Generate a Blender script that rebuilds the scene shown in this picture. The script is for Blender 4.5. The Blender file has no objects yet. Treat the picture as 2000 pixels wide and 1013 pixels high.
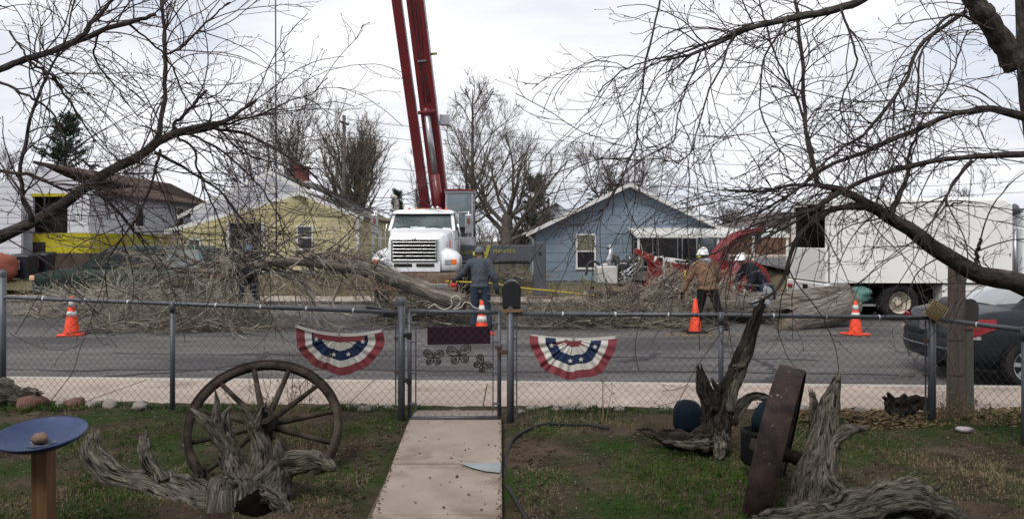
import bpy, math, random
import numpy as np
from mathutils import Vector, Matrix, Euler, noise as mnoise

# ------------------------------------------------------------------ camera, sky, sun, exposure
scene = bpy.context.scene
col = scene.collection
CAM_H = 2.0
FPX = 1500.0
HY = 470.0
cam_d = bpy.data.cameras.new('camera')
cam = bpy.data.objects.new('camera', cam_d)
col.objects.link(cam)
cam.location = (0, 0, CAM_H)
cam.rotation_euler = (math.radians(90), 0, 0)
cam_d.sensor_width = 36.0
cam_d.lens = 27.0
cam_d.shift_y = -(506.5 - HY) / 2000.0
cam_d.clip_start = 0.05
cam_d.clip_end = 3000
scene.camera = cam

SUN_EL, SUN_AZ = 50.0, 208.0      # degrees; azimuth clockwise from +Y (ahead of the camera)
world = bpy.data.worlds.new('World')
scene.world = world
world.use_nodes = True
wn, wl = world.node_tree.nodes, world.node_tree.links
wn.clear()
w_out = wn.new('ShaderNodeOutputWorld')
w_bg = wn.new('ShaderNodeBackground')
w_bg.inputs['Strength'].default_value = 0.15
w_sky = wn.new('ShaderNodeTexSky')
w_sky.sky_type = 'NISHITA'
w_sky.sun_disc = False
w_sky.sun_elevation = math.radians(SUN_EL)
w_sky.sun_rotation = math.radians(SUN_AZ)
w_sky.dust_density = 3.0
w_tc = wn.new('ShaderNodeTexCoord')
w_map = wn.new('ShaderNodeMapping')
w_map.inputs['Scale'].default_value = (1.0, 1.0, 3.4)
w_n = wn.new('ShaderNodeTexNoise')
w_n.inputs['Scale'].default_value = 2.1
w_n.inputs['Detail'].default_value = 7.0
w_n.inputs['Roughness'].default_value = 0.52
w_n.inputs['Distortion'].default_value = 0.35
w_r = wn.new('ShaderNodeValToRGB')
w_r.color_ramp.elements[0].position = 0.30
w_r.color_ramp.elements[0].color = (2.6, 2.75, 3.15, 1)
w_r.color_ramp.elements[1].position = 0.63
w_r.color_ramp.elements[1].color = (4.3, 4.33, 4.45, 1)
w_r2 = wn.new('ShaderNodeValToRGB')          # how much cloud covers the blue
w_r2.color_ramp.elements[0].position = 0.22
w_r2.color_ramp.elements[0].color = (0.72, 0.72, 0.72, 1)
w_r2.color_ramp.elements[1].position = 0.42
w_r2.color_ramp.elements[1].color = (1, 1, 1, 1)
w_mix = wn.new('ShaderNodeMix')
w_mix.data_type = 'RGBA'
wl.new(w_tc.outputs['Generated'], w_map.inputs['Vector'])
wl.new(w_map.outputs['Vector'], w_n.inputs['Vector'])
wl.new(w_n.outputs['Fac'], w_r.inputs['Fac'])
wl.new(w_n.outputs['Fac'], w_r2.inputs['Fac'])
wl.new(w_r2.outputs['Color'], w_mix.inputs['Factor'])
wl.new(w_sky.outputs['Color'], w_mix.inputs['A'])
wl.new(w_r.outputs['Color'], w_mix.inputs['B'])
wl.new(w_mix.outputs['Result'], w_bg.inputs['Color'])
wl.new(w_bg.outputs['Background'], w_out.inputs['Surface'])

sun_d = bpy.data.lights.new('sun', 'SUN')
sun_d.energy = 1.5
sun_d.angle = math.radians(25)
sun_d.color = (1.0, 0.96, 0.9)
sun = bpy.data.objects.new('sun', sun_d)
col.objects.link(sun)
_a, _e = math.radians(SUN_AZ), math.radians(SUN_EL)
_sd = Vector((math.sin(_a) * math.cos(_e), math.cos(_a) * math.cos(_e), math.sin(_e)))
sun.rotation_euler = _sd.to_track_quat('Z', 'Y').to_euler()
sun.location = (20, 30, 40)
scene.view_settings.view_transform = 'Standard'
scene.view_settings.look = 'None'
scene.view_settings.exposure = 0.78
scene.view_settings.gamma = 1.0
scene.view_settings.use_curve_mapping = False

# ------------------------------------------------------------------ helpers
RNG = np.random.default_rng(7)
random.seed(7)


def P(px, py, Y):
    """point of the place seen at photo pixel (px,py) at distance Y"""
    return Vector(((px - 1000.0) / FPX * Y, Y, CAM_H - (py - HY) / FPX * Y))


def GX(px, Y):
    return (px - 1000.0) / FPX * Y


def sstep(a, b, x):
    t = min(1.0, max(0.0, (x - a) / (b - a)))
    return t * t * (3 - 2 * t)


MATS = {}


def mat(name, c1, c2=None, rough=0.8, scale=4.0, detail=6.0, lo=0.35, hi=0.65, bump=0.0, bscale=None, bdist=0.01,
        metal=0.0, stretch=None, grain=False, spec=0.4, c3=None, s3=1.0, lo3=0.5, hi3=0.62, trans=0.0, coat=0.0, alpha=1.0):
    if name in MATS:
        return MATS[name]
    m = bpy.data.materials.new(name)
    m.use_nodes = True
    n, l = m.node_tree.nodes, m.node_tree.links
    b = n['Principled BSDF']
    b.inputs['Roughness'].default_value = rough
    b.inputs['Metallic'].default_value = metal
    b.inputs['Specular IOR Level'].default_value = spec if rough < .7 else min(spec, .10)
    b.inputs['Transmission Weight'].default_value = trans
    b.inputs['Coat Weight'].default_value = coat
    b.inputs['Base Color'].default_value = (*c1, 1)
    if alpha < 1:
        b.inputs['Alpha'].default_value = alpha
    if c2 is not None or bump:
        if grain:
            src = n.new('ShaderNodeAttribute')
            src.attribute_name = 'grain'
            sv = src.outputs['Vector']
        else:
            src = n.new('ShaderNodeTexCoord')
            sv = src.outputs['Object']
        if stretch:
            mp = n.new('ShaderNodeMapping')
            mp.inputs['Scale'].default_value = stretch
            l.new(sv, mp.inputs['Vector'])
            sv = mp.outputs['Vector']
    if c2 is not None:
        t = n.new('ShaderNodeTexNoise')
        t.inputs['Scale'].default_value = scale
        t.inputs['Detail'].default_value = detail
        t.inputs['Roughness'].default_value = 0.62
        t.inputs['Distortion'].default_value = 0.9 if grain and stretch and stretch[0] > 9 else 0.0
        l.new(sv, t.inputs['Vector'])
        r = n.new('ShaderNodeValToRGB')
        r.color_ramp.elements[0].position = lo
        r.color_ramp.elements[0].color = (*c1, 1)
        r.color_ramp.elements[1].position = hi
        r.color_ramp.elements[1].color = (*c2, 1)
        l.new(t.outputs['Fac'], r.inputs['Fac'])
        outc = r.outputs['Color']
        if c3 is not None:
            t3 = n.new('ShaderNodeTexNoise')
            t3.inputs['Scale'].default_value = s3
            t3.inputs['Detail'].default_value = 5
            t3.inputs['Roughness'].default_value = 0.6
            l.new(sv, t3.inputs['Vector'])
            r3 = n.new('ShaderNodeValToRGB')
            r3.color_ramp.elements[0].position = lo3
            r3.color_ramp.elements[0].color = (0, 0, 0, 1)
            r3.color_ramp.elements[1].position = hi3
            r3.color_ramp.elements[1].color = (1, 1, 1, 1)
            l.new(t3.outputs['Fac'], r3.inputs['Fac'])
            mx = n.new('ShaderNodeMix')
            mx.data_type = 'RGBA'
            l.new(r3.outputs['Color'], mx.inputs['Factor'])
            l.new(outc, mx.inputs['A'])
            mx.inputs['B'].default_value = (*c3, 1)
            outc = mx.outputs['Result']
        l.new(outc, b.inputs['Base Color'])
    if bump:
        tb = n.new('ShaderNodeTexNoise')
        tb.inputs['Scale'].default_value = bscale or scale * 4
        tb.inputs['Detail'].default_value = 6
        tb.inputs['Roughness'].default_value = 0.65
        l.new(sv, tb.inputs['Vector'])
        bp = n.new('ShaderNodeBump')
        bp.inputs['Strength'].default_value = bump
        bp.inputs['Distance'].default_value = bdist
        l.new(tb.outputs['Fac'], bp.inputs['Height'])
        l.new(bp.outputs['Normal'], b.inputs['Normal'])
    MATS[name] = m
    return m


def paint(name, c, rough=0.45, dirt=0.55, **k):
    """painted metal / plastic with faint grime"""
    d = tuple(v * dirt for v in c)
    return mat(name, c, d, rough=rough, scale=2.2, lo=0.48, hi=0.85, **k)


class MB:
    """collects geometry in world coordinates (or through self.xf)"""

    def __init__(self, xf=None):
        self.V, self.F, self.G, self.S = [], [], [], []
        self.n = 0
        self.xf = xf
        self.has_grain = False

    def add(self, V, groups, smooth=False, grain=None):
        V = np.asarray(V, float).reshape(-1, 3)
        if self.xf is not None:
            M = np.array(self.xf)
            V = V @ M[:3, :3].T + M[:3, 3]
        self.V.append(V)
        self.G.append(grain if grain is not None else V.copy())
        if grain is not None:
            self.has_grain = True
        for g in groups:
            g = np.asarray(g, int)
            if g.size:
                self.F.append(g + self.n)
                self.S.append(np.full(len(g), smooth))
        self.n += len(V)
        return self

    def box(self, x0, x1, y0, y1, z0, z1, rot=None, about=None):
        V = np.array([[x, y, z] for z in (z0, z1) for y in (y0, y1) for x in (x0, x1)], float)
        if rot is not None:
            c = np.array(about) if about is not None else V.mean(0)
            R = np.array(Euler(rot).to_matrix())
            V = (V - c) @ R.T + c
        return self.add(V, [[[0, 2, 3, 1], [4, 5, 7, 6], [0, 1, 5, 4], [2, 6, 7, 3], [0, 4, 6, 2], [1, 3, 7, 5]]])

    def hexa(self, V8):
        """8 corners in box order (z, y, x fastest)"""
        return self.add(V8, [[[0, 2, 3, 1], [4, 5, 7, 6], [0, 1, 5, 4], [2, 6, 7, 3], [0, 4, 6, 2], [1, 3, 7, 5]]])

    def prism(self, poly, axis, a, b, smooth=False):
        """extrude a 2-D polygon along axis 'x' (poly=(y,z)), 'y' (x,z) or 'z' (x,y)"""
        n = len(poly)
        V = []
        for s in (a, b):
            for (u, v) in poly:
                V.append({'x': (s, u, v), 'y': (u, s, v), 'z': (u, v, s)}[axis])
        q = [[i, (i + 1) % n, n + (i + 1) % n, n + i] for i in range(n)]
        return self.add(V, [q, [list(range(n))[::-1]], [list(range(n, 2 * n))]], smooth)

    def tube(self, pts, rad, sides=10, smooth=True, cap=True, ridges=0.0, seed=0, flat=None):
        pts = np.array([tuple(p) for p in pts], float)
        K = len(pts)
        rad = np.broadcast_to(np.asarray(rad, float), (K,)).copy()
        V, F, Gn = tube_arrays(pts[None], rad[None], sides)
        if ridges:
            rg = np.random.default_rng(seed)
            th = np.tile(np.arange(sides) / sides * 2 * np.pi, K)
            kk = np.repeat(np.arange(K) / max(1, K - 1), sides)
            dis = np.zeros(len(V))
            for f, am in ((2, .9), (3, .8), (4, .6)):        # uneven girth
                dis += am * np.sin(f * th + rg.uniform(0, 6.28) + rg.uniform(-2, 2) * kk)
            for f in (6, 9, 14, 19):                          # cracks running with the grain
                ph = rg.uniform(0, 6.28)
                w = np.abs(np.sin(f / 2 * th + ph + rg.uniform(-2, 2) * kk + .7 * np.sin(4 * kk + ph)))
                env = np.clip(.55 + .8 * np.sin(rg.uniform(3, 9) * kk + rg.uniform(0, 6.28) + rg.uniform(-1, 1) * th), 0, 1.2)
                dis += (np.sqrt(w) - .8) * 8.0 / (f + 3) * env
            bump_ = np.interp(np.linspace(0, 1, K), np.linspace(0, 1, 7), rg.normal(0, .5, 7))
            dis += np.repeat(bump_, sides) + rg.normal(0, 0.06, len(V))
            if K * sides < 9000:                                # knots and weathering
                sc_ = 1.1 / max(.02, float(rad.max()))
                dis += np.array([2.2 * mnoise.noise(Vector(v * sc_)) + 1.3 * mnoise.noise(Vector(v * sc_ * 2.7) + Vector((3, 1, 7))) for v in V])
            ctr = np.repeat(pts, sides, 0)
            V = ctr + (V - ctr) * (1 + ridges * dis)[:, None]
        if flat is not None:
            ctr = np.repeat(pts, sides, 0)
            V = ctr + (V - ctr) * np.asarray(flat)
        g = [F]
        if cap:
            g += [[list(range(sides))[::-1]], [list(range((K - 1) * sides, K * sides))]]
        return self.add(V, g, smooth, Gn)

    def tubes(self, pts, rad, sides=3):
        V, F, Gn = tube_arrays(pts, rad, sides)
        return self.add(V, [F], True, Gn)

    def ball(self, c, r, seg=12, rings=8, noise=0.0, seed=0, rot=None):
        r = np.broadcast_to(np.asarray(r, float), (3,))
        th = np.arange(seg) / seg * 2 * np.pi
        ph = np.linspace(0, np.pi, rings + 1)[1:-1]
        V = [[0, 0, 1]] + [[math.sin(p) * math.cos(t), math.sin(p) * math.sin(t), math.cos(p)] for p in ph for t in th] + [[0, 0, -1]]
        V = np.array(V)
        if noise:
            V = V * np.array([1 + noise * mnoise.noise(Vector(v * 1.6) + Vector((seed * 7.1, seed * 3.3, 0))) + 0.4 * noise * mnoise.noise(Vector(v * 4) + Vector((seed, 0, 5))) for v in V])[:, None]
        V = V * r
        if rot is not None:
            V = V @ np.array(Euler(rot).to_matrix()).T
        V = V + np.array(tuple(c))
        m = rings - 1
        q = [[1 + i * seg + j, 1 + (i + 1) * seg + j, 1 + (i + 1) * seg + (j + 1) % seg, 1 + i * seg + (j + 1) % seg] for i in range(m - 1) for j in range(seg)]
        t1 = [[0, 1 + j, 1 + (j + 1) % seg] for j in range(seg)]
        e = len(V) - 1
        t2 = [[e, 1 + (m - 1) * seg + (j + 1) % seg, 1 + (m - 1) * seg + j] for j in range(seg)]
        return self.add(V, [q, t1, t2], True)

    def lathe(self, prof, c, axis=(0, 0, 1), seg=24, smooth=True, cap=False):
        """prof: (r, h) pairs along axis from c"""
        ax = Vector(axis).normalized()
        u = ax.orthogonal().normalized()
        v = ax.cross(u)
        V = []
        for (r, h) in prof:
            for j in range(seg):
                t = 2 * math.pi * j / seg
                V.append(tuple(Vector(c) + ax * h + (u * math.cos(t) + v * math.sin(t)) * r))
        K = len(prof)
        q = [[i * seg + j, i * seg + (j + 1) % seg, (i + 1) * seg + (j + 1) % seg, (i + 1) * seg + j] for i in range(K - 1) for j in range(seg)]
        g = [q]
        if cap:
            g += [[list(range(seg))[::-1]], [list(range((K - 1) * seg, K * seg))]]
        return self.add(V, g, smooth)

    def loft(self, rings, closed=True, cap=True, smooth=True):
        n = len(rings[0])
        V = [tuple(p) for r in rings for p in r]
        e = n if closed else n - 1
        q = [[i * n + j, i * n + (j + 1) % n, (i + 1) * n + (j + 1) % n, (i + 1) * n + j] for i in range(len(rings) - 1) for j in range(e)]
        g = [q]
        if cap:
            g += [[list(range(n))[::-1]], [list(range((len(rings) - 1) * n, len(rings) * n))]]
        return self.add(V, g, smooth)

    def quad(self, a, b, c, d):
        return self.add([tuple(a), tuple(b), tuple(c), tuple(d)], [[[0, 1, 2, 3]]])


def tube_arrays(pts, rad, sides):
    pts = np.asarray(pts, float)
    rad = np.asarray(rad, float)
    N, K = pts.shape[:2]
    tan = np.gradient(pts, axis=1)
    tan /= np.linalg.norm(tan, axis=2, keepdims=True) + 1e-12
    avg = pts[:, -1] - pts[:, 0]
    avg /= np.linalg.norm(avg, axis=1, keepdims=True) + 1e-12
    ref = np.zeros((N, 3))
    k = np.argmin(np.abs(avg), axis=1)
    ref[np.arange(N), k] = 1
    ref = np.cross(avg, ref)
    ring_like = np.linalg.norm(pts[:, -1] - pts[:, 0], axis=1) < 1e-3        # closed loops: use the plane of the loop
    if ring_like.any():
        q = K // 3
        nrm_ = np.cross(pts[:, q] - pts[:, 0], pts[:, 2 * q] - pts[:, 0])
        nrm_ /= np.linalg.norm(nrm_, axis=1, keepdims=True) + 1e-12
        ref[ring_like] = nrm_[ring_like]
    nn = ref[:, None, :] - (ref[:, None, :] * tan).sum(2, keepdims=True) * tan
    nn /= np.linalg.norm(nn, axis=2, keepdims=True) + 1e-12
    bb = np.cross(tan, nn)
    th = np.arange(sides) / sides * 2 * np.pi
    c, s = np.cos(th), np.sin(th)
    ring = nn[:, :, None, :] * c[None, None, :, None] + bb[:, :, None, :] * s[None, None, :, None]
    V = pts[:, :, None, :] + ring * rad[:, :, None, None]
    seg = np.linalg.norm(np.diff(pts, axis=1), axis=2)
    along = np.concatenate([np.zeros((N, 1)), np.cumsum(seg, 1)], 1)
    off = RNG.uniform(0, 50, (N, 1))
    G = np.empty((N, K, sides, 3))
    G[..., 0] = rad[:, :, None] * c
    G[..., 1] = rad[:, :, None] * s
    G[..., 2] = (along + off)[:, :, None]
    base = (np.arange(N) * K * sides)[:, None, None]
    i = np.arange(K - 1)[None, :, None] * sides
    j = np.arange(sides)[None, None, :]
    j2 = (j + 1) % sides
    F = np.stack([base + i + j, base + i + j2, base + i + sides + j2, base + i + sides + j], -1).reshape(-1, 4)
    return V.reshape(-1, 3), F, G.reshape(-1, 3)


ROOTM = {}


def mesh_object(name, mb, m, inv=None):
    V = np.concatenate(mb.V)
    if inv is not None:
        I = np.array(inv)
        V = V @ I[:3, :3].T + I[:3, 3]
    me = bpy.data.meshes.new(name)
    me.vertices.add(len(V))
    me.vertices.foreach_set('co', V.astype(np.float32).ravel())
    loops = np.concatenate([f.ravel() for f in mb.F])
    tot = np.concatenate([np.full(len(f), f.shape[1]) for f in mb.F])
    start = np.concatenate([[0], np.cumsum(tot)[:-1]])
    me.loops.add(len(loops))
    me.loops.foreach_set('vertex_index', loops.astype(np.int32))
    me.polygons.add(len(tot))
    me.polygons.foreach_set('loop_start', start.astype(np.int32))
    me.polygons.foreach_set('use_smooth', np.concatenate(mb.S))
    if mb.has_grain:
        at = me.attributes.new('grain', 'FLOAT_VECTOR', 'POINT')
        at.data.foreach_set('vector', np.concatenate(mb.G).astype(np.float32).ravel())
    me.update(calc_edges=True)
    me.validate()
    if m is not None:
        me.materials.append(m)
    o = bpy.data.objects.new(name, me)
    col.objects.link(o)
    return o


def tagit(o, label=None, cat=None, group=None, kind=None):
    if label:
        o['label'] = label
    if cat:
        o['category'] = cat
    if group:
        o['group'] = group
    if kind:
        o['kind'] = kind
    return o


def thing(name, label, cat, loc=(0, 0, 0), group=None, rotz=0.0):
    o = bpy.data.objects.new(name, None)
    o.empty_display_size = 0.2
    col.objects.link(o)
    o.location = loc
    o.rotation_euler = (0, 0, rotz)
    ROOTM[o.name] = Matrix.Translation(Vector(loc)) @ Matrix.Rotation(rotz, 4, 'Z')
    return tagit(o, label, cat, group)


def part(name, mb, m, parent, label=None, bevel=0.0, remesh=0.0, kind=None, segs=2):
    """a mesh built in world coordinates, parented to a thing (or to a part of it)"""
    PM = ROOTM[parent.name]
    o = mesh_object(name, mb, m, PM.inverted())
    o.parent = parent
    ROOTM[o.name] = PM
    if label:
        o['label'] = label
    if kind:
        o['kind'] = kind
    if bevel:
        b = o.modifiers.new('bevel', 'BEVEL')
        b.width = bevel
        b.segments = segs
        b.limit_method = 'ANGLE'
    if remesh:
        r = o.modifiers.new('remesh', 'REMESH')
        r.mode = 'VOXEL'
        r.voxel_size = remesh
        r.use_smooth_shade = True
        s = o.modifiers.new('smooth', 'SMOOTH')
        s.factor = 0.5
        s.iterations = 4
    return o


def single(name, mb, m, label, cat, group=None, bevel=0.0, kind=None):
    """a thing that is one mesh, origin at its lowest middle"""
    V = np.concatenate(mb.V)
    c = Vector(((V[:, 0].min() + V[:, 0].max()) / 2, (V[:, 1].min() + V[:, 1].max()) / 2, V[:, 2].min()))
    T = Matrix.Translation(c)
    o = mesh_object(name, mb, m, T.inverted())
    o.location = c
    ROOTM[o.name] = T
    tagit(o, label, cat, group, kind)
    if bevel:
        b = o.modifiers.new('bevel', 'BEVEL')
        b.width = bevel
        b.segments = 2
        b.limit_method = 'ANGLE'
    return o


def struct(name, mb, m):
    o = mesh_object(name, mb, m)
    ROOTM[o.name] = Matrix.Identity(4)
    o['kind'] = 'structure'
    return o


def resample(pts, rad, K):
    """smooth Catmull-Rom resampling of a hand-laid branch"""
    p = np.array([tuple(q) for q in pts], float)
    r = np.asarray(rad, float)
    r = np.interp(np.linspace(0, 1, len(p)), np.linspace(0, 1, len(r)), r)
    pe = np.vstack([2 * p[0] - p[1], p, 2 * p[-1] - p[-2]])
    t = np.linspace(0, len(p) - 1 - 1e-6, K)
    i = t.astype(int)
    f = (t - i)[:, None]
    a, b, c, d = pe[i], pe[i + 1], pe[i + 2], pe[i + 3]
    out = 0.5 * (2 * b + (c - a) * f + (2 * a - 5 * b + 4 * c - d) * f ** 2 + (3 * b - a - 3 * c + d) * f ** 3)
    return out, np.interp(t, np.arange(len(p)), r)


def unit(v):
    return v / (np.linalg.norm(v, axis=-1, keepdims=True) + 1e-12)


def grow(pp, pr, n, t=(0.2, 1.0), ratio=(0.4, 0.7), ang=(0.5, 1.0), K=5, wig=0.2, up=0.0, rr=0.6, rmin=0.002, tip=0.4,
         absl=None, taper=0.5, rng=RNG, upend=None, curv=0.0):
    """n children for every parent polyline, all at once"""
    N, Kp = pp.shape[:2]
    idx = np.repeat(np.arange(N), n)
    M = len(idx)
    tt = rng.uniform(t[0], t[1], M) * (Kp - 1 - 1e-6)
    i = tt.astype(int)
    f = (tt - i)[:, None]
    base = pp[idx, i] * (1 - f) + pp[idx, i + 1] * f
    r0 = pr[idx, i] * (1 - f[:, 0]) + pr[idx, i + 1] * f[:, 0]
    tan = unit(pp[idx, i + 1] - pp[idx, i])
    v = rng.normal(size=(M, 3))
    perp = unit(v - (v * tan).sum(1, keepdims=True) * tan)
    a = rng.uniform(ang[0], ang[1], M)[:, None]
    d = np.cos(a) * tan + np.sin(a) * perp
    if absl is not None:
        L = rng.uniform(absl[0], absl[1], M)
    else:
        pl = np.linalg.norm(np.diff(pp, axis=1), axis=2).sum(1)
        L = pl[idx] * rng.uniform(ratio[0], ratio[1], M) * (1 - taper * tt / (Kp - 1))
    rad0 = np.maximum(r0 * rr, rmin)
    cv = rng.normal(size=(M, 3))
    cv = unit(cv - (cv * d).sum(1, keepdims=True) * d) * (curv * rng.uniform(-.4, 1.3, (M, 1)))
    pts = np.empty((M, K, 3))
    pts[:, 0] = base
    step = (L / (K - 1))[:, None]
    for k in range(1, K):
        g = up if upend is None else up + (upend - up) * k / (K - 1)
        d = unit(d + cv + wig * rng.normal(size=(M, 3)) + np.array([0, 0, g]))
        pts[:, k] = pts[:, k - 1] + d * step
    rad = np.maximum(rad0[:, None] * np.linspace(1, tip, K)[None], rmin * 0.8)
    return pts, rad

# ------------------------------------------------------------------ ground, street, pavements
SL = -0.05                       # the street runs a little askew to the view


def sy(y0, x):
    return y0 + SL * x


def yard_z(x, y):
    z = 0.27 - 0.07 * sstep(7.6, 8.35, y - SL * x)
    z += 0.030 * mnoise.noise(Vector((x * 1.3, y * 1.3, 0))) + 0.018 * mnoise.noise(Vector((x * 4.5, y * 4.5, 3))) + 0.010 * mnoise.noise(Vector((x * 14, y * 14, 9)))
    # worn ditch along both sides of the front walk
    e = min(abs(x + 1.02), abs(x + 0.02))
    if y < 8.0:
        z -= 0.035 * math.exp(-(e / 0.16) ** 2)
    if -1.03 < x < -0.04:
        z = min(z, 0.2)
    return z


def lot_z(x, y):
    z = 0.15
    z += 0.45 * sstep(25.4, 27.4, y) * sstep(-3.0, -6.5, x)
    r = sstep(10.0, 12.0, x)
    zr = float(np.interp(y, [24.3, 26.8, 39.5, 41.2, 60], [0.15, 0.6, 1.08, 1.16, 1.3]))
    z = z * (1 - r) + zr * r
    z += (0.05 * mnoise.noise(Vector((x * 0.7, y * 0.7, 1))) + 0.03 * mnoise.noise(Vector((x * 2.2, y * 2.2, 4)))) * sstep(25.2, 25.9, y - SL * x)
    return z


def grid_mb(xs, ys, fz, shear=True):
    mb = MB()
    nx, ny = len(xs), len(ys)
    V = []
    for y in ys:
        for x in xs:
            yy = sy(y, x) if shear else y
            V.append((x, yy, fz(x, yy)))
    i = np.arange(ny - 1)[:, None] * nx
    j = np.arange(nx - 1)[None]
    F = np.stack([i + j, i + j + 1, i + nx + j + 1, i + nx + j], -1).reshape(-1, 4)
    return mb.add(V, [F], True)


m_ground = mat('far_dirt', (0.10, 0.085, 0.06), (0.16, 0.14, 0.10), scale=0.5, rough=0.95)
m_yard = mat('yard_soil', (0.030, 0.021, 0.015), (0.098, 0.072, 0.050), scale=2.6, lo=0.36, hi=0.68, rough=0.95, bump=0.9, bscale=34, bdist=0.035,
             c3=(0.024, 0.044, 0.009), s3=1.1, lo3=0.47, hi3=0.62)
m_lot = mat('dry_lot_grass', (0.085, 0.068, 0.042), (0.175, 0.145, 0.09), scale=1.6, lo=0.3, hi=0.7, rough=0.95, bump=0.9, bscale=14, bdist=0.08,
            c3=(0.09, 0.088, 0.04), s3=0.35, lo3=0.5, hi3=0.68)
m_asphalt = mat('asphalt', (0.078, 0.073, 0.073), (0.145, 0.136, 0.134), scale=1.6, lo=0.3, hi=0.72, rough=0.88, bump=0.35, bscale=180, bdist=0.006,
                c3=(0.062, 0.058, 0.06), s3=0.34, lo3=0.47, hi3=0.60, stretch=(0.45, 1.6, 1))
m_side_asphalt = mat('side_asphalt', (0.09, 0.09, 0.095), (0.12, 0.12, 0.125), scale=0.8, rough=0.9)
m_concrete = mat('pink_concrete', (0.30, 0.245, 0.208), (0.39, 0.325, 0.28), scale=1.7, lo=0.3, hi=0.7, rough=0.9, bump=0.25, bscale=120, bdist=0.004,
                 c3=(0.22, 0.172, 0.145), s3=1.3, lo3=0.53, hi3=0.72)
m_walk = mat('walk_concrete', (0.235, 0.192, 0.162), (0.32, 0.266, 0.226), scale=3.2, lo=0.3, hi=0.72, rough=0.92, bump=0.35, bscale=130, bdist=0.004,
             c3=(0.17, 0.13, 0.11), s3=2.1, lo3=0.54, hi3=0.72)
m_kerb = mat('kerb_concrete', (0.40, 0.37, 0.33), (0.30, 0.27, 0.24), scale=4, rough=0.9)
m_patch = mat('grey_patch', (0.26, 0.29, 0.30), (0.22, 0.24, 0.25), scale=9, rough=0.9)
m_tar = mat('tar', (0.045, 0.043, 0.046), rough=0.75)

g = MB()
g.quad((-1500, -300, -0.08), (1500, -300, -0.08), (1500, 2500, -0.08), (-1500, 2500, -0.08))
struct('ground', g, m_ground)

xs = np.concatenate([np.linspace(-9, -6, 20)[:-1], np.linspace(-6, 6, 190), np.linspace(6, 10, 24)[1:]])
struct('yard', grid_mb(xs, np.concatenate([np.linspace(-1.0, 4.3, 20)[:-1], np.linspace(4.3, 8.36, 82)]), yard_z), m_yard)
struct('far_lots', grid_mb(np.linspace(-45, 50, 150), np.concatenate([np.linspace(25.36, 30, 24)[:-1], np.linspace(30, 62, 40)]), lot_z), m_lot)

# asphalt with a slight crown and a few lows
rd = grid_mb(np.linspace(-45, 50, 96), np.linspace(10.18, 24.0, 30),
             lambda x, y: 0.0 + 0.05 * math.sin(math.pi * (y - SL * x - 10.18) / 13.82) + 0.01 * mnoise.noise(Vector((x * 0.6, y * 0.6, 0))))
road = struct('road', rd, m_asphalt)


def road_z(x, y):
    return 0.05 * math.sin(math.pi * max(0, min(1, (y - SL * x - 10.18) / 13.82))) + 0.01 * mnoise.noise(Vector((x * 0.6, y * 0.6, 0)))


def tar_seam(pts, w, seed):
    rg = np.random.default_rng(seed)
    mb = MB()
    L, R = [], []
    p = np.array(pts, float)
    t = np.linspace(0, len(p) - 1, 14 * (len(p) - 1))
    x = np.interp(t, range(len(p)), p[:, 0])
    y = np.interp(t, range(len(p)), p[:, 1])
    x = x + rg.normal(0, 0.03, len(t))
    y = y + rg.normal(0, 0.035, len(t))
    tx, ty = np.gradient(x), np.gradient(y)
    n = np.hypot(tx, ty)
    ww = w * rg.uniform(0.5, 1.3, len(t)) / 2
    for k in range(len(t)):
        ox, oy = -ty[k] / n[k] * ww[k], tx[k] / n[k] * ww[k]
        L.append((x[k] + ox, y[k] + oy, road_z(x[k] + ox, y[k] + oy) + 0.007))
        R.append((x[k] - ox, y[k] - oy, road_z(x[k] - ox, y[k] - oy) + 0.007))
    return mb.loft([L, R], closed=False, cap=False)


for k, (pts, w) in enumerate([
        ([(-9, 12.0), (-6.5, 11.75), (-3.2, 11.9), (0.5, 11.6), (3.0, 11.65), (6, 11.3)], 0.10),
        ([(-6.2, 11.1), (-4.7, 11.8), (-4.2, 12.6), (-4.3, 13.6)], 0.09),
        ([(-7.0, 13.4), (-4.2, 13.3), (-1.0, 13.1), (2.5, 13.0), (5, 12.7)], 0.06),
        ([(1.8, 12.5), (2.3, 12.9), (2.5, 13.4)], 0.16),
        ([(3.5, 10.7), (4.0, 11.5), (4.1, 12.4), (3.8, 13.5)], 0.10),
        ([(-2.9, 10.5), (-2.6, 11.4), (-2.9, 12.6), (-2.4, 14.2)], 0.05)]):
    o = part('tar_seam', tar_seam(pts, w, k), m_tar, road)
rg = np.random.default_rng(5)
n_ = 2600                              # sawdust thrown round the cut log and the orange cone
cxy = np.array([(3.9, 15.95, .55, .22), (5.9, 16.5, .7, .35), (-.5, 16.3, .8, .5)])[rg.choice(3, n_, p=[.55, .3, .15])]
sx_ = cxy[:, 0] + rg.normal(0, 1, n_) * cxy[:, 2]
sy2 = cxy[:, 1] + rg.normal(0, 1, n_) * cxy[:, 3]
sz2 = np.array([road_z(p_, q_) for p_, q_ in zip(sx_, sy2)]) + .006
c_ = np.stack([sx_, sy2, sz2], 1)
u_ = rg.normal(0, 1, (n_, 3)) * np.array([.018, .018, .002])
v_ = rg.normal(0, 1, (n_, 3)) * np.array([.014, .014, .002])
part('sawdust', MB().add(np.stack([c_ - u_, c_ + v_, c_ + u_], 1).reshape(-1, 3), [np.arange(3 * n_).reshape(-1, 3)]), mat('sawdust', (0.26, 0.19, 0.11), (0.17, 0.135, 0.09), scale=3, rough=0.95), road, kind='stuff')
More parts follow.
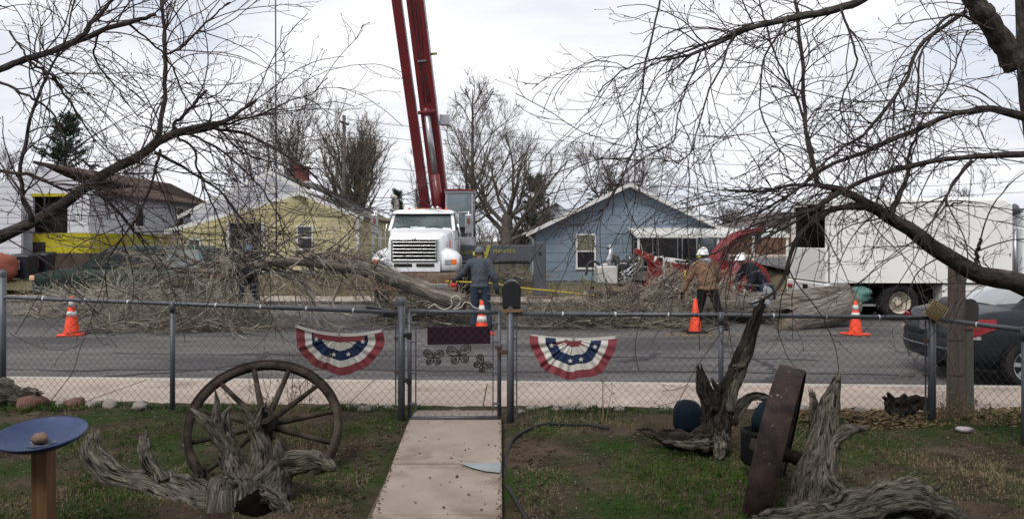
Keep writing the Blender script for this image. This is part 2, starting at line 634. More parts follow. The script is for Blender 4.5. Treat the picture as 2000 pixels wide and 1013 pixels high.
# grit and chips strewn on the asphalt
gr = MB()
for k in range(1000):
    y = rg.uniform(10.25, 16)
    x = rg.uniform(-8, 7) * y / 12
    s = rg.uniform(0.004, 0.014)
    gr.ball((x, y, road_z(x, y) + s * 0.4), (s * 1.5, s, s * 0.7), seg=5, rings=3, rot=(0, 0, rg.uniform(0, 3)))
part('grit', gr, mat('grit', (0.33, 0.30, 0.27), (0.15, 0.12, 0.09), scale=2, rough=0.9), road, kind='stuff')


def slab(mb, x0, x1, ya, yb, za, zb, th=0.12, j=0.006):
    x0 += j
    x1 -= j
    V = []
    for dz in (-th, 0):
        for (yy, zz) in ((ya, za), (yb, zb)):
            for x in (x0, x1):
                V.append((x, sy(yy, x), zz + dz))
    return mb.hexa(V)


sw = struct('pavement', slab(MB(), -30, 30, 8.31, 10.0, 0.12, 0.10, 0.1, 0), mat('joint_dirt', (0.10, 0.08, 0.065), rough=0.95))
rg = np.random.default_rng(3)
x = -14.0
while x < 14:
    w = 1.52
    dz = rg.normal(0, 0.003)
    part('slab', slab(MB(), x, x + w, 8.33, 9.985, 0.172 + dz, 0.152 + dz), m_concrete, sw, bevel=0.006)
    x += w
kb = struct('kerb', slab(MB(), -30, 30, 10.0, 10.16, 0.10, 0.10, 0.2, 0), m_kerb)
x = -14.0
while x < 14:
    part('kerb_stone', slab(MB(), x, x + 3.04, 9.995, 10.19, 0.152, 0.147, 0.2, 0.004), m_kerb, kb, bevel=0.02)
    x += 3.04
sw2 = struct('far_pavement', slab(MB(), -45, 50, 23.96, 25.4, 0.08, 0.10, 0.1, 0), MATS['joint_dirt'])
x = -27.0
while x < 24:
    dz = rg.normal(0, 0.004)
    part('slab', slab(MB(), x, x + 1.8, 24.17, 25.38, 0.142 + dz, 0.158 + dz), m_concrete, sw2, bevel=0.006)
    part('kerb_stone', slab(MB(), x, x + 1.8, 23.96, 24.165, 0.135, 0.14, 0.2, 0.004), m_kerb, sw2, bevel=0.02)
    x += 1.8

# the side street beyond the blue house, climbing away
ss = MB()
V = []
for (y, z) in ((26.6, 0.62), (33, 0.85), (39.4, 1.09)):
    V += [(11.2, y, z + 0.03), (26, y, z + 0.03)]
ss.add(V, [[[0, 1, 3, 2], [2, 3, 5, 4]]])
struct('side_street', ss, m_side_asphalt)
s2 = MB().hexa([(11, 39.4, 1.0), (26, 39.4, 1.0), (11, 41.0, 1.05), (26, 41.0, 1.05), (11, 39.4, 1.22), (26, 39.4, 1.22), (11, 41.0, 1.27), (26, 41.0, 1.27)])
struct('side_pavement', s2, m_concrete)

# front walk from the gate to the camera
walk = struct('front_walk', MB().hexa([(-0.86, 1.0, 0.1), (-0.05, 1.0, 0.1), (-1.0, 8.25, 0.1), (-0.11, 8.25, 0.1),
                                       (-0.86, 1.0, 0.235), (-0.05, 1.0, 0.235), (-1.0, 8.25, 0.19), (-0.11, 8.25, 0.19)]), MATS['joint_dirt'])
wy = [1.2, 3.0, 4.10, 4.86, 5.97, 7.36, 8.30]


def walk_x(y):
    t = (y - 4.86) / 2.54
    return -0.888 - 0.105 * t, -0.062 - 0.04 * t


for a, b in zip(wy[:-1], wy[1:]):
    za, zb = 0.272, (0.272 if b < 7.5 else 0.185)
    (l0, r0), (l1, r1) = walk_x(a + 0.007), walk_x(b - 0.007)
    dz = rg.normal(0, 0.004)
    part('slab', MB().hexa([(l0, a + .007, .12), (r0, a + .007, .12), (l1, b - .007, .12), (r1, b - .007, .12),
                            (l0, a + .007, za + dz), (r0, a + .007, za + dz), (l1, b - .007, zb + dz), (r1, b - .007, zb + dz)]), m_walk, walk, bevel=0.008)
pz = 0.281
part('patch', MB().add([(-0.405, 5.955, pz), (-0.31, 5.83, pz), (-0.2, 5.74, pz), (-0.087, 5.70, pz), (-0.085, 5.955, pz)], [[[0, 1, 2, 3, 4]]]), m_patch, walk)
dm = MB()
for k in range(40):
    y = rg.uniform(4.7, 7.6)
    l, r = walk_x(y)
    x = rg.uniform(l + .03, r - .03)
    s = rg.uniform(.003, .009) * (1.8 if rg.random() < .12 else 1)
    dm.ball((x, y, 0.276 + s * .3), (s * 1.5, s, s * .6), seg=6, rings=4, noise=.4, seed=k, rot=(0, 0, rg.uniform(0, 3)))
for k in range(260):                    # soil spilling over both edges of the walk
    y = rg.uniform(4.4, 7.4)
    l, r = walk_x(y)
    x = (l + abs(rg.normal(0, .02))) if k % 2 else (r - abs(rg.normal(0, .02)))
    s = rg.uniform(.002, .006)
    dm.ball((x, y, 0.274 + s * .3), (s * 1.8, s * 1.2, s * .5), seg=6, rings=4, noise=.6, seed=k, rot=(0, 0, rg.uniform(0, 3)))
part('crumbs_of_soil', dm, mat('crumb', (0.05, 0.035, 0.025), (0.1, 0.07, 0.05), scale=20, rough=1), walk, kind='stuff')

# ------------------------------------------------------------------ houses
m_glass = mat('window_glass', (0.015, 0.017, 0.02), (0.03, 0.033, 0.038), scale=1.2, rough=0.08, spec=0.6)
m_curtain = mat('curtain', (0.18, 0.17, 0.12), (0.10, 0.095, 0.07), scale=6, stretch=(3, 3, .3), rough=0.4, spec=0.6)
m_trim = paint('white_trim', (0.58, 0.58, 0.57), rough=0.6, dirt=0.6)
m_blue = mat('blue_siding', (0.155, 0.195, 0.243), (0.185, 0.228, 0.277), scale=1.4, rough=0.75, c3=(0.13, 0.166, 0.208), s3=0.6, lo3=0.5, hi3=0.75)
m_yellow = mat('yellow_siding', (0.40, 0.36, 0.20), (0.46, 0.42, 0.25), scale=1.2, rough=0.75)
m_white = mat('white_siding', (0.52, 0.53, 0.57), (0.43, 0.44, 0.48), scale=1.0, rough=0.75)
m_olive = mat('mustard_panel', (0.40, 0.35, 0.02), (0.30, 0.26, 0.02), scale=1.5, rough=0.8)
m_roof_grey = mat('grey_shingles', (0.075, 0.072, 0.072), (0.12, 0.115, 0.112), scale=7, stretch=(1, 1, 3), rough=0.95, bump=0.6, bscale=12, bdist=0.03)
m_roof_brown = mat('brown_shingles', (0.065, 0.045, 0.038), (0.095, 0.068, 0.056), scale=7, stretch=(1, 1, 3), rough=0.95, bump=0.6, bscale=12, bdist=0.03)
m_found = mat('foundation', (0.17, 0.18, 0.19), (0.12, 0.125, 0.13), scale=3, rough=0.9)
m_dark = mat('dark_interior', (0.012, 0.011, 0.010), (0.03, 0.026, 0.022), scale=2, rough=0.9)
m_brick = mat('red_brick', (0.16, 0.055, 0.045), (0.10, 0.04, 0.035), scale=8, rough=0.9)


def siding(parent, p0, p1, top, zbot, h, m, openings=(), back=None, proud=0.022, name='siding_board'):
    """lap boards, one object each, on the wall p0->p1 (outside on the right-hand side going p0->p1)"""
    p0, p1 = np.array(p0, float), np.array(p1, float)
    L = np.linalg.norm(p1 - p0)
    u = (p1 - p0) / L
    nrm = np.array([u[1], -u[0]])
    ts = np.array([t[0] for t in top])
    tz = np.array([t[1] for t in top])

    def span(z):
        ss_ = np.linspace(0, L, 400)
        ok = np.interp(ss_, ts, tz) >= z
        if not ok.any():
            s = ts[np.argmax(tz)]
            return s - .01, s + .01
        return ss_[ok][0], ss_[ok][-1]

    def W(s, z, o):
        q = p0 + u * s + nrm * o
        return (q[0], q[1], z)
    bk = MB()
    n = len(ts)
    # backing wall
    if back is not None:
        outl = [(0, zbot)] + [(s, z) for s, z in top] + [(L, zbot)]
        # split round openings is not needed: deep openings get their own dark recess
        V = [W(s, z, -0.002) for s, z in outl] + [W(s, z, -0.12) for s, z in outl]
        k = len(outl)
        bk.add(V, [[list(range(k))[::-1]], [list(range(k, 2 * k))], [[i, (i + 1) % k, k + (i + 1) % k, k + i] for i in range(k)]])
        part('wall', bk, back, parent)
    z = zbot
    zt = tz.max()
    while z < zt - 0.05:
        zb = min(z + h, zt)
        a0, a1 = span(z)
        b0, b1 = span(zb)
        ivs = [(a0, a1, b0, b1)]
        for (x0, x1, z0, z1) in openings:
            if min(zb, z1) - max(z, z0) > 0.4 * h:
                nv = []
                for (c0, c1, d0, d1) in ivs:
                    if x0 > c0 + .02:
                        nv.append((c0, min(c1, x0), d0, min(d1, x0)))
                    if x1 < c1 - .02:
                        nv.append((max(c0, x1), c1, max(d0, x1), d1))
                    if x1 <= c0 or x0 >= c1:
                        pass
                ivs = [v for v in nv if v[1] - v[0] > .03]
        for (c0, c1, d0, d1) in ivs:
            mb = MB()
            mb.hexa([W(c0, z, 0.0), W(c1, z, 0.0), W(c0, z - .012, proud), W(c1, z - .012, proud),
                     W(d0, zb, 0.0), W(d1, zb, 0.0), W(d0, zb, .006), W(d1, zb, .006)])
            part(name, mb, m, parent)
        z = zb


def window(parent, x0, x1, yf, z0, z1, sash=True, glass=None, fw=0.07, upper=None):
    """sash window on a wall facing -Y whose outer face is at yf"""
    f = MB()
    d0, d1 = yf - 0.05, yf + 0.02
    f.box(x0, x0 + fw, d0, d1, z0, z1).box(x1 - fw, x1, d0, d1, z0, z1)
    f.box(x0 + fw, x1 - fw, d0, d1, z1 - fw, z1).box(x0 - .02, x1 + .02, d0 - .03, d1, z0 - .03, z0 + fw * .8)
    if sash:
        zm = (z0 + z1) / 2
        f.box(x0 + fw, x1 - fw, d0 + .012, d1, zm - .025, zm + .025)
    w = part('window', f, m_trim, parent)
    zm = (z0 + z1) / 2 if sash else z0 + fw
    part('pane', MB().box(x0 + fw, x1 - fw, yf - .022, yf - .012, zm, z1 - fw), upper or glass or m_glass, w)
    if sash:
        part('pane', MB().box(x0 + fw, x1 - fw, yf - .030, yf - .020, z0 + fw * .8, zm), glass or m_glass, w)
    return w


def roof_plane(parent, a, b, c, d, th, m, name='roof'):
    """slab under quad a-b (eave) c-d (ridge)"""
    lo = [Vector(v) - Vector((0, 0, th)) for v in (a, b, d, c)]
    hi = [Vector(v) for v in (a, b, d, c)]
    mb = MB().hexa([lo[0], lo[1], lo[2], lo[3], hi[0], hi[1], hi[2], hi[3]])
    return part(name, mb, m, parent)


# --- blue house
bh = thing('house', 'blue lap-sided house with white trim, low gable and porch awning', 'house', (5, 33, 0.15))
top = [(0, 2.52), (4.0, 4.36), (8.0, 2.52)]
siding(bh, (1.0, 33), (9.0, 33), top, 0.3, 0.40, m_blue, [(1.80, 2.54, .85, 2.25), (4.15, 8.0, 0.2, 2.25)])
bk = MB()
for (x0, x1, zb_, z0, z1) in ((1.0, 5.0, .3, 2.52, 4.36), (5.0, 5.15, .3, 4.36, 4.29), (5.15, 9.0, 2.25, 4.29, 2.52)):
    bk.hexa([(x0, 33.002, zb_), (x1, 33.002, zb_), (x0, 33.1, zb_), (x1, 33.1, zb_), (x0, 33.002, z0), (x1, 33.002, z1), (x0, 33.1, z0), (x1, 33.1, z1)])
part('wall', bk, m_blue, bh)
siding(bh, (1.0, 44), (1.0, 33), [(0, 2.45), (11, 2.45)], 0.3, 0.40, m_blue, [], back=m_blue)
part('wall', MB().box(8.9, 9.0, 33.1, 44, .1, 2.5), m_blue, bh)
part('foundation', MB().box(0.98, 9.02, 33.02, 44.02, 0.0, 0.3), m_found, bh)
r1 = roof_plane(bh, (0.62, 32.55, 2.36), (0.62, 44.4, 2.36), (5.0, 32.55, 4.48), (5.0, 44.4, 4.48), 0.07, m_roof_grey)
r2 = roof_plane(bh, (9.38, 32.55, 2.36), (9.38, 44.4, 2.36), (5.0, 32.55, 4.48), (5.0, 44.4, 4.48), 0.07, m_roof_grey)
for s in (-1, 1):
    xe = 5 + s * 4.40
    part('bargeboard', MB().hexa([(xe, 32.50, 2.17), (5, 32.50, 4.29), (xe, 32.545, 2.17), (5, 32.545, 4.29),
                                  (xe, 32.50, 2.345), (5, 32.50, 4.465), (xe, 32.545, 2.345), (5, 32.545, 4.465)]), m_trim, r1 if s < 0 else r2)
    part('soffit', MB().hexa([(xe, 32.55, 2.19), (5, 32.55, 4.31), (xe, 33.0, 2.19), (5, 33.0, 4.31),
                              (xe, 32.55, 2.27), (5, 32.55, 4.39), (xe, 33.0, 2.27), (5, 33.0, 4.39)]), m_trim, r1 if s < 0 else r2)
part('gutter', MB().tube([(0.60, 32.6, 2.31), (0.60, 44.3, 2.31)], 0.06, 8), m_trim, r1)
part('downpipe', MB().tube([(0.62, 32.72, 2.28), (0.88, 32.93, 2.05), (0.93, 32.93, 1.8), (0.93, 32.93, .4), (0.8, 32.7, .26)], 0.045, 8), m_trim, bh)
window(bh, 2.74, 3.60, 33, 0.80, 2.30, upper=m_curtain)
for cx, cz in ((4.2, 4.19), (3.9, 4.02), (3.6, 3.88), (3.35, 3.76), (4.55, 4.33)):      # slipped shingle bundles on the near roof edge
    part('loose_shingle', MB().ball((cx, 33.0, cz + 0.03), (.17, .3, .045), 8, 6, noise=.5, seed=int(cx * 10)), m_roof_grey, r1)
vent = MB().box(6.55, 6.85, 36, 36.3, 3.55, 4.55).box(6.5, 6.9, 35.95, 36.35, 4.55, 4.62)
part('roof_vent', vent, mat('galvanised', (0.42, 0.43, 0.46), (0.3, 0.3, 0.33), scale=4, rough=0.5, metal=0.3), r2)
# porch: recessed dark front behind posts and awning
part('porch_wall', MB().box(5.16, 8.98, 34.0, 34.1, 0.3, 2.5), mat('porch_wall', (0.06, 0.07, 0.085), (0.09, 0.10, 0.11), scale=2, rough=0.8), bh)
part('porch_floor', MB().box(5.1, 11.0, 31.2, 34.0, 0.0, 0.24), m_found, bh)
for x0, x1 in ((5.35, 6.25), (6.45, 7.35), (7.5, 8.2)):
    window(bh, x0, x1, 34.0, 0.85, 2.15, sash=False, fw=.05)
part('door', MB().box(8.35, 8.9, 33.93, 34.0, .3, 2.2), mat('storm_door', (0.20, 0.23, 0.27), (0.15, 0.17, 0.2), scale=3, rough=0.5), bh)
aw = MB().hexa([(5.0, 31.0, 2.13), (11.2, 31.0, 2.13), (5.0, 33.0, 2.47), (11.2, 33.0, 2.47), (5.0, 31.0, 2.27), (11.2, 31.0, 2.27), (5.0, 33.0, 2.55), (11.2, 33.0, 2.55)])
awo = part('awning', aw, m_trim, bh)
for k in range(30):
    xx = 5.05 + k * 0.21
    part('awning_rib', MB().hexa([(xx, 30.97, 2.27), (xx + .05, 30.97, 2.27), (xx, 33.0, 2.55), (xx + .05, 33.0, 2.55),
                                  (xx, 30.97, 2.30), (xx + .05, 30.97, 2.30), (xx, 33.0, 2.58), (xx + .05, 33.0, 2.58)]), m_trim, awo)
for xx in (5.08, 8.3, 9.72, 11.1):
    part('porch_post', MB().box(xx, xx + .09, 31.08, 31.17, .2, 2.13), m_trim, bh)

# --- yellow house
yh = thing('house', 'pale yellow lap-sided house with white upper gable and red chimney', 'house', (-10.8, 33, 0.5))
topy = [(0, 2.48), (5.4, 4.02), (7.8, 3.05)]
ops = [(2.25, 3.65, 0.5, 2.75), (5.15, 5.85, 1.65, 2.65), (0.4, 1.1, 1.6, 2.1)]
siding(yh, (-14.4, 33), (-6.6, 33), topy, 0.75, 0.262, m_yellow, ops)
siding(yh, (-6.6, 33), (-6.6, 36), [(0, 3.05), (3, 3.05)], 0.75, 0.262, m_yellow, [], back=m_yellow)
siding(yh, (-6.9, 36), (-6.9, 44), [(0, 3.25), (8, 3.25)], 0.75, 0.262, m_yellow, [], back=m_yellow)
bk = MB()
for (x0, x1, zt0, zt1) in ((-14.4, -12.15, 2.48, 3.12), (-10.75, -9.0, 3.52, 4.02), (-9.0, -6.6, 4.02, 3.05)):
    bk.hexa([(x0, 33.002, .6), (x1, 33.002, .6), (x0, 33.1, .6), (x1, 33.1, .6), (x0, 33.002, zt0), (x1, 33.002, zt1), (x0, 33.1, zt0), (x1, 33.1, zt1)])
bk.hexa([(-12.15, 33.002, 2.75), (-10.75, 33.002, 2.75), (-12.15, 33.1, 2.75), (-10.75, 33.1, 2.75), (-12.15, 33.002, 3.12), (-10.75, 33.002, 3.52), (-12.15, 33.1, 3.12), (-10.75, 33.1, 3.52)])
part('wall', bk, m_yellow, yh)
pr = MB().box(-12.15, -10.75, 34.3, 34.4, .5, 2.8).box(-12.25, -12.15, 33.1, 34.4, .5, 2.8).box(-10.75, -10.65, 33.1, 34.4, .5, 2.8).box(-12.2, -10.7, 33.1, 34.4, 2.76, 2.82)
part('porch_recess', pr, mat('porch_recess', (0.10, 0.105, 0.115), (0.16, 0.165, 0.175), scale=1.5, rough=0.8), yh)
part('door', MB().box(-11.5, -10.85, 34.22, 34.29, .5, 2.5), mat('dark_door', (0.055, 0.05, 0.052), (0.09, 0.085, 0.085), scale=3, rough=.5), yh)
part('porch_trim', MB().box(-12.25, -12.14, 32.95, 33.05, .55, 2.8), m_trim, yh)
part('porch_trim', MB().box(-10.76, -10.62, 32.95, 33.05, .55, 2.8), m_trim, yh)
part('foundation', MB().box(-14.45, -6.55, 32.97, 36, 0.0, 0.75), m_found, yh)
window(yh, -9.25, -8.53, 33, 1.62, 2.66)
window(yh, -13.95, -13.35, 33, 1.62, 2.1, sash=False)
ra = roof_plane(yh, (-14.75, 32.6, 2.46), (-14.75, 36.2, 2.46), (-9.0, 32.6, 4.13), (-9.0, 36.2, 4.13), 0.06, m_roof_grey)
rb = roof_plane(yh, (-6.3, 32.6, 3.03), (-6.3, 36.2, 3.03), (-9.0, 32.6, 4.13), (-9.0, 36.2, 4.13), 0.06, m_roof_grey)
part('bargeboard', MB().hexa([(-14.75, 32.56, 2.27), (-9.0, 32.56, 3.94), (-14.75, 32.6, 2.27), (-9.0, 32.6, 3.94), (-14.75, 32.56, 2.45), (-9.0, 32.56, 4.12), (-14.75, 32.6, 2.45), (-9.0, 32.6, 4.12)]), m_trim, ra)
part('bargeboard', MB().hexa([(-6.3, 32.56, 2.84), (-9.0, 32.56, 3.94), (-6.3, 32.6, 2.84), (-9.0, 32.6, 3.94), (-6.3, 32.56, 3.02), (-9.0, 32.56, 4.12), (-6.3, 32.6, 3.02), (-9.0, 32.6, 4.12)]), m_trim, rb)
part('corner_trim', MB().box(-6.68, -6.56, 32.93, 33.05, .7, 3.0), m_trim, yh)
for y0 in (37.2, 39.3):
    part('side_window', MB().box(-6.88, -6.83, y0, y0 + .9, 1.3, 2.7), m_trim, yh)
topw = [(0, 3.3), (3.8, 5.16), (7.6, 3.3)]
siding(yh, (-15.05, 36), (-7.45, 36), topw, 2.5, 0.26, m_white, [], back=m_white)
part('gable_vent', MB().box(-11.5, -11.0, 35.93, 36.0, 4.2, 4.75), m_trim, yh)
rc = roof_plane(yh, (-15.5, 35.6, 3.18), (-15.5, 44.5, 3.18), (-11.25, 35.6, 5.28), (-11.25, 44.5, 5.28), 0.06, m_roof_grey)
rd_ = roof_plane(yh, (-6.75, 35.6, 3.06), (-6.75, 44.5, 3.06), (-11.25, 35.6, 5.28), (-11.25, 44.5, 5.28), 0.06, m_roof_grey)
part('bargeboard', MB().hexa([(-15.5, 35.56, 2.99), (-11.25, 35.56, 5.09), (-15.5, 35.6, 2.99), (-11.25, 35.6, 5.09), (-15.5, 35.56, 3.17), (-11.25, 35.56, 5.27), (-15.5, 35.6, 3.17), (-11.25, 35.6, 5.27)]), m_trim, rc)
part('bargeboard', MB().hexa([(-6.75, 35.56, 2.87), (-11.25, 35.56, 5.09), (-6.75, 35.6, 2.87), (-11.25, 35.6, 5.09), (-6.75, 35.56, 3.05), (-11.25, 35.56, 5.27), (-6.75, 35.6, 3.05), (-11.25, 35.6, 5.27)]), m_trim, rd_)
ch = MB().box(-11.25, -10.65, 39.8, 40.4, 4.2, 5.72).box(-11.31, -10.59, 39.74, 40.46, 5.72, 5.86)
part('chimney', ch, m_brick, rd_)
part('roof_flashing', MB().box(-11.35, -10.55, 39.7, 40.5, 5.0, 5.06), m_trim, rd_)
part('wall', MB().box(-14.9, -14.8, 36, 44, .5, 3.2).box(-14.9, -6.9, 43.9, 44, .5, 3.2), m_white, yh)

# --- white house with the mustard band at the far left
wh = thing('house', 'white house with brown shingle roof and mustard yellow band', 'house', (-18.5, 30, 0.6))
topl = [(0, 4.05), (1.9, 4.95), (3.8, 4.05)]
siding(wh, (-20.3, 30), (-16.5, 30), topl, 2.32, 0.3, m_white, [(1.6, 2.95, 2.3, 3.75)], back=None)
bk = MB().hexa([(-20.3, 30.002, .4), (-18.7, 30.002, .4), (-20.3, 30.1, .4), (-18.7, 30.1, .4), (-20.3, 30.002, 4.05), (-18.7, 30.002, 4.81), (-20.3, 30.1, 4.05), (-18.7, 30.1, 4.81)])
bk.hexa([(-17.35, 30.002, .4), (-16.5, 30.002, .4), (-17.35, 30.1, .4), (-16.5, 30.1, .4), (-17.35, 30.002, 4.45), (-16.5, 30.002, 4.05), (-17.35, 30.1, 4.45), (-16.5, 30.1, 4.05)])
bk.box(-18.7, -17.35, 30.002, 30.1, .4, 2.3)
bk.hexa([(-18.7, 30.002, 3.75), (-17.35, 30.002, 3.75), (-18.7, 30.1, 3.75), (-17.35, 30.1, 3.75), (-18.7, 30.002, 4.81), (-17.35, 30.002, 4.45), (-18.7, 30.1, 4.81), (-17.35, 30.1, 4.45)])
part('wall', bk, m_white, wh)
part('window_recess', MB().box(-18.8, -17.25, 30.6, 30.7, 2.2, 3.85).box(-18.8, -18.7, 30.1, 30.6, 2.2, 3.85).box(-17.35, -17.25, 30.1, 30.6, 2.2, 3.85).box(-18.8, -17.25, 30.1, 30.6, 3.75, 3.85).box(-18.8, -17.25, 30.1, 30.6, 2.2, 2.3), m_dark, wh)
part('lintel', MB().box(-18.75, -17.3, 29.93, 30.0, 3.72, 3.84), m_olive, wh)
siding(wh, (-16.5, 30), (-16.5, 41), [(0, 4.0), (11, 4.0)], 2.32, 0.3, m_white, [], back=m_white)
for k in range(3):
    za = 1.52 + k * 0.262
    part('band_board', MB().box(-18.7, -16.47, 29.955, 30.0, za, za + .254), m_olive, wh)
    for j in range(3):
        ya = 29.96 + j * 3.69
        part('band_board', MB().box(-16.5, -16.45, ya, ya + 3.67, za, za + .254), m_olive, wh)
part('lower_wall', MB().box(-18.7, -16.49, 29.97, 30.0, .4, 1.5).box(-16.49, -16.47, 30, 41, .4, 1.5), mat('lower_wall', (0.05, 0.035, 0.03), (0.09, 0.07, 0.06), scale=2, rough=.9), wh)
part('basement_door', MB().box(-18.68, -18.2, 29.93, 29.97, .6, 1.95), m_dark, wh)
for y0, w in ((33.4, .9), (37.6, .8)):
    wf = part('side_window', MB().box(-16.5, -16.42, y0, y0 + w, 2.55, 3.7), m_trim, wh)
    part('pane', MB().box(-16.42, -16.41, y0 + .1, y0 + w - .1, 2.65, 3.6), m_glass, wf)
rl = roof_plane(wh, (-16.1, 29.5, 3.9), (-16.1, 41.4, 3.9), (-18.4, 29.5, 5.08), (-18.4, 41.4, 5.08), 0.1, m_roof_brown)
rl2 = roof_plane(wh, (-20.7, 29.5, 3.9), (-20.7, 41.4, 3.9), (-18.4, 29.5, 5.08), (-18.4, 41.4, 5.08), 0.1, m_roof_brown)
wing = siding(wh, (-24, 29.3), (-18.72, 29.3), [(0, 4.0), (5.28, 4.0)], 0.6, 0.23, m_white, [], back=m_white)

# small far house between truck and blue house
fh = thing('house', 'small pale grey house far behind between crane and blue house', 'house', (2.0, 58, 0.15))
fm = mat('far_grey_siding', (0.36, 0.37, 0.40), (0.30, 0.31, 0.34), scale=1.5, rough=.8)
part('wall', MB().box(-0.6, 6.5, 58, 65, 0, 3.3).prism([(0.6, 3.3), (6.5, 3.3), (3.4, 4.7)], 'y', 58.0, 58.1), fm, fh)
roof_plane(fh, (-0.2, 57.5, 3.1), (-0.2, 65.3, 3.1), (3.3, 57.5, 4.85), (3.3, 65.3, 4.85), .12, m_roof_grey)
roof_plane(fh, (7.0, 57.5, 3.1), (7.0, 65.3, 3.1), (3.3, 57.5, 4.85), (3.3, 65.3, 4.85), .12, m_roof_grey)
part('lean_to_roof', MB().hexa([(-0.9, 55.8, 2.75), (4.4, 55.8, 2.75), (-0.9, 58, 3.2), (4.4, 58, 3.2), (-0.9, 55.8, 2.9), (4.4, 55.8, 2.9), (-0.9, 58, 3.4), (4.4, 58, 3.4)]), m_trim, fh)
window(fh, 0.45, 1.5, 58, 1.9, 2.75, sash=False)
part('flue', MB().tube([(2.9, 61, 4.5), (2.9, 61, 5.4)], .09, 8), m_dark, fh)

# far house with brown fence on the side street
fh2 = thing('house', 'low brown-roofed house beyond the side street fence', 'house', (16.5, 47, 1.2))
part('wall', MB().box(14.6, 21, 47, 53, .8, 2.85), mat('cream_wall', (0.42, 0.40, 0.35), (0.35, 0.33, 0.29), scale=1, rough=.8), fh2)
part('roof', MB().prism([(14.1, 2.8), (21.6, 2.8), (19.5, 3.75), (16.2, 3.75)], 'y', 46.4, 53.6), mat('far_roof', (0.11, 0.095, 0.09), (0.15, 0.13, 0.125), scale=3, rough=.95), fh2)
ff = thing('wooden_fence', 'brown board fence along the far side street pavement', 'fence', (16, 41.6, 1.16))
m_board = mat('brown_board', (0.085, 0.045, 0.03), (0.14, 0.085, 0.055), scale=3, stretch=(3, 3, .4), rough=.9)
rg = np.random.default_rng(8)
x = 11.6
while x < 19.5:
    w = 0.2
    part('board', MB().box(x + .008, x + w - .008, 41.6, 41.63, 1.1, 2.42 + rg.normal(0, .02)), m_board, ff)
    x += w
part('rail', MB().box(11.5, 19.5, 41.64, 41.69, 1.5, 1.6).box(11.5, 19.5, 41.64, 41.69, 2.1, 2.2), m_board, ff)

# broken picket fence by the yellow house
pf = thing('picket_fence', 'short weathered brown pickets beside the yellow house corner', 'fence', (-7.2, 32.2, .6))
m_picket = mat('grey_picket', (0.09, 0.065, 0.055), (0.15, 0.115, 0.095), scale=4, stretch=(3, 3, .4), rough=.9)
for k in range(17):
    x = -8.15 + k * 0.115
    part('picket', MB().box(x, x + .085, 32.2, 32.225, .55, 1.5 + rg.normal(0, .06), rot=(0, rg.normal(0, .05), 0)), m_picket, pf)
part('rail', MB().box(-8.2, -6.1, 32.23, 32.27, .8, .87).box(-8.2, -6.1, 32.23, 32.27, 1.2, 1.27), m_picket, pf)

# house behind the photographer (its porch roof and wall shade the near yard)
hb = thing('house', 'tan house with deep porch roof behind the camera at the end of the walk', 'house', (0, -1.6, .27))
m_tan = mat('tan_stucco', (0.16, 0.13, 0.10), (0.20, 0.165, 0.13), scale=2, rough=.9)
part('wall', MB().box(-7, 7, -2.0, -1.6, 0.2, 3.4), m_tan, hb)
part('roof', MB().hexa([(-7.6, -4.5, 4.6), (7.6, -4.5, 4.6), (-7.6, 2.1, 2.95), (7.6, 2.1, 2.95), (-7.6, -4.5, 4.75), (7.6, -4.5, 4.75), (-7.6, 2.1, 3.1), (7.6, 2.1, 3.1)]), m_roof_brown, hb)
part('door', MB().box(-.95, -.05, -1.6, -1.55, .27, 2.3), MATS['dark_door'], hb)
for xx in (-6.8, -3.4, 3.4, 6.8):
    part('porch_post', MB().box(xx, xx + .12, 1.7, 1.82, .2, 3.0), m_trim, hb)

# ------------------------------------------------------------------ vehicles
m_truck_white = paint('truck_white', (0.72, 0.74, 0.77), rough=0.32, dirt=0.75, coat=0.3)
m_box_white = mat('chip_box_white', (0.72, 0.72, 0.70), (0.64, 0.64, 0.62), scale=0.9, lo=.4, hi=.8, rough=.5, c3=(0.48, 0.46, 0.43), s3=2.5, lo3=.64, hi3=.8)
m_chrome = mat('chrome', (0.62, 0.63, 0.65), rough=0.22, metal=0.9)
m_steel = mat('bare_steel', (0.38, 0.39, 0.41), (0.28, 0.28, 0.3), scale=6, rough=0.35, metal=0.8)
m_black = mat('black_plastic', (0.012, 0.012, 0.013), (0.02, 0.02, 0.021), scale=6, rough=0.5)
m_under = mat('underbody', (0.008, 0.008, 0.008), (0.018, 0.016, 0.015), scale=3, rough=0.9)
m_tyre = mat('tyre_rubber', (0.014, 0.014, 0.015), (0.028, 0.026, 0.025), scale=5, rough=0.85)
m_crane_red = mat('crane_red', (0.135, 0.010, 0.015), (0.095, 0.009, 0.013), scale=1.2, rough=0.4, coat=0.2)
m_chip_red = mat('chipper_red', (0.19, 0.010, 0.014), (0.12, 0.010, 0.013), scale=2.4, rough=0.45, c3=(0.12, 0.06, 0.045), s3=3.2, lo3=.6, hi3=.72)
m_amber = mat('amber_lens', (0.75, 0.16, 0.03), rough=0.25)
m_redlens = mat('red_lens', (0.26, 0.008, 0.011), (0.16, 0.006, 0.009), scale=30, rough=0.18)
m_lamp = mat('clear_lens', (0.55, 0.57, 0.6), (0.35, 0.36, 0.38), scale=20, rough=0.12, metal=0.4)
m_outrig = mat('outrigger_grey', (0.052, 0.058, 0.068), (0.07, 0.075, 0.088), scale=2, rough=0.55)
m_yel = mat('yellow_decal', (0.30, 0.27, 0.035), rough=0.6)
m_screen = mat('vehicle_glass', (0.03, 0.045, 0.05), (0.075, 0.095, 0.10), scale=1.6, lo=.42, hi=.6, rough=0.06, spec=0.7)
m_rim = mat('rim_cream', (0.50, 0.46, 0.38), (0.34, 0.30, 0.24), scale=5, rough=0.55)


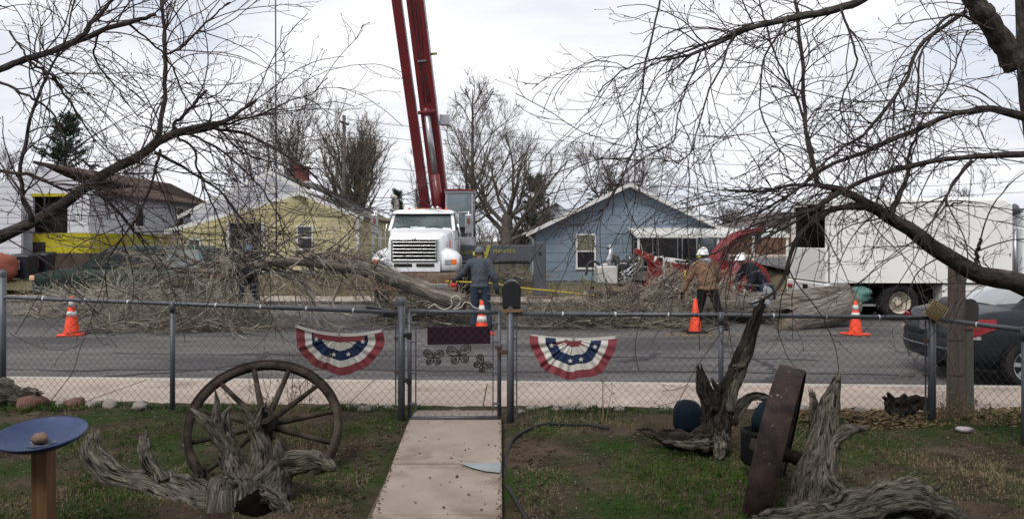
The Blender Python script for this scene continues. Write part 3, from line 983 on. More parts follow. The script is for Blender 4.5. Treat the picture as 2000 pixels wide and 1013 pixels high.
def wheel(parent, c, axis, R, w, rim, rimmat, lugs=8, spokes=0, face=1):
    """tyre with tread shoulders > rim; axis points to the outside"""
    ax = Vector(axis).normalized()
    t = MB().lathe([(rim, -w / 2), (R * .93, -w / 2), (R, -w * .36), (R, w * .36), (R * .93, w / 2), (R * .8, w * .52), (rim, w * .46), (rim * .98, -w * .4)], c, ax, 36)
    ty = part('wheel', t, m_tyre, parent)
    r = MB().lathe([(rim, w * .47), (rim * .93, w * .44), (rim * .86, w * .12), (rim * .55, w * .05), (rim * .45, w * .26), (rim * .28, w * .3), (0.001, w * .3)], c, ax, 28)
    part('rim', r, rimmat, ty)
    u = ax.orthogonal().normalized()
    v = ax.cross(u)
    if spokes:
        sp = MB()
        for k in range(spokes):
            a = 2 * math.pi * k / spokes
            d = u * math.cos(a) + v * math.sin(a)
            e = u * -math.sin(a) + v * math.cos(a)
            c0 = Vector(c) + ax * (w * .40)
            sp.hexa([c0 + d * rim * .2 - e * rim * .13 - ax * .03, c0 + d * rim * .95 - e * rim * .2 - ax * .03, c0 + d * rim * .2 + e * rim * .13 - ax * .03, c0 + d * rim * .95 + e * rim * .2 - ax * .03,
                     c0 + d * rim * .2 - e * rim * .1, c0 + d * rim * .95 - e * rim * .14, c0 + d * rim * .2 + e * rim * .1, c0 + d * rim * .95 + e * rim * .14])
        part('spokes', sp, rimmat, ty)
    else:
        lg = MB()
        for k in range(lugs):
            a = 2 * math.pi * k / lugs
            d = u * math.cos(a) + v * math.sin(a)
            lg.tube([Vector(c) + d * rim * .36 + ax * w * .2, Vector(c) + d * rim * .36 + ax * w * .34], .018, 6)
        part('lug_nuts', lg, m_dark, ty)
    return ty


def text_part(s, size, m, parent, M, name='lettering', extrude=.004):
    cu = bpy.data.curves.new(name, 'FONT')
    cu.body = s
    cu.size = size
    cu.extrude = extrude
    cu.align_x = 'CENTER'
    cu.align_y = 'CENTER'
    to = bpy.data.objects.new(name + '_curve', cu)
    col.objects.link(to)
    dg = bpy.context.evaluated_depsgraph_get()
    me = bpy.data.meshes.new_from_object(to.evaluated_get(dg))
    bpy.data.objects.remove(to)
    o = bpy.data.objects.new(name, me)
    col.objects.link(o)
    me.materials.clear()
    me.materials.append(m)
    o.parent = parent
    me.transform(ROOTM[parent.name].inverted() @ M)
    ROOTM[o.name] = ROOTM[parent.name]
    return o


def facing(x, y, z):
    """matrix for text standing upright, read from -Y"""
    return Matrix.Translation((x, y, z)) @ Matrix.Rotation(math.radians(90), 4, 'X')


# --- crane truck, nose to the street
TX, TY = -2.66, 21.0
ct = thing('crane_truck', 'white conventional crane truck facing us with tall red boom', 'truck', (TX, TY, 0))


def tb(x0, x1, y0, y1, z0, z1):
    return MB().box(TX + x0, TX + x1, TY + y0, TY + y1, z0, z1)


def sect(y, hw_t, z_t, hw_b, z_b, z_m=None, hw_m=None):
    """closed cross-section ring at depth y: rounded top, given half-widths"""
    zm = z_m if z_m is not None else (z_t + z_b) / 2
    hm = hw_m if hw_m is not None else (hw_t + hw_b) / 2
    r = [(-hw_b, z_b), (-hm, zm), (-hw_t, z_t - .07), (-hw_t + .09, z_t), (0, z_t + .02), (hw_t - .09, z_t), (hw_t, z_t - .07), (hm, zm), (hw_b, z_b)]
    return [(TX + x, TY + y, z) for x, z in r]


hood = MB().loft([sect(.06, .70, 2.10, .80, 1.22), sect(0.0, .68, 2.03, .80, 1.2), sect(.12, .72, 2.14, .82, 1.2), sect(.9, .80, 2.25, .9, 1.2), sect(1.7, .90, 2.34, .96, 1.2)][1:])
hd = part('hood', hood, m_truck_white, ct)
cabm = MB().loft([sect(1.62, .93, 2.34, .97, .9), sect(1.75, .92, 2.40, .99, .9)] +
                 [sect(y, .95, 2.36, 1.0, .9) for y in (1.8, 3.3)])
part('cab', cabm, m_truck_white, ct)
# cab upper: pillars, roof
for s in (-1, 1):
    pl = MB().hexa([(TX + s * .99, TY + 1.62, 2.3), (TX + s * .90, TY + 1.62, 2.3), (TX + s * .99, TY + 1.74, 2.3), (TX + s * .90, TY + 1.74, 2.3),
             (TX + s * .90, TY + 2.05, 2.84), (TX + s * .82, TY + 2.05, 2.84), (TX + s * .90, TY + 2.17, 2.84), (TX + s * .82, TY + 2.17, 2.84)])
    part('pillar', pl, m_truck_white, ct)
    part('pillar', MB().box(TX + s * .93 - .05, TX + s * .93 + .05, TY + 3.1, TY + 3.3, 2.3, 2.84), m_truck_white, ct)
rf = MB().loft([[(TX + x * k, TY + y, z) for x, z in ((-.93, zb), (-.90, zt - .03), (-.8, zt), (0, zt + .035), (.8, zt), (.90, zt - .03), (.93, zb))]
                for (y, k, zb, zt) in ((1.93, .97, 2.80, 2.85), (1.98, 1.0, 2.80, 2.89), (2.2, 1.0, 2.80, 2.93), (3.2, 1.0, 2.80, 2.93), (3.32, .98, 2.80, 2.88))])
rfo = part('cab_roof', rf, m_truck_white, ct)
for xx in (-.45, -.22, 0.02, .5, .7):
    part('marker_lamp', MB().ball((TX + xx, TY + 2.2, 2.965), (.045, .06, .03), 8, 6), m_amber, rfo)
for xx in (.35,):
    part('horn', MB().tube([(TX + xx - .09, TY + 2.2, 3.0), (TX + xx - .09, TY + 2.7, 3.0)], [.05, .02], 10).tube([(TX + xx + .06, TY + 2.2, 3.0), (TX + xx + .06, TY + 2.7, 3.0)], [.05, .02], 10), m_chrome, rfo)
ws = MB().hexa([(TX - .90, TY + 1.66, 2.33), (TX + .90, TY + 1.66, 2.33), (TX - .90, TY + 1.69, 2.33), (TX + .90, TY + 1.69, 2.33),
                (TX - .82, TY + 2.07, 2.83), (TX + .82, TY + 2.07, 2.83), (TX - .82, TY + 2.10, 2.83), (TX + .82, TY + 2.10, 2.83)])
wso = part('windscreen', ws, m_screen, ct)
part('sun_strip', MB().hexa([(TX - .83, TY + 2.00, 2.765), (TX + .83, TY + 2.00, 2.765), (TX - .83, TY + 2.02, 2.765), (TX + .83, TY + 2.02, 2.765),
                             (TX - .82, TY + 2.05, 2.82), (TX + .82, TY + 2.05, 2.82), (TX - .82, TY + 2.07, 2.82), (TX + .82, TY + 2.07, 2.82)]), m_black, wso)
for a, b in ((-.75, -.25), (.1, .62)):
    part('wiper', MB().tube([(TX + a, TY + 1.66, 2.38), (TX + (a + b) / 2, TY + 1.68, 2.41), (TX + b, TY + 1.65, 2.36)], .014, 6), m_black, wso)
part('paper', MB().box(TX - .33, TX - .12, TY + 1.645, TY + 1.65, 2.36, 2.42), mat('paper', (.5, .6, .66)), wso)
for s in (-1, 1):
    part('side_window', MB().hexa([(TX + s * .985, TY + 1.8, 2.36), (TX + s * .985, TY + 3.1, 2.36), (TX + s * .96, TY + 1.8, 2.36), (TX + s * .96, TY + 3.1, 2.36),
                                   (TX + s * .93, TY + 2.15, 2.80), (TX + s * .93, TY + 3.1, 2.80), (TX + s * .9, TY + 2.15, 2.80), (TX + s * .9, TY + 3.1, 2.80)]), m_screen, ct)
# grille
gs = part('grille_surround', tb(-.66, .66, -.05, .02, 1.42, 2.08).box(TX - .6, TX + .6, TY - .06, TY + .02, 1.20, 1.26), m_truck_white, ct, bevel=.03)
part('grille_void', tb(-.57, .57, -.058, -.045, 1.48, 2.0), m_dark, gs)
for k in range(5):
    z = 1.56 + k * .095
    part('grille_bar', tb(-.59, .59, -.10, -.05, z, z + .032), m_chrome, gs, bevel=.008)
part('grille_frame', tb(-.64, -.57, -.09, -.05, 1.45, 2.03).box(TX + .57, TX + .64, TY - .09, TY - .05, 1.45, 2.03).box(TX - .64, TX + .64, TY - .09, TY - .05, 1.43, 1.49).box(TX - .64, TX + .64, TY - .09, TY - .05, 2.0, 2.05), m_chrome, gs, bevel=.012)
part('badge', MB().ball((TX, TY - .07, 2.035), (.085, .03, .045), 14, 8), m_steel, gs)
for a, b in ((-.56, -.07), (.05, .54)):
    part('lower_slot', tb(a, b, -.075, -.055, 1.295, 1.375), m_dark, gs)
part('valance', tb(-.7, .7, -.055, .05, 1.15, 1.425), m_truck_white, gs, bevel=.015)
for s in (-1, 1):
    rings = []
    for (y, x0, x1, z0, z1) in ((-.02, .74, 1.14, 1.2, 1.55), (.05, .72, 1.18, 1.18, 1.62), (.25, .70, 1.20, 1.2, 1.70), (.6, .7, 1.22, 1.3, 1.74), (1.1, .75, 1.22, 1.3, 1.68), (1.5, .8, 1.2, 1.1, 1.45)):
        rings.append([(TX + s * x, TY + y, z) for x, z in ((x0, z0), (x0, z1 + .1), (x0 + (x1 - x0) * .35, z1 + .06), (x0 + (x1 - x0) * .75, z1 - .02), (x1, z1 - .14), (x1, z0))])
    f = part('fender', MB().loft(rings), m_truck_white, ct)
    cx = TX + s * .91
    part('headlight', MB().box(cx - .09, cx + .09, TY - .045, TY + .01, 1.345, 1.50), m_lamp, f, bevel=.02)
    part('indicator', MB().box(TX + s * 1.075 - .075, TX + s * 1.075 + .075, TY - .035, TY + .03, 1.345, 1.50), m_amber, f, bevel=.02)
    # mirrors on tubular arms
    mx = TX + s * 1.38
    part('mirror', MB().box(mx - .10, mx + .10, TY + 1.55, TY + 1.68, 2.2, 2.78), m_steel, ct, bevel=.03)
    part('mirror_arm', MB().tube([(TX + s * .97, TY + 1.9, 2.83), (mx, TY + 1.6, 2.85), (mx, TY + 1.6, 2.1), (TX + s * .97, TY + 1.85, 2.05)], .018, 8), m_chrome, ct)
    part('mirror_marker', MB().box(mx - .04, mx + .04, TY + 1.535, TY + 1.55, 2.5, 2.65), mat('dull_red', (.16, .03, .025), rough=.5), ct)
    part('grab_rail', MB().tube([(TX + s * 1.05, TY + 1.8, 2.5), (TX + s * 1.12, TY + 1.85, 2.2), (TX + s * 1.1, TY + 1.85, 1.5)], .02, 8), m_chrome, ct)
    wheel(ct, (TX + s * 1.02, TY + .75, .52), (s, 0, 0), .52, .28, .29, m_rim)
    for yy in (5.6, 6.9):
        wheel(ct, (TX + s * .95, TY + yy, .52), (s, 0, 0), .52, .55, .29, m_rim)
part('side_decal', MB().box(TX + .885, TX + .90, TY + .62, TY + .70, 1.75, 1.98), mat('decal_blue', (.12, .2, .36)), hd)
part('side_decal', MB().box(TX + .895, TX + .91, TY + .78, TY + .9, 1.75, 2.02), mat('decal_orange', (.55, .11, .03)), hd)
part('bumper', tb(-1.15, 1.15, -.12, .12, .62, 1.12), mat('rusty_bumper', (0.20, 0.16, 0.13), (0.12, 0.06, 0.035), scale=3, rough=.7), ct, bevel=.04)
part('number_plate', tb(-.35, -.05, -.14, -.122, .92, 1.07), m_steel, ct)
part('chassis', tb(-.45, .45, .1, 9.5, .6, .95), m_under, ct)
part('deck', tb(-1.2, 1.2, 3.5, 9.8, 1.0, 1.2), m_outrig, ct)
part('exhaust_stack', MB().tube([(TX - 1.02, TY + 3.5, 1.2), (TX - 1.02, TY + 3.5, 3.2), (TX - 1.05, TY + 3.4, 3.36), (TX - 1.14, TY + 3.3, 3.42)], [.11, .085, .085, .08], 12), mat('stack', (.45, .43, .38), (.3, .28, .25), scale=4, rough=.5, metal=.4), ct)
# outriggers
for s, x0, x1 in ((1, .9, 3.55),):
    og = MB().box(TX + x0, TX + x1, TY + 3.6, TY + 4.0, 1.35, 1.86)
    o1 = part('outrigger_beam', og, m_outrig, ct, bevel=.02)
    ex = TX + (x1 if s > 0 else x0)
    part('outrigger_leg', MB().box(ex - .2, ex + .2, TY + 3.55, TY + 4.05, .25, 1.95), m_outrig, o1, bevel=.02)
    part('outrigger_pad', MB().box(ex - .4, ex + .4, TY + 3.4, TY + 4.2, .1, .25), m_picket, o1, bevel=.02)
    part('lower_rail', MB().box(TX + x0, TX + x1 - .3, TY + 3.54, TY + 3.6, 1.26, 1.33), m_under, o1)
    part('pin', MB().tube([(ex, TY + 3.54, 1.62), (ex, TY + 3.5, 1.62)], .045, 10), m_black, o1)
    if s > 0:
        text_part('MANITEX', .17, m_yel, o1, facing(TX + 2.42, TY + 3.592, 1.66))
        text_part('MANITEX', .15, m_yel, o1, facing(TX + 1.22, TY + 3.592, 1.62))
        part('hazard_stripe', MB().hexa([(TX + 1.75, TY + 3.585, 1.37), (TX + 1.83, TY + 3.585, 1.37), (TX + 1.75, TY + 3.598, 1.37), (TX + 1.83, TY + 3.598, 1.37),
                                         (TX + 1.86, TY + 3.585, 1.85), (TX + 1.98, TY + 3.585, 1.85), (TX + 1.86, TY + 3.598, 1.85), (TX + 1.98, TY + 3.598, 1.85)]), m_yel, o1)
# operator cab
OX, OY = -1.72, 25.0
oc = MB()
for dx in (-.45, .40):
    for dy in (0, 1.25):
        oc.box(OX + dx, OX + dx + .06, OY + dy, OY + dy + .06, 2.05, 3.55)
oc.box(OX - .48, OX + .49, OY - .02, OY + 1.34, 3.55, 3.64).box(OX - .46, OX + .47, OY, OY + 1.3, 1.95, 2.12)
oc.box(OX - .45, OX + .46, OY + 1.25, OY + 1.3, 2.0, 3.55)
m_cabgrey = mat('cab_grey', (0.32, 0.33, 0.36), (0.24, 0.23, 0.26), scale=3, rough=.5)
oco = part('operator_cab', oc, m_cabgrey, ct, bevel=.015)
part('pane', MB().box(OX - .39, OX + .40, OY + .01, OY + .03, 2.45, 3.53), mat('pale_glass', (0.10, 0.13, 0.14), (0.17, 0.20, 0.215), scale=2, rough=.08, spec=.7), oco)
part('cab_roof_panel', MB().box(OX - .5, OX + .5, OY - .05, OY + 1.35, 3.62, 3.68), m_crane_red, oco)
part('side_pane', MB().box(OX + .44, OX + .455, OY + .1, OY + 1.2, 2.4, 3.5), MATS['pale_glass'], oco)
part('cab_light', MB().lathe([(.0, 0), (.075, 0), (.075, .06), (.03, .1)], (OX + .33, OY - .02, 2.62), (0, -1, 0), 14), m_lamp, oco)
part('cab_step', MB().box(OX - .1, OX + .5, OY - .1, OY + 1.2, 1.55, 1.95), m_cabgrey, oco, bevel=.02)
# boom
Bb, Bt = Vector((-2.42, 26.6, 2.9)), Vector((-5.5, 17.7, 34.0))
bd = (Bt - Bb).normalized()
bx = bd.cross(Vector((0, 1, 0))).normalized()
if bx.x < 0:
    bx = -bx
by = bd.cross(bx).normalized()
if by.y > 0:
    by = -by


def beam(p, q, hw, hh):
    return MB().hexa([p - bx * hw + by * hh, p + bx * hw + by * hh, p - bx * hw - by * hh, p + bx * hw - by * hh,
                      q - bx * hw + by * hh, q + bx * hw + by * hh, q - bx * hw - by * hh, q + bx * hw - by * hh])


LB = (Bt - Bb).length
bo = part('boom', beam(Bb - bd * .3, Bb + bd * 11, .27, .36), m_crane_red, ct, bevel=.03)
part('boom_section', beam(Bb + bd * 10.5, Bb + bd * 19, .22, .30), m_crane_red, bo, bevel=.02)
part('boom_section', beam(Bb + bd * 18.6, Bb + bd * 26, .18, .25), m_crane_red, bo, bevel=.02)
part('boom_tip', beam(Bb + bd * 25.7, Bt + bd * .3, .14, .2), m_crane_red, bo, bevel=.02)
part('boom_side_stripe', MB().hexa([v + bx * .272 for v in [Bb + bd * 1 + by * .2, Bb + bd * 1 + by * .2 + bx * .008, Bb + bd * 1 + by * .3, Bb + bd * 1 + by * .3 + bx * .008,
                                                            Bb + bd * 10.9 + by * .2, Bb + bd * 10.9 + by * .2 + bx * .008, Bb + bd * 10.9 + by * .3, Bb + bd * 10.9 + by * .3 + bx * .008]]), m_cabgrey, bo)
jb = Bb + bx * -.52 + bd * .2 + by * .12
part('stowed_jib', beam(jb, jb + bd * 11 + bx * -.10, .155, .2), m_crane_red, ct, bevel=.02)
lc0, lc1 = Bb + by * 1.0 + bd * -.1 + bx * .05 + Vector((0, 0, -.05)), Bb + bd * 3.6 + by * .48 + bx * -.05
lm_ = lc0 + (lc1 - lc0) * .46
part('lift_cylinder', MB().tube([lc0, lm_], .14, 14), m_crane_red, ct)
part('lift_rod', MB().tube([lm_, lc1], .105, 14), m_steel, ct)
part('lift_pin', MB().tube([lc1 - bx * .28, lc1 + bx * .28], .06, 10).ball(lc1, .16, 10, 8), m_crane_red, ct)
part('turret', MB().box(-3.1, -1.9, 25.6, 27.4, 1.2, 3.1), m_crane_red, ct, bevel=.06)
part('boom_work_lamp', MB().hexa([Bb + bd * 3.1 + bx * .29 + by * .1 + Vector(v) for v in ((0, 0, 0), (.32, 0, 0), (0, .25, 0), (.32, .25, 0), (0, 0, .36), (.32, 0, .36), (0, .25, .36), (.32, .25, .36))]), m_steel, bo, bevel=.02)
part('boom_hook_point', MB().tube([Bb + bd * 5.4 + bx * .25, Bb + bd * 5.4 + bx * .48], .04, 8), m_yel, bo)
hs = MB()
for k_, off in enumerate((-.10, .0, .09)):
    hs.tube([Bb + bd * t_ + by * (.372 + .02 * math.sin(t_ * 3 + k_)) + bx * (off + .02 * math.sin(t_ * 1.7 + k_)) for t_ in np.linspace(3.9, 10.9, 24)], .014, 6)
part('hydraulic_hose', hs, m_black, bo, kind='stuff')
for t_ in (5.2, 7.4, 9.6):
    part('hose_clamp', MB().hexa([Bb + bd * (t_ + dz_) + by * dy_ + bx * dx_ for dz_ in (0, .06) for dy_ in (.365, .40) for dx_ in (-.15, .14)]), m_steel, bo)
    part('wear_pad', MB().hexa([Bb + bd * (t_ + 1 + dz_) + by * dy_ + bx * dx_ for dz_ in (0, .22) for dy_ in (-.1, .1) for dx_ in (.268, .285)]), m_cabgrey, bo)
# hoist line
hl = MB().tube([Bt, Vector((-5.48, 17.68, 20)), Vector((-5.42, 17.6, 8)), Vector((-5.40, 17.6, 1.62))], .016, 6)
single('hoist_cable', hl, mat('wire_rope', (.12, .12, .13), rough=.5, metal=.6), 'thin steel hoist cable hanging straight down to the lifted limb', 'cable')

# --- white chip truck
ch_t = thing('chip_truck', 'white high-sided chip box truck with open dark rear at right', 'truck', (9.9, 20, 0))
bx0, bx1, cy0, cy1 = 7.77, 12.2, 18.8, 21.2
cb = MB()
ring = []
for x, k in ((bx0, 0), (bx1 - .15, 0), (bx1, 1)):
    zt = 3.03 - .10 * k
    ring.append([(x, cy0, .97), (x, cy0, zt - .06), (x, cy0 + .02, zt - .015), (x, cy0 + .06, zt), (x, cy1 - .14, zt), (x, cy1, zt - .1), (x, cy1, .97)])
cb.loft([ring[0], ring[1]], closed=False, cap=False, smooth=False)
cb.loft([ring[1], ring[2]], closed=False, cap=True, smooth=False)
cbo = part('chip_box', cb, m_box_white, ch_t)
s_ = cbo.modifiers.new('shell', 'SOLIDIFY')
s_.thickness = .04
part('box_floor', MB().box(bx0, bx1, cy0 + .02, cy1 - .02, .93, 1.0), m_under, ch_t)
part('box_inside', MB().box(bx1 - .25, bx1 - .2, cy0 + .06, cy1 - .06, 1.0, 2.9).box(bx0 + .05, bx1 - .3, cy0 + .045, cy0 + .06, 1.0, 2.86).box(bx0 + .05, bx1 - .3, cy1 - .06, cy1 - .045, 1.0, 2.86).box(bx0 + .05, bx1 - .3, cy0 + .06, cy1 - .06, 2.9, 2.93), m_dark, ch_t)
part('side_rail', MB().box(bx0 + .02, bx1 - .02, cy0 - .025, cy0 - .002, 2.46, 2.50), m_box_white, cbo)
for xx in (8.9, 10.05, 11.2):
    part('panel_seam', MB().box(xx, xx + .02, cy0 - .006, cy0 - .002, 1.0, 2.85), mat('seam', (.36, .36, .36)), cbo)
rv = MB()
for xx in np.arange(bx0 + .1, bx1 - .1, .16):
    for zz in (1.05, 2.42, 2.54):
        rv.ball((xx, cy0 - .003, zz), (.012, .006, .012), 6, 4)
part('rivets', rv, mat('rivet', (.5, .5, .49), rough=.5), cbo, kind='stuff')
part('rub_rail', MB().box(bx0, bx1, cy0 - .03, cy0 - .002, .97, 1.01), mat('rub_rail', (.4, .4, .39), (.28, .27, .25), scale=4, rough=.6), cbo)
part('hinge', MB().box(12.16, 12.19, cy0 - .03, cy0 - .002, 1.1, 1.2), m_steel, cbo)
part('hinge', MB().box(12.16, 12.19, cy0 - .03, cy0 - .002, 1.6, 1.7), m_steel, cbo)
part('cabinet_latch', MB().box(11.4, 11.46, cy0 - .035, cy0 - .02, 1.35, 1.47), m_black, cbo)
part('cabinet_door', MB().box(11.35, 12.15, cy0 - .02, cy0 - .002, .99, 1.82), m_box_white, cbo, bevel=.006)
tg = MB().box(bx0 - .10, bx0 - .02, cy0 - .01, cy1 + .05, .98, 1.82)
tgo = part('tailgate', tg, m_box_white, ch_t, bevel=.02)
part('tail_sill', MB().box(bx0 - .16, bx0 - .04, cy0 - .03, cy1 + .08, .62, .95), m_box_white, ch_t, bevel=.02)
for yy in (18.98, 19.16, 20.9, 21.08):
    part('tail_lamp', MB().lathe([(.0, .04), (.065, .03), (.07, 0)], (bx0 - .16, yy, .78), (-1, 0, 0), 14), m_redlens, tgo)
part('plate_box', MB().box(bx0 - .185, bx0 - .165, 19.75, 20.05, .70, .88), m_dark, tgo)
part('rear_frame', MB().box(bx0 - .06, bx0 + .02, cy0, cy0 + .12, 1.82, 2.95).box(bx0 - .06, bx0 + .02, cy1 - .12, cy1, 1.82, 2.95).box(bx0 - .06, bx0 + .02, cy0, cy1, 2.9, 3.0), m_box_white, ch_t)
part('side_skirt', MB().prism([(bx0 - .05, .97), (bx0 - .05, .66), (bx0 + .22, .66), (bx0 + .4, .97)], 'y', cy0, cy0 + .05), m_box_white, ch_t)
part('side_marker', MB().lathe([(0, .03), (.05, .02), (.055, 0)], (bx0 + .1, cy0, .80), (0, -1, 0), 12), m_redlens, ch_t)
part('chassis', MB().box(bx0 + .2, 15, 19.5, 20.5, .55, .95), m_under, ch_t)
part('underbody', MB().box(bx0 + .5, 12.2, 19.25, 20.9, .35, .94), m_under, ch_t)
part('tool_box', MB().box(10.55, 12.25, cy0 + .02, cy0 + .5, .50, .95), m_box_white, ch_t, bevel=.015)
part('tool_box_latch', MB().lathe([(0, .02), (.06, .015), (.065, 0)], (11.05, cy0 + .02, .8), (0, -1, 0), 14), m_steel, ch_t)
wheel(ch_t, (9.53, cy0 + .30, .48), (0, -1, 0), .48, .5, .27, m_rim, lugs=8)
wheel(ch_t, (9.53, cy1 - .30, .48), (0, 1, 0), .48, .5, .27, m_rim, lugs=8)
wheel(ch_t, (13.6, cy0 + .25, .48), (0, -1, 0), .48, .28, .27, m_rim, lugs=8)
wheel(ch_t, (13.6, cy1 - .25, .48), (0, 1, 0), .48, .28, .27, m_rim, lugs=8)
ccab = MB().box(12.55, 14.6, cy0 + .05, cy1 - .05, .7, 2.35).box(12.6, 13.9, cy0 + .1, cy1 - .1, 2.3, 2.75)
cco = part('cab', ccab, m_truck_white, ch_t, bevel=.06)
part('side_window', MB().box(12.8, 13.6, cy0 + .07, cy0 + .095, 1.75, 2.55), m_screen, cco)
part('exhaust_stack', MB().tube([(12.33, cy0 + .2, .8), (12.33, cy0 + .2, 2.62)], .075, 12).tube([(12.48, cy0 + .25, .8), (12.48, cy0 + .25, 2.3)], .06, 12), m_steel, ch_t)
part('cab_spoiler', MB().ball((12.5, cy0 + .3, 2.78), (.10, .12, .14), 10, 8).box(12.5, 14, cy0 + .2, cy1 - .2, 2.72, 2.8), m_outrig, ch_t)
tp = MB().ball((8.47, cy0 + .12, .66), (.34, .22, .22), 18, 12, noise=.5, seed=3)
single('tarp_bundle', tp, mat('teal_tarp', (.10, .22, .19), (.05, .13, .11), scale=7, rough=.5, bump=.6, bscale=9, bdist=.05), 'crumpled teal tarp bundle tucked under the white chip truck', 'tarp')
part('tarp_tray', MB().box(8.1, 8.9, cy0 - .02, cy0 + .4, .40, .45), m_steel, ch_t)

# --- red wood chipper
CY = 19.6
wc = thing('wood_chipper', 'red towable wood chipper with curved discharge chute and white tank', 'wood chipper', (4.6, CY + .6, 0))


def cx_(px):
    return GX(px, CY)


def cz_(py):
    return CAM_H - (py - HY) / FPX * CY


def cpoly(pts, y0, y1):
    return MB().prism([(cx_(a), cz_(b)) for a, b in pts], 'y', y0, y1)


part('chassis', MB().box(cx_(1150), cx_(1500), CY + .25, CY + .45, .5, .64).box(cx_(1150), cx_(1500), CY + 1.05, CY + 1.25, .5, .64), m_under, wc, bevel=.02)
part('tongue', MB().tube([(cx_(1205), CY + .7, .55), (cx_(1145), CY + .6, .60)], .07, 8).tube([(cx_(1160), CY + .5, .1), (cx_(1160), CY + .5, .8)], .05, 8), m_cabgrey, wc)
part('tongue_hose', MB().tube(resample([(cx_(1148), CY + .5, cz_(540)), (cx_(1152), CY + .5, cz_(518)), (cx_(1164), CY + .5, cz_(511)), (cx_(1176), CY + .5, cz_(518))], [.03] * 4, 14)[0], .032, 8), m_black, wc)
part('tool_tray', MB().hexa([(cx_(1140), CY + .2, .95), (cx_(1168), CY + .2, .78), (cx_(1140), CY + .9, .95), (cx_(1168), CY + .9, .78),
                             (cx_(1142), CY + .2, 1.03), (cx_(1170), CY + .2, .86), (cx_(1142), CY + .9, 1.03), (cx_(1170), CY + .9, .86)]), mat('olive_tray', (.16, .15, .08), (.1, .09, .05), scale=5, rough=.8), wc)
m_tank = mat('tank_white', (.50, .49, .47), (.36, .35, .33), scale=3, rough=.6)
part('fuel_tank', MB().box(cx_(1168), cx_(1184), CY + .1, CY + .9, cz_(553), cz_(521)).box(cx_(1179), cx_(1207), CY + .05, CY + .9, cz_(555), cz_(520)), m_tank, wc, bevel=.03)
part('tank_cap', MB().tube([(cx_(1186), CY + .4, cz_(520)), (cx_(1186), CY + .4, cz_(515))], .07, 12), m_tank, wc)
part('exhaust_stack', MB().tube([(cx_(1195), CY + .6, cz_(520)), (cx_(1195), CY + .6, cz_(506)), (cx_(1198), CY + .6, cz_(498)), (cx_(1198), CY + .6, cz_(477))], [.11, .11, .07, .065], 12), m_steel, wc)
en = MB()
rg = np.random.default_rng(12)
for k in range(22):
    px, py = rg.uniform(1207, 1262), rg.uniform(502, 552)
    s = rg.uniform(.05, .15)
    c = Vector((cx_(px), CY + rg.uniform(.2, .9), cz_(py)))
    if k % 2:
        en.box(c.x - s, c.x + s, c.y - s, c.y + s, c.z - s * .8, c.z + s * .8)
    else:
        en.lathe([(s * .3, -s), (s, -s), (s, s), (s * .3, s)], c, (rg.normal(), -1, rg.normal() * .3), 14)
en.box(cx_(1210), cx_(1262), CY + .3, CY + 1.0, cz_(560), cz_(508))
part('engine', en, mat('engine_grime', (.035, .036, .036), (.11, .11, .105), scale=6, rough=.6), wc, bevel=.01)
for k in range(7):
    a = [Vector((cx_(rg.uniform(1205, 1265)), CY + .15, cz_(rg.uniform(500, 552)))) for _ in range(4)]
    part('engine_hose', MB().tube(resample(a, [.02] * 4, 12)[0], .02, 6), m_black if k % 2 else m_steel, wc)
part('infeed_side', cpoly([(1230, 592), (1268, 546), (1283, 533), (1284, 512), (1345, 516), (1352, 592)], CY + .05, CY + .15), m_chip_red, wc, bevel=.01)
part('infeed_side', cpoly([(1230, 592), (1268, 546), (1283, 533), (1284, 512), (1345, 516), (1352, 592)], CY + 1.35, CY + 1.45), m_chip_red, wc, bevel=.01)
part('infeed_floor', MB().box(cx_(1230), cx_(1352), CY + .1, CY + 1.4, cz_(592), cz_(586)), m_chip_red, wc)
part('infeed_back', MB().box(cx_(1345), cx_(1352), CY + .1, CY + 1.4, cz_(590), cz_(514)), m_chip_red, wc)
part('yoke_arm', MB().hexa([(cx_(1246), CY + .3, cz_(496)), (cx_(1290), CY + .3, cz_(524)), (cx_(1246), CY + .7, cz_(496)), (cx_(1290), CY + .7, cz_(524)),
                            (cx_(1248), CY + .3, cz_(485)), (cx_(1292), CY + .3, cz_(505)), (cx_(1248), CY + .7, cz_(485)), (cx_(1292), CY + .7, cz_(505))]), m_chip_red, wc, bevel=.02)
part('control_bar', MB().tube([(cx_(1278), CY + .0, cz_(512)), (cx_(1281), CY + .0, cz_(502)), (cx_(1294), CY + .0, cz_(501)), (cx_(1296), CY - .02, cz_(508)), (cx_(1298), CY - .02, cz_(588))], .035, 8)
     .tube([(cx_(1296), CY - .02, cz_(535)), (cx_(1286), CY, cz_(543)), (cx_(1297), CY - .02, cz_(554))], .025, 8), m_tank, wc)
part('feed_cover', cpoly([(1312, 512), (1320, 504), (1356, 511), (1362, 526)], CY + .1, CY + 1.3), m_tank, wc, bevel=.01)
text_part('BC1800', .13, m_tank, wc, facing(cx_(1268), CY + .042, cz_(573)), name='model_lettering')
part('side_stripe', MB().hexa([(cx_(1252), CY + .035, cz_(568)), (cx_(1306), CY + .035, cz_(574)), (cx_(1252), CY + .045, cz_(568)), (cx_(1306), CY + .045, cz_(574)),
                               (cx_(1262), CY + .035, cz_(561)), (cx_(1306), CY + .035, cz_(567)), (cx_(1262), CY + .045, cz_(561)), (cx_(1306), CY + .045, cz_(567))]), m_outrig, wc)
dr = MB().lathe([(.0, 0), (.56, 0), (.60, .04), (.60, 1.0), (.56, 1.04), (0, 1.04)], (cx_(1465), CY + 1.25, cz_(553)), (0, -1, 0), 32)
part('drum_housing', dr, m_chip_red, wc)
part('drum_body', cpoly([(1352, 590), (1352, 520), (1400, 505), (1440, 512), (1465, 560), (1465, 590)], CY + .3, CY + 1.2), m_chip_red, wc, bevel=.02)
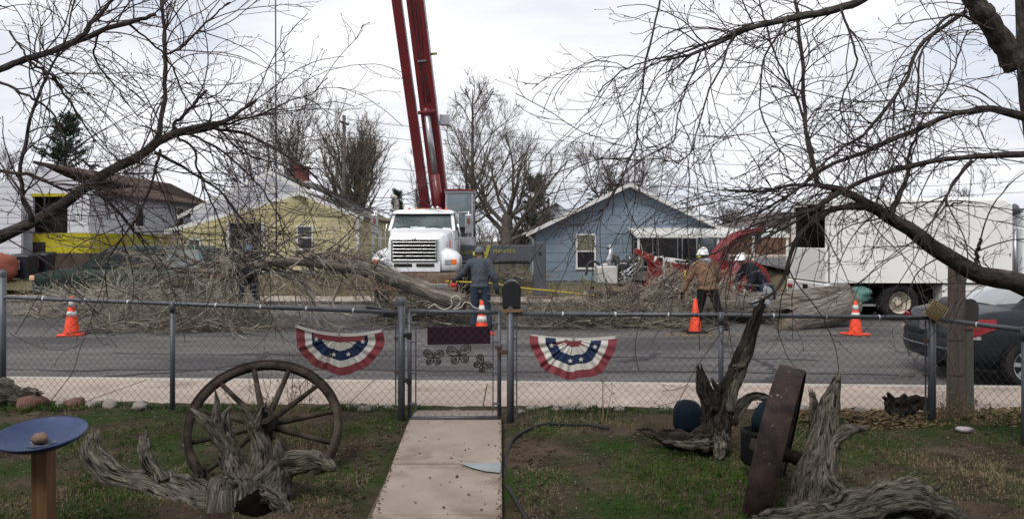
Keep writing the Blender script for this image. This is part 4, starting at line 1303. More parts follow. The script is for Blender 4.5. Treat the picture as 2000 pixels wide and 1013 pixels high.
chute, cr = resample([(cx_(1408), CY + .75, cz_(528)), (cx_(1420), CY + .75, cz_(497)), (cx_(1440), CY + .75, cz_(472)), (cx_(1462), CY + .75, cz_(459)), (cx_(1488), CY + .75, cz_(453)), (cx_(1514), CY + .75, cz_(448))], [.24, .20, .17, .13, .11, .09], 20)
part('discharge_chute', MB().tube(chute, cr, 4, smooth=False), m_chip_red, wc, bevel=.01)
part('chute_flap', MB().box(cx_(1496), cx_(1502), CY + .6, CY + .9, cz_(478), cz_(456)), m_black, wc)
for s, yy in ((-1, CY + .1), (1, CY + 1.4)):
    wheel(wc, (cx_(1385), yy, .4), (0, s, 0), .4, .24, .2, m_tank)


# --- passenger vehicles: lofted shells
def shell(o, d, stations, s_lat=1.0):
    """body of revolution-like loft. stations: (x, z_low, z_sill, z_belt, halfw_low, halfw_belt, z_top, halfw_top)"""
    rings = []
    for (x, zl, zs, zb, wl_, wb, zt, wt) in stations:
        half = [(wl_ * .55, zl), (wl_ * .92, zl + .02), (wl_, zs), (wb, (zs + zb) / 2 + .03), (wb * .985, zb), (wt + (wb - wt) * .12, zb + (zt - zb) * .80), (wt * .9, zt - (zt - zb) * .06 - .01), (wt * .5, zt)]
        ring_ = [(a, b) for a, b in half] + [(-a, b) for a, b in half[::-1]]
        rings.append([(o[0] + d * x, o[1] + a, o[2] + b) for a, b in ring_])
    return MB().loft(rings)


def interp_st(st, n):
    st = np.array(st, float)
    t = np.linspace(0, len(st) - 1, n)
    return [tuple(np.interp(t_, range(len(st)), st[:, k]) for k in range(st.shape[1])) for t_ in t]


# dark sedan at the near kerb, facing right; local x=0 at the rear bumper
SO, SROT = (6.08, 11.22, 0.01), 0
m_navy = mat('sedan_paint', (0.010, 0.013, 0.018), (0.016, 0.019, 0.025), scale=3, rough=0.38, coat=0.08, spec=.2)
sd = thing('parked_car', 'dark blue-black sedan parked at near kerb, rear end showing', 'car', SO)
st = [(0.0, .38, .45, .66, .62, .68, .70, .60), (.06, .30, .42, .74, .78, .82, .84, .70), (.18, .24, .40, .86, .84, .88, .98, .76), (.45, .22, .38, .90, .87, .90, 1.04, .78), (.75, .22, .36, .92, .88, .91, 1.07, .78),
      (1.2, .21, .34, .93, .89, .92, 1.08, .76), (3.4, .21, .34, .92, .89, .92, 1.03, .76), (4.2, .22, .36, .85, .87, .89, .92, .72), (4.6, .26, .4, .72, .78, .82, .80, .66), (4.75, .36, .42, .6, .6, .62, .64, .5)]
part('body', shell(SO, 1, interp_st(st, 46)), m_navy, sd)
gh = [(.72, .98, 1.0, 1.02, .76, .76, 1.04, .72), (1.05, .98, 1.0, 1.04, .80, .79, 1.24, .66), (1.45, .98, 1.0, 1.06, .82, .81, 1.40, .60), (1.85, .98, 1.0, 1.06, .83, .82, 1.455, .60), (2.5, .98, 1.0, 1.05, .83, .82, 1.46, .60), (2.95, .98, 1.0, 1.03, .83, .82, 1.38, .60), (3.75, .95, .96, .98, .80, .78, 1.0, .72)]
gho = part('roof', shell(SO, 1, interp_st(gh, 30)), m_navy, sd)
# rear window, glassy and sky-lit
rwn = MB()
rings = []
for (x, w, z) in ((.80, .62, 1.075), (1.0, .61, 1.235), (1.25, .585, 1.345), (1.5, .56, 1.428)):
    rings.append([(SO[0] + x - .02, SO[1] + w * k, SO[2] + z + .012 - .05 * k * k) for k in np.linspace(-1, 1, 9)])
rwn.loft(rings, closed=False, cap=False)
part('rear_window', rwn, mat('rear_glass', (0.10, 0.12, 0.125), (0.15, 0.17, 0.175), scale=2, rough=.04, spec=1.0, coat=1), gho)
for s in (-1, 1):
    part('side_window', MB().hexa([(SO[0] + 1.5, SO[1] + s * .832, 1.07), (SO[0] + 3.2, SO[1] + s * .832, 1.05), (SO[0] + 1.5, SO[1] + s * .82, 1.07), (SO[0] + 3.2, SO[1] + s * .82, 1.05),
                                   (SO[0] + 1.7, SO[1] + s * .70, 1.36), (SO[0] + 2.75, SO[1] + s * .70, 1.36), (SO[0] + 1.7, SO[1] + s * .68, 1.36), (SO[0] + 2.75, SO[1] + s * .68, 1.36)]), m_screen, gho)
    tl = MB().loft([[(SO[0] + x, SO[1] + s * y, SO[2] + z) for (x, y, z) in r] for r in
                    ([(.03, .56, .70), (.03, .56, .885), (.06, .70, .90)], [(.06, .80, .68), (.05, .78, .88), (.10, .80, .915)], [(.16, .895, .70), (.17, .885, .88), (.24, .87, .93)], [(.42, .912, .80), (.42, .905, .88), (.44, .89, .93)])], closed=True, cap=True, smooth=False)
    tlo = part('tail_light', tl, m_redlens, sd)
    part('reverse_lens', MB().hexa([(SO[0] + .02, SO[1] + s * .60, .685), (SO[0] + .02, SO[1] + s * .80, .665), (SO[0] + .14, SO[1] + s * .60, .685), (SO[0] + .22, SO[1] + s * .905, .665), (SO[0] + .02, SO[1] + s * .60, .73), (SO[0] + .02, SO[1] + s * .80, .71), (SO[0] + .14, SO[1] + s * .60, .73), (SO[0] + .22, SO[1] + s * .91, .71)]), m_lamp, tlo)
    for xx in (.86, 3.6):
        part('wheel_arch', MB().lathe([(0.0, .0), (.375, 0), (.375, .012), (0, .012)], (SO[0] + xx, SO[1] + s * .893, .34), (0, s, 0), 28), m_under, sd)
        wheel(sd, (SO[0] + xx, SO[1] + s * .83, .32), (0, s, 0), .32, .2, .215, mat('wheel_cover', (.42, .43, .45), (.33, .34, .36), scale=5, rough=.35, metal=.5), spokes=7)
part('bumper', MB().loft([[(SO[0] + x, SO[1] + y, SO[2] + z) for (x, y, z) in r] for r in
                          [[(-.05 + .16 * abs(k) ** 3, .88 * k, .33), (-.10 + .18 * abs(k) ** 3, .90 * k, .48), (-.06 + .18 * abs(k) ** 3, .88 * k, .62)] for k in np.linspace(-1, 1, 13)]], closed=False, cap=False), m_navy, sd)
part('bumper_trim', MB().tube([(SO[0] - .10 + .18 * abs(k) ** 3, SO[1] + .905 * k, .50) for k in np.linspace(-1, 1, 13)], .018, 6), m_outrig, sd)
npl = part('number_plate', MB().box(SO[0] - .03, SO[0] + .0, SO[1] - .18, SO[1] + .18, .70, .84), m_steel, sd)

# dark green wagon half hidden by brush at far kerb; x=0 at its nose, facing left
VO = (GX(62, 22.9), 23.75, 0.0)
m_green = mat('wagon_green', (0.007, 0.017, 0.014), (0.013, 0.024, 0.020), scale=2.5, rough=0.5, coat=.03, spec=.12)
sv = thing('parked_car', 'dark green wagon behind fallen brush at the far kerb', 'car', VO)
st = [(0.0, .5, .6, .82, .80, .86, .86, .74), (.1, .4, .5, .98, .9, .94, 1.02, .82), (.6, .36, .5, 1.08, .94, .97, 1.13, .84), (1.3, .34, .5, 1.12, .95, .98, 1.18, .84), (1.7, .34, .5, 1.14, .95, .98, 1.2, .84), (5.2, .34, .5, 1.14, .95, .98, 1.2, .84), (5.5, .4, .5, 1.1, .93, .95, 1.16, .82), (5.6, .5, .6, 1.0, .88, .9, 1.05, .78)]
part('body', shell(VO, 1, interp_st(st, 36)), m_green, sv)
gv = [(1.25, 1.12, 1.13, 1.15, .86, .86, 1.17, .82), (1.75, 1.12, 1.13, 1.16, .88, .87, 1.58, .74), (2.1, 1.12, 1.13, 1.16, .88, .87, 1.80, .72), (2.6, 1.12, 1.13, 1.16, .88, .87, 1.86, .72), (4.9, 1.12, 1.13, 1.16, .88, .87, 1.86, .72), (5.2, 1.12, 1.13, 1.16, .88, .87, 1.74, .72), (5.55, 1.1, 1.11, 1.13, .86, .85, 1.2, .74)]
gvo = part('roof', shell(VO, 1, interp_st(gv, 30)), m_green, sv)
for (a, b, c_, d_) in ((1.75, 2.75, 2.15, 2.75), (2.85, 3.9, 2.85, 3.9), (4.0, 5.25, 4.0, 4.95)):
    part('side_window', MB().hexa([(VO[0] + a, VO[1] - .895, 1.2), (VO[0] + b, VO[1] - .895, 1.2), (VO[0] + a, VO[1] - .87, 1.2), (VO[0] + b, VO[1] - .87, 1.2),
                                   (VO[0] + c_, VO[1] - .77, 1.74), (VO[0] + d_, VO[1] - .77, 1.74), (VO[0] + c_, VO[1] - .74, 1.74), (VO[0] + d_, VO[1] - .74, 1.74)]), mat('wagon_glass', (.010, .013, .013), (.022, .027, .026), scale=2, rough=.3, spec=.15) if a < 4 else MATS['pale_glass'], gvo)
part('indicator', MB().box(VO[0] - .02, VO[0] + .14, VO[1] - .96, VO[1] - .7, .82, .97), mat('pale_amber', (.6, .36, .2), rough=.3), sv, bevel=.03)
part('bumper', MB().ball((VO[0] + .2, VO[1], .52), (.42, .99, .2), 18, 10), m_black, sv)
part('tail_light', MB().box(VO[0] + 5.45, VO[0] + 5.6, VO[1] - .96, VO[1] - .85, .85, 1.15), m_redlens, sv)
for s in (-1, 1):
    for xx in (.95, 4.4):
        part('wheel_arch', MB().lathe([(0.0, .0), (.44, 0), (.44, .012), (0, .012)], (VO[0] + xx, VO[1] + s * .972, .40), (0, s, 0), 24), m_under, sv)
        wheel(sv, (VO[0] + xx, VO[1] + s * .90, .38), (0, s, 0), .38, .24, .22, m_steel, spokes=6)

# ------------------------------------------------------------------ people
m_skin = mat('skin', (0.34, 0.20, 0.14), (0.28, 0.16, 0.11), scale=9, rough=.55)


def limb(mb, pts, rad, K=10):
    p, r = resample(pts, rad, K)
    mb.tube(p, r, 12)
    for q, rr in zip(p[::3], r[::3]):
        mb.ball(q, rr * .99, 10, 6)
    mb.ball(p[-1], r[-1], 10, 6)
    return mb


def hand(mb, w, d, side, r=1.0, curl=.7):
    """gloved or bare hand at wrist w pointing along d: palm, four fingers, thumb on the side"""
    d = Vector(d).normalized()
    s = Vector(side).normalized()
    n = d.cross(s).normalized()
    w = Vector(w)
    pc = w + d * .05 * r
    mb.ball(pc, .001, 4, 3)
    mb.tube([w, w + d * .03 * r, w + d * .09 * r], [.028 * r, .04 * r, .04 * r], 10, flat=None)
    for k, (o, L) in enumerate(((-.033, .07), (-.011, .082), (.011, .078), (.033, .062))):
        b = w + d * .085 * r + s * o * r
        c1 = b + (d * math.cos(curl * .5) + n * math.sin(curl * .5)) * L * .5 * r
        c2 = c1 + (d * math.cos(curl * 1.4) + n * math.sin(curl * 1.4)) * L * .5 * r
        mb.tube([b, c1, c2], [.0115 * r, .0105 * r, .009 * r], 6)
    tb_ = w + d * .035 * r - s * .035 * r
    mb.tube([tb_, tb_ + (d * .6 - s * .7) * .045 * r, tb_ + (d * .95 - s * .7 + n * .4) * .075 * r], [.015 * r, .013 * r, .010 * r], 6)
    return mb


def person(label, base, rz, J, jacket, trousers, hat, boots, gloves, hair=None, muffs=True, hood=None, hat_kind='helmet', bulk=1.0, group=None):
    t = thing('person', label, 'person', base, group, rz)
    M = Matrix.Translation(Vector(base)) @ Matrix.Rotation(rz, 4, 'Z')

    def V(k):
        return Vector(J[k])
    facing_ = (V('face')).normalized()
    # body: one continuous figure under the clothes
    b = MB(M)
    limb(b, [V('pelvis') + Vector((0, 0, -.06)), V('pelvis'), V('waist'), V('chest'), V('neck')], [.12, .135, .125, .135, .06])
    limb(b, [V('neck') - Vector((0, 0, .05)), V('neck'), V('head')], [.062, .056, .07], 5)
    b.ball(V('head'), (.078, .098, .118), 16, 12)
    b.ball(V('head') + facing_ * .097 + Vector((0, 0, -.015)), (.014, .018, .02), 8, 6)
    rt = facing_.cross(Vector((0, 0, 1))).normalized()
    for s in (-1, 1):
        b.ball(V('head') + rt * s * .08 + Vector((0, 0, -.005)), (.014, .02, .03), 8, 6)
        b.ball(V('head') + facing_ * .088 + rt * s * .032 + Vector((0, 0, .012)), .012, 8, 6)
    for s in 'lr':
        limb(b, [V('sh' + s), V('el' + s), V('ha' + s)], [.05, .042, .028])
        limb(b, [V('hip' + s), V('kn' + s), V('an' + s)], [.085, .058, .04])
        hand(b, V('ha' + s), V('ha' + s) - V('el' + s), J.get('side' + s, (0, 1, 0)), .9)
    part('body', b, m_skin, t, remesh=.016)
    j = MB(M)
    k = bulk
    limb(j, [V('pelvis') * .4 + V('waist') * .6, V('pelvis') * .3 + V('waist') * .7, V('waist'), V('chest'), V('chest') * .35 + V('neck') * .65, V('neck') + Vector((0, 0, -.02))],
         [.165 * k, .175 * k, .165 * k, .175 * k, .13 * k, .085])
    tw = (V('shr') - V('shl'))
    for q, rr in ((.25, .13), (.75, .13)):
        c = V('shl') + tw * q
        j.ball(c * .75 + V('chest') * .25, (.13 * k, .13 * k, .14 * k), 12, 8)
        j.ball(V('waist') + tw * (q - .5) * .55, (.13 * k, .13 * k, .16), 12, 8)
        j.ball(V('pelvis') + tw * (q - .5) * .55 + Vector((0, 0, .06)), (.125 * k, .135 * k, .11), 12, 8)
    j.ball(V('pelvis') + Vector((0, 0, -.01)), (.20 * k, .155 * k, .07), 14, 8)
    j.ball(V('pelvis') + Vector((0, 0, -.03)), (.195 * k, .15 * k, .04), 14, 8)
    for s in 'lr':
        limb(j, [V('sh' + s), V('el' + s) * .5 + V('sh' + s) * .5 + Vector((0, 0, .01)), V('el' + s), V('ha' + s)], [.092 * k, .082 * k, .072 * k, .054 * k])
    jo = part('jacket', j, jacket, t, remesh=.022)
    # cloth folds
    tx = bpy.data.textures.new('folds', 'CLOUDS')
    tx.noise_scale = .09
    dm_ = jo.modifiers.new('folds', 'DISPLACE')
    dm_.texture = tx
    dm_.strength = .028
    dm_.mid_level = .5
    p = MB(M)
    for s in 'lr':
        limb(p, [V('pelvis') * .4 + V('hip' + s) * .6, V('hip' + s), V('kn' + s), V('an' + s) + Vector((0, 0, .04))], [.13, .125, .085, .075])
    p.ball(V('pelvis') + Vector((0, 0, -.02)), (.17, .14, .13), 12, 8)
    po = part('trousers', p, trousers, t, remesh=.02)
    dm_ = po.modifiers.new('folds', 'DISPLACE')
    dm_.texture = tx
    dm_.strength = .02
    for s in 'lr':
        a = V('an' + s)
        f = Vector(J.get('toe' + s, facing_))
        f.z = 0
        f.normalize()
        bo_ = MB(M).tube([a + Vector((0, 0, .10)), a + Vector((0, 0, 0)), a + Vector((0, 0, -.05)) + f * .02], [.062, .06, .058], 12)
        bo_.ball(a + f * .07 + Vector((0, 0, -.055)), (.055, .055, .04), 12, 8).ball(a + f * .13 + Vector((0, 0, -.062)), (.052, .052, .034), 12, 8).ball(a - f * .03 + Vector((0, 0, -.06)), (.05, .05, .035), 12, 8)
        part('boot', bo_, boots, t)
        g_ = MB(M)
        hand(g_, V('ha' + s), V('ha' + s) - V('el' + s), J.get('side' + s, (0, 1, 0)), 1.12)
        part('glove', g_, gloves, t)
    h = MB(M)
    H = V('head')
    if hat_kind == 'helmet':
        n = 14
        rings = []
        for (rr, z) in ((.165, .02), (.14, .035), (.135, .06), (.12, .105), (.085, .145), (.03, .165), (.002, .168)):
            rings.append([H + Vector((rr * .88 * math.cos(a), rr * 1.05 * math.sin(a), z)) + facing_ * (.02 if rr > .15 else 0) for a in np.arange(20) / 20 * 6.2832])
        h.loft(rings, cap=False)
        h.tube([H + facing_ * (.15 * math.cos(a)) + Vector((0, 0, .02 + .155 * math.sin(a))) for a in np.linspace(.25, 2.9, 10)], .014, 6)
    else:
        rings = []
        for (rr, z) in ((.112, -.01), (.12, .03), (.112, .08), (.08, .125), (.03, .142), (.002, .144)):
            rings.append([H + Vector((rr * .84 * math.cos(a), rr * 1.02 * math.sin(a), z)) for a in np.arange(20) / 20 * 6.2832])
        h.loft(rings, cap=False)
        h.ball(H + facing_ * .13 + Vector((0, 0, .01)), (.07, .07, .012), 10, 6)
    ho = part('hat', h, hat, t)
    part('hat_band', MB(M).tube([H + Vector((.105 * math.cos(a), .122 * math.sin(a), .0)) for a in np.linspace(0, 6.2832, 20)], .018, 6), hair or m_black, t)
    if muffs:
        mf = MB(M)
        for s in (-1, 1):
            mf.ball(H + rt * s * .105 + Vector((0, 0, -.03)), (.04, .05, .055), 10, 8)
        part('ear_muffs', mf, mat('muff_yellow', (.50, .46, .06), (.3, .28, .05), scale=12, rough=.4), t)
    if hood:
        hm = MB(M)
        back = -facing_
        hm.tube([V('neck') + Vector((.10 * math.cos(a), .11 * math.sin(a), .03)) + back * .02 for a in np.linspace(0, 6.2832, 18)], .05, 8)
        hm.ball(V('neck') + back * .10 + Vector((0, 0, -.05)), (.11, .08, .12), 12, 8)
        part('hood', hm, hood, t, remesh=.018)
    return t


def stand(lean=(0, 0), face=(0, 1, 0), **k):
    lx, ly = lean
    J = dict(pelvis=(0, 0, .98), waist=(lx * .4, ly * .4, 1.14), chest=(lx * .8, ly * .8, 1.36), neck=(lx, ly, 1.54), head=(lx + face[0] * .02, ly + face[1] * .03, 1.69), face=face,
             shl=(-.19 + lx * .9, ly * .9, 1.46), shr=(.19 + lx * .9, ly * .9, 1.46), ell=(-.25 + lx, ly + .02, 1.18), elr=(.25 + lx, ly + .02, 1.18), hal=(-.27 + lx, .08 + ly, .93), har=(.27 + lx, .08 + ly, .93),
             hipl=(-.1, 0, .93), hipr=(.1, 0, .93), knl=(-.12, .03, .5), knr=(.12, .03, .5), anl=(-.13, 0, .1), anr=(.13, 0, .1))
    J.update(k)
    return J


m_slate = mat('slate_hoodie', (0.052, 0.062, 0.078), (0.075, 0.086, 0.104), scale=7, rough=.9, bump=.3, bscale=60, bdist=.01)
m_jean = mat('jeans', (0.022, 0.033, 0.055), (0.035, 0.05, 0.078), scale=8, rough=.9)
m_boot = mat('boot_leather', (.05, .03, .02), (.03, .02, .015), scale=10, rough=.7)
m_glove = mat('dark_glove', (.02, .02, .022), (.035, .035, .04), scale=10, rough=.8)
person('person in slate-blue hoodie and jeans seen from behind before the white truck', (GX(938, 16.8), 16.8, .045), 0,
       stand(lean=(-.02, .05), face=(-.2, 1, -.25), ell=(-.36, .20, 1.26), hal=(-.56, .38, 1.10), elr=(.30, .0, 1.17), har=(.36, .10, .90), knl=(-.12, .05, .52), anl=(-.15, .0, .1), knr=(.15, .02, .5), anr=(.2, -.02, .1), sidel=(0, 0, 1), sider=(0, 1, 0)),
       m_slate, m_jean, mat('grey_cap', (.10, .11, .125), (.14, .15, .165), scale=10, rough=.8), m_boot, m_glove, hat_kind='cap', bulk=1.12)
m_tanj = mat('tan_canvas', (0.16, 0.098, 0.06), (0.20, 0.127, 0.082), scale=5, rough=.92, bump=.3, bscale=50, bdist=.01, c3=(.15, .08, .045), s3=3, lo3=.55, hi3=.7)
m_blk = mat('black_trousers', (.010, .010, .011), (.018, .017, .017), scale=8, rough=.95)
m_hard = mat('hard_hat_white', (.72, .72, .72), rough=.35)
m_greyhood = mat('grey_fleece', (.22, .22, .23), (.30, .30, .31), scale=14, rough=.95)
person('person in tan canvas jacket and white hard hat holding yellow-handled rake', (GX(1380, 17), 17.0, .045), 0,
       stand(lean=(-.05, .10), face=(-.5, .85, -.15), pelvis=(.02, -.02, .92), waist=(0, .0, 1.09), chest=(-.02, .04, 1.31), neck=(-.03, .08, 1.49), head=(-.05, .12, 1.63), shl=(-.22, .06, 1.41), shr=(.19, .06, 1.41),
             ell=(-.36, .12, 1.12), hal=(-.47, .20, .84), elr=(.29, .14, 1.13), har=(.12, .30, .96), hipl=(-.08, 0, .88), hipr=(.12, 0, .88), knl=(-.13, .08, .48), anl=(-.2, 0, .1), knr=(.22, -.1, .50), anr=(.33, -.28, .1), sidel=(0, 0, 1), sider=(0, 0, 1)),
       m_tanj, m_blk, m_hard, m_boot, m_glove, hood=m_greyhood, bulk=1.18)
m_nav = mat('navy_hoodie', (.012, .014, .02), (.022, .025, .034), scale=7, rough=.92)
m_pale_glove = mat('pale_glove', (.5, .5, .48), (.38, .38, .36), scale=10, rough=.8)
person('person in dark navy hoodie and white hard hat bending over the log at chipper', (GX(1478, 18.9), 18.9, .04), 0,
       stand(face=(-.85, -.3, -.45), pelvis=(.12, .05, .86), waist=(.04, .02, 1.02), chest=(-.14, -.02, 1.22), neck=(-.30, -.04, 1.38), head=(-.42, -.06, 1.47), shl=(-.26, .12, 1.28), shr=(-.16, -.20, 1.29),
             ell=(-.42, .12, 1.05), hal=(-.54, .02, .86), elr=(-.22, -.30, 1.0), har=(-.36, -.34, .80), hipl=(.08, .12, .82), hipr=(.16, -.08, .82), knl=(.02, .14, .46), anl=(.12, .15, .1), knr=(.1, -.1, .46), anr=(.2, -.1, .1), sidel=(0, 1, 0), sider=(0, 1, 0)),
       m_nav, m_jean, m_hard, m_boot, m_pale_glove, muffs=False, bulk=1.15)
person('person in dark work clothes half hidden behind the hoisted limb', (GX(486, 18.9), 18.9, .04), 0,
       stand(lean=(.02, -.05), face=(.3, -1, -.2), ell=(-.3, -.16, 1.2), hal=(-.12, -.36, 1.18), elr=(.3, -.16, 1.2), har=(.14, -.38, 1.16), knl=(-.17, -.02, .5), anl=(-.2, .03, .1), knr=(.2, .0, .5), anr=(.28, .03, .1), sidel=(0, 0, 1), sider=(0, 0, 1)),
       m_nav, m_jean, mat('blue_helmet', (.10, .13, .2), rough=.4), m_boot, m_glove, bulk=1.12)

# rake held by the tan-jacket worker
rkx, rky = GX(1337, 17.2), 17.15
rk = thing('rake', 'dark-headed rake with yellow handle held head up by the tan jacket worker', 'rake', (rkx, rky, .7))
part('handle', MB().tube([(rkx - .01, rky + .05, .72), (rkx + .01, rky + .02, 1.36)], .017, 8), mat('yellow_handle', (.55, .36, .02), (.45, .28, .02), scale=8, rough=.5), rk)
rh = MB().tube([(rkx + .01, rky + .02, 1.36), (rkx + .01, rky + .02, 1.42)], .025, 8)
rh.tube([(rkx - .22, rky, 1.55), (rkx + .24, rky, 1.51)], .02, 8).tube([(rkx + .01, rky, 1.40), (rkx - .2, rky, 1.54)], .014, 6).tube([(rkx + .01, rky, 1.40), (rkx + .22, rky, 1.51)], .014, 6).tube([(rkx + .01, rky, 1.40), (rkx + .02, rky, 1.53)], .012, 6)
part('head', rh, m_black, rk)
# red saw in the slate hoodie worker's hand
sx, sy_, sz_ = GX(938, 16.8) - .62, 17.25, 1.07
cs = thing('chainsaw', 'small red chainsaw held low by the slate-blue hoodie worker', 'chainsaw', (sx, sy_, sz_ - .1))
part('motor', MB().box(sx - .07, sx + .09, sy_ - .06, sy_ + .06, sz_ - .11, sz_ - .01), mat('saw_red', (.42, .025, .02), rough=.5), cs, bevel=.03)
part('handle_bar', MB().tube([(sx - .1, sy_, sz_), (sx - .05, sy_, sz_ + .08), (sx + .08, sy_, sz_ + .08), (sx + .14, sy_, sz_ - .05)], .014, 8), m_black, cs)
part('guide_bar', MB().box(sx - .5, sx - .12, sy_ - .008, sy_ + .008, sz_ - .12, sz_ - .04), m_steel, cs, bevel=.005)

# ------------------------------------------------------------------ chain-link fence and gate
m_galv = mat('galvanised_pipe', (0.062, 0.070, 0.085), (0.105, 0.114, 0.13), scale=9, rough=0.5, metal=0.35, stretch=(1, 1, .3))
m_wire = mat('wire', (0.06, 0.063, 0.07), (0.11, 0.115, 0.12), scale=20, rough=0.5, metal=0.4)
m_rust = mat('rusty_clip', (.06, .045, .04), (.10, .055, .04), scale=20, rough=.7)


def chain_link(A, B, z0a, z1a, z0b, z1b, r=.0021, pitch=.04):
    A, B = np.array(A, float), np.array(B, float)
    L = np.linalg.norm(B - A)
    n = int(L / pitch)
    K = int((z1a - z0a) / pitch) + 1
    k = np.arange(K)
    pts = np.empty((n, K, 3))
    for w in range(n):
        s = (w + ((k + w) % 2)) * pitch
        f = np.clip(s / L, 0, 1)
        xy = A[None] + (B - A)[None] * f[:, None]
        pts[w, :, :2] = xy
        zz0 = z0a + (z0b - z0a) * f
        zz1 = z1a + (z1b - z1a) * f
        pts[w, :, 2] = zz0 + (zz1 - zz0) * k / (K - 1)
        pts[w, :, 1] += 0.0025 * (1 - 2 * ((k + w) % 2)) + .006 * np.sin(w * .05 + k * .11)
    mb = MB()
    return mb.tubes(pts, np.full((n, K), r), 3)


def post(mb, x, y, z0, z1, r=.03, dome=True):
    mb.tube([(x, y, z0), (x, y, z1)], r, 12)
    if dome:
        mb.lathe([(r * 1.12, -.035), (r * 1.15, .0), (r * .95, .022), (r * .5, .036), (.001, .04)], (x, y, z1), (0, 0, 1), 12)
    return mb


def fence_run(label, pts, zr, end_posts, loc):
    """pts: (x,y) at each post; zr: rail heights"""
    f = thing('chain_link_fence', label, 'fence', loc)
    rail = MB()
    rail.tube([(x, y, z) for (x, y), z in zip(pts, zr)], .021, 10)
    part('top_rail', rail, m_galv, f)
    for i, ((x, y), z) in enumerate(zip(pts, zr)):
        if i in end_posts:
            part('post', post(MB(), x, y, .1, z + end_posts[i], .036), m_galv, f)
        elif i not in end_posts and 0 < i:
            part('post', post(MB(), x, y, .1, z - .005, .026, False).tube([(x, y, z - .09), (x, y, z + .025)], .032, 10), m_galv, f)
    for i in range(len(pts) - 1):
        a, b = pts[i], pts[i + 1]
        part('wire_mesh', chain_link(a, b, .235, zr[i] + .01, .235, zr[i + 1] + .01), m_wire, f)
        n = int(math.dist(a, b) / .55)
        tw = MB()
        for k in range(1, n + 1):
            t = k / (n + 1)
            c = Vector((a[0] + (b[0] - a[0]) * t, a[1] + (b[1] - a[1]) * t, zr[i] + (zr[i + 1] - zr[i]) * t))
            tw.lathe([(.0235, -.008), (.0255, 0), (.0235, .008)], c, (b[0] - a[0], b[1] - a[1], 0), 10)
        part('tie_wire', tw, m_trim, f)
    return f


LPX = GX(784, 7.5)
fl = fence_run('galvanised chain-link fence left of the gate', [(LPX, 7.5), (GX(337, 7.92), 7.92), (GX(5, 8.3), 8.3), (GX(5, 8.3) - 2.6, 8.5)], [1.30, 1.353, 1.39, 1.40], {0: .11, 2: .26}, (-3.5, 7.9, .25))
RPX = GX(997, 7.45)
CPX, CPY = GX(1820, 7.35), 7.35
fr_ = fence_run('galvanised chain-link fence right of the gate', [(RPX, 7.45), (GX(1408, 7.4), 7.4), (CPX, CPY)], [1.293, 1.285, 1.262], {0: .06, 2: .05}, (2, 7.4, .25))
fs = fence_run('chain-link side fence turning from corner post toward us', [(CPX + .03, CPY - .02), (GX(1990, 6.5) + .05, 6.5), (5.4, 4.0)], [1.25, 1.245, 1.25], {}, (4.6, 6.0, .25))
for f, x, y, dirn in ((fl, LPX - .055, 7.5, 1), (fr_, RPX + .06, 7.45, 1), (fr_, CPX - .06, 7.35, 1)):
    part('tension_bar', MB().box(x - .007, x + .007, y - .004, y + .004, .28, 1.24), m_galv, f)
    for z in (.36, .72, 1.05):
        part('clamp', MB().box(x - .012, x + .06 * (1 if x < 0 and f is fl or f is fr_ and x > 1 else -1), y - .02, y + .02, z - .012, z + .012), m_rust, f, bevel=.003)

GY = 7.47
gx0, gx1, gz0, gz1 = GX(800, GY), GX(975, GY), 0.275, 1.315
gt = thing('gate', 'chain-link garden gate with dark sign and wire butterflies', 'gate', ((gx0 + gx1) / 2, GY, .26))
gf = MB()
q, _ = resample([(gx0, GY, gz0 + .03), (gx0, GY, gz1 - .012)], [.02, .02], 3)
gf.tube([(gx0, GY, gz0), (gx0, GY, gz1)], .021, 10).tube([(gx1, GY, gz0), (gx1, GY, gz1)], .021, 10).tube([(gx0 - .015, GY, gz1), (gx1 + .015, GY, gz1 - .012)], .021, 10).tube([(gx0 - .015, GY, gz0), (gx1 + .015, GY, gz0 + .01)], .021, 10)
part('frame', gf, m_galv, gt)
part('wire_mesh', chain_link((gx0 + .05, GY), (gx1 - .05, GY), gz0, gz1, gz0, gz1), m_wire, gt)
for s, x in ((1, gx0 + .06), (-1, gx1 - .06)):
    part('tension_bar', MB().box(x - .006, x + .006, GY - .005, GY + .005, gz0 + .06, gz1 - .1), m_galv, gt)
    for z in (.42, .72, 1.02, 1.2):
        part('clamp', MB().box(x - .07 if s > 0 else x - .01, x + .01 if s > 0 else x + .07, GY - .02, GY + .02, z - .009, z + .009), m_galv, gt, bevel=.003)
for z in (.64, 1.08):
    part('hinge', MB().tube([(LPX + .03, 7.485, z), (gx0 - .01, GY, z + .01)], .022, 8).box(gx0 - .03, gx0 + .02, GY - .03, GY + .03, z - .03, z + .03), m_black, gt, bevel=.004)
part('latch', MB().box(gx1 - .02, RPX - .01, GY - .045, GY - .015, .90, .945).tube([(gx1, GY - .03, .86), (gx1, GY - .03, .98)], .012, 8).box(gx1 - .04, gx1 + .03, GY - .05, GY + .02, .955, .985), m_rust, gt, bevel=.004)
# sign board wired behind the mesh
sgx0, sgx1 = GX(835, 7.5), GX(958, 7.5)
single('sign_board', MB().hexa([(sgx0, 7.485, .988), (sgx1, 7.485, .998), (sgx0, 7.493, .988), (sgx1, 7.493, .998), (sgx0, 7.485, 1.163), (sgx1, 7.485, 1.168), (sgx0, 7.493, 1.163), (sgx1, 7.493, 1.168)]),
       mat('plum_board', (0.018, 0.003, 0.011), (0.024, 0.004, 0.015), scale=4, rough=.45), 'plain dark plum rectangular board wired to the gate mesh', 'sign')


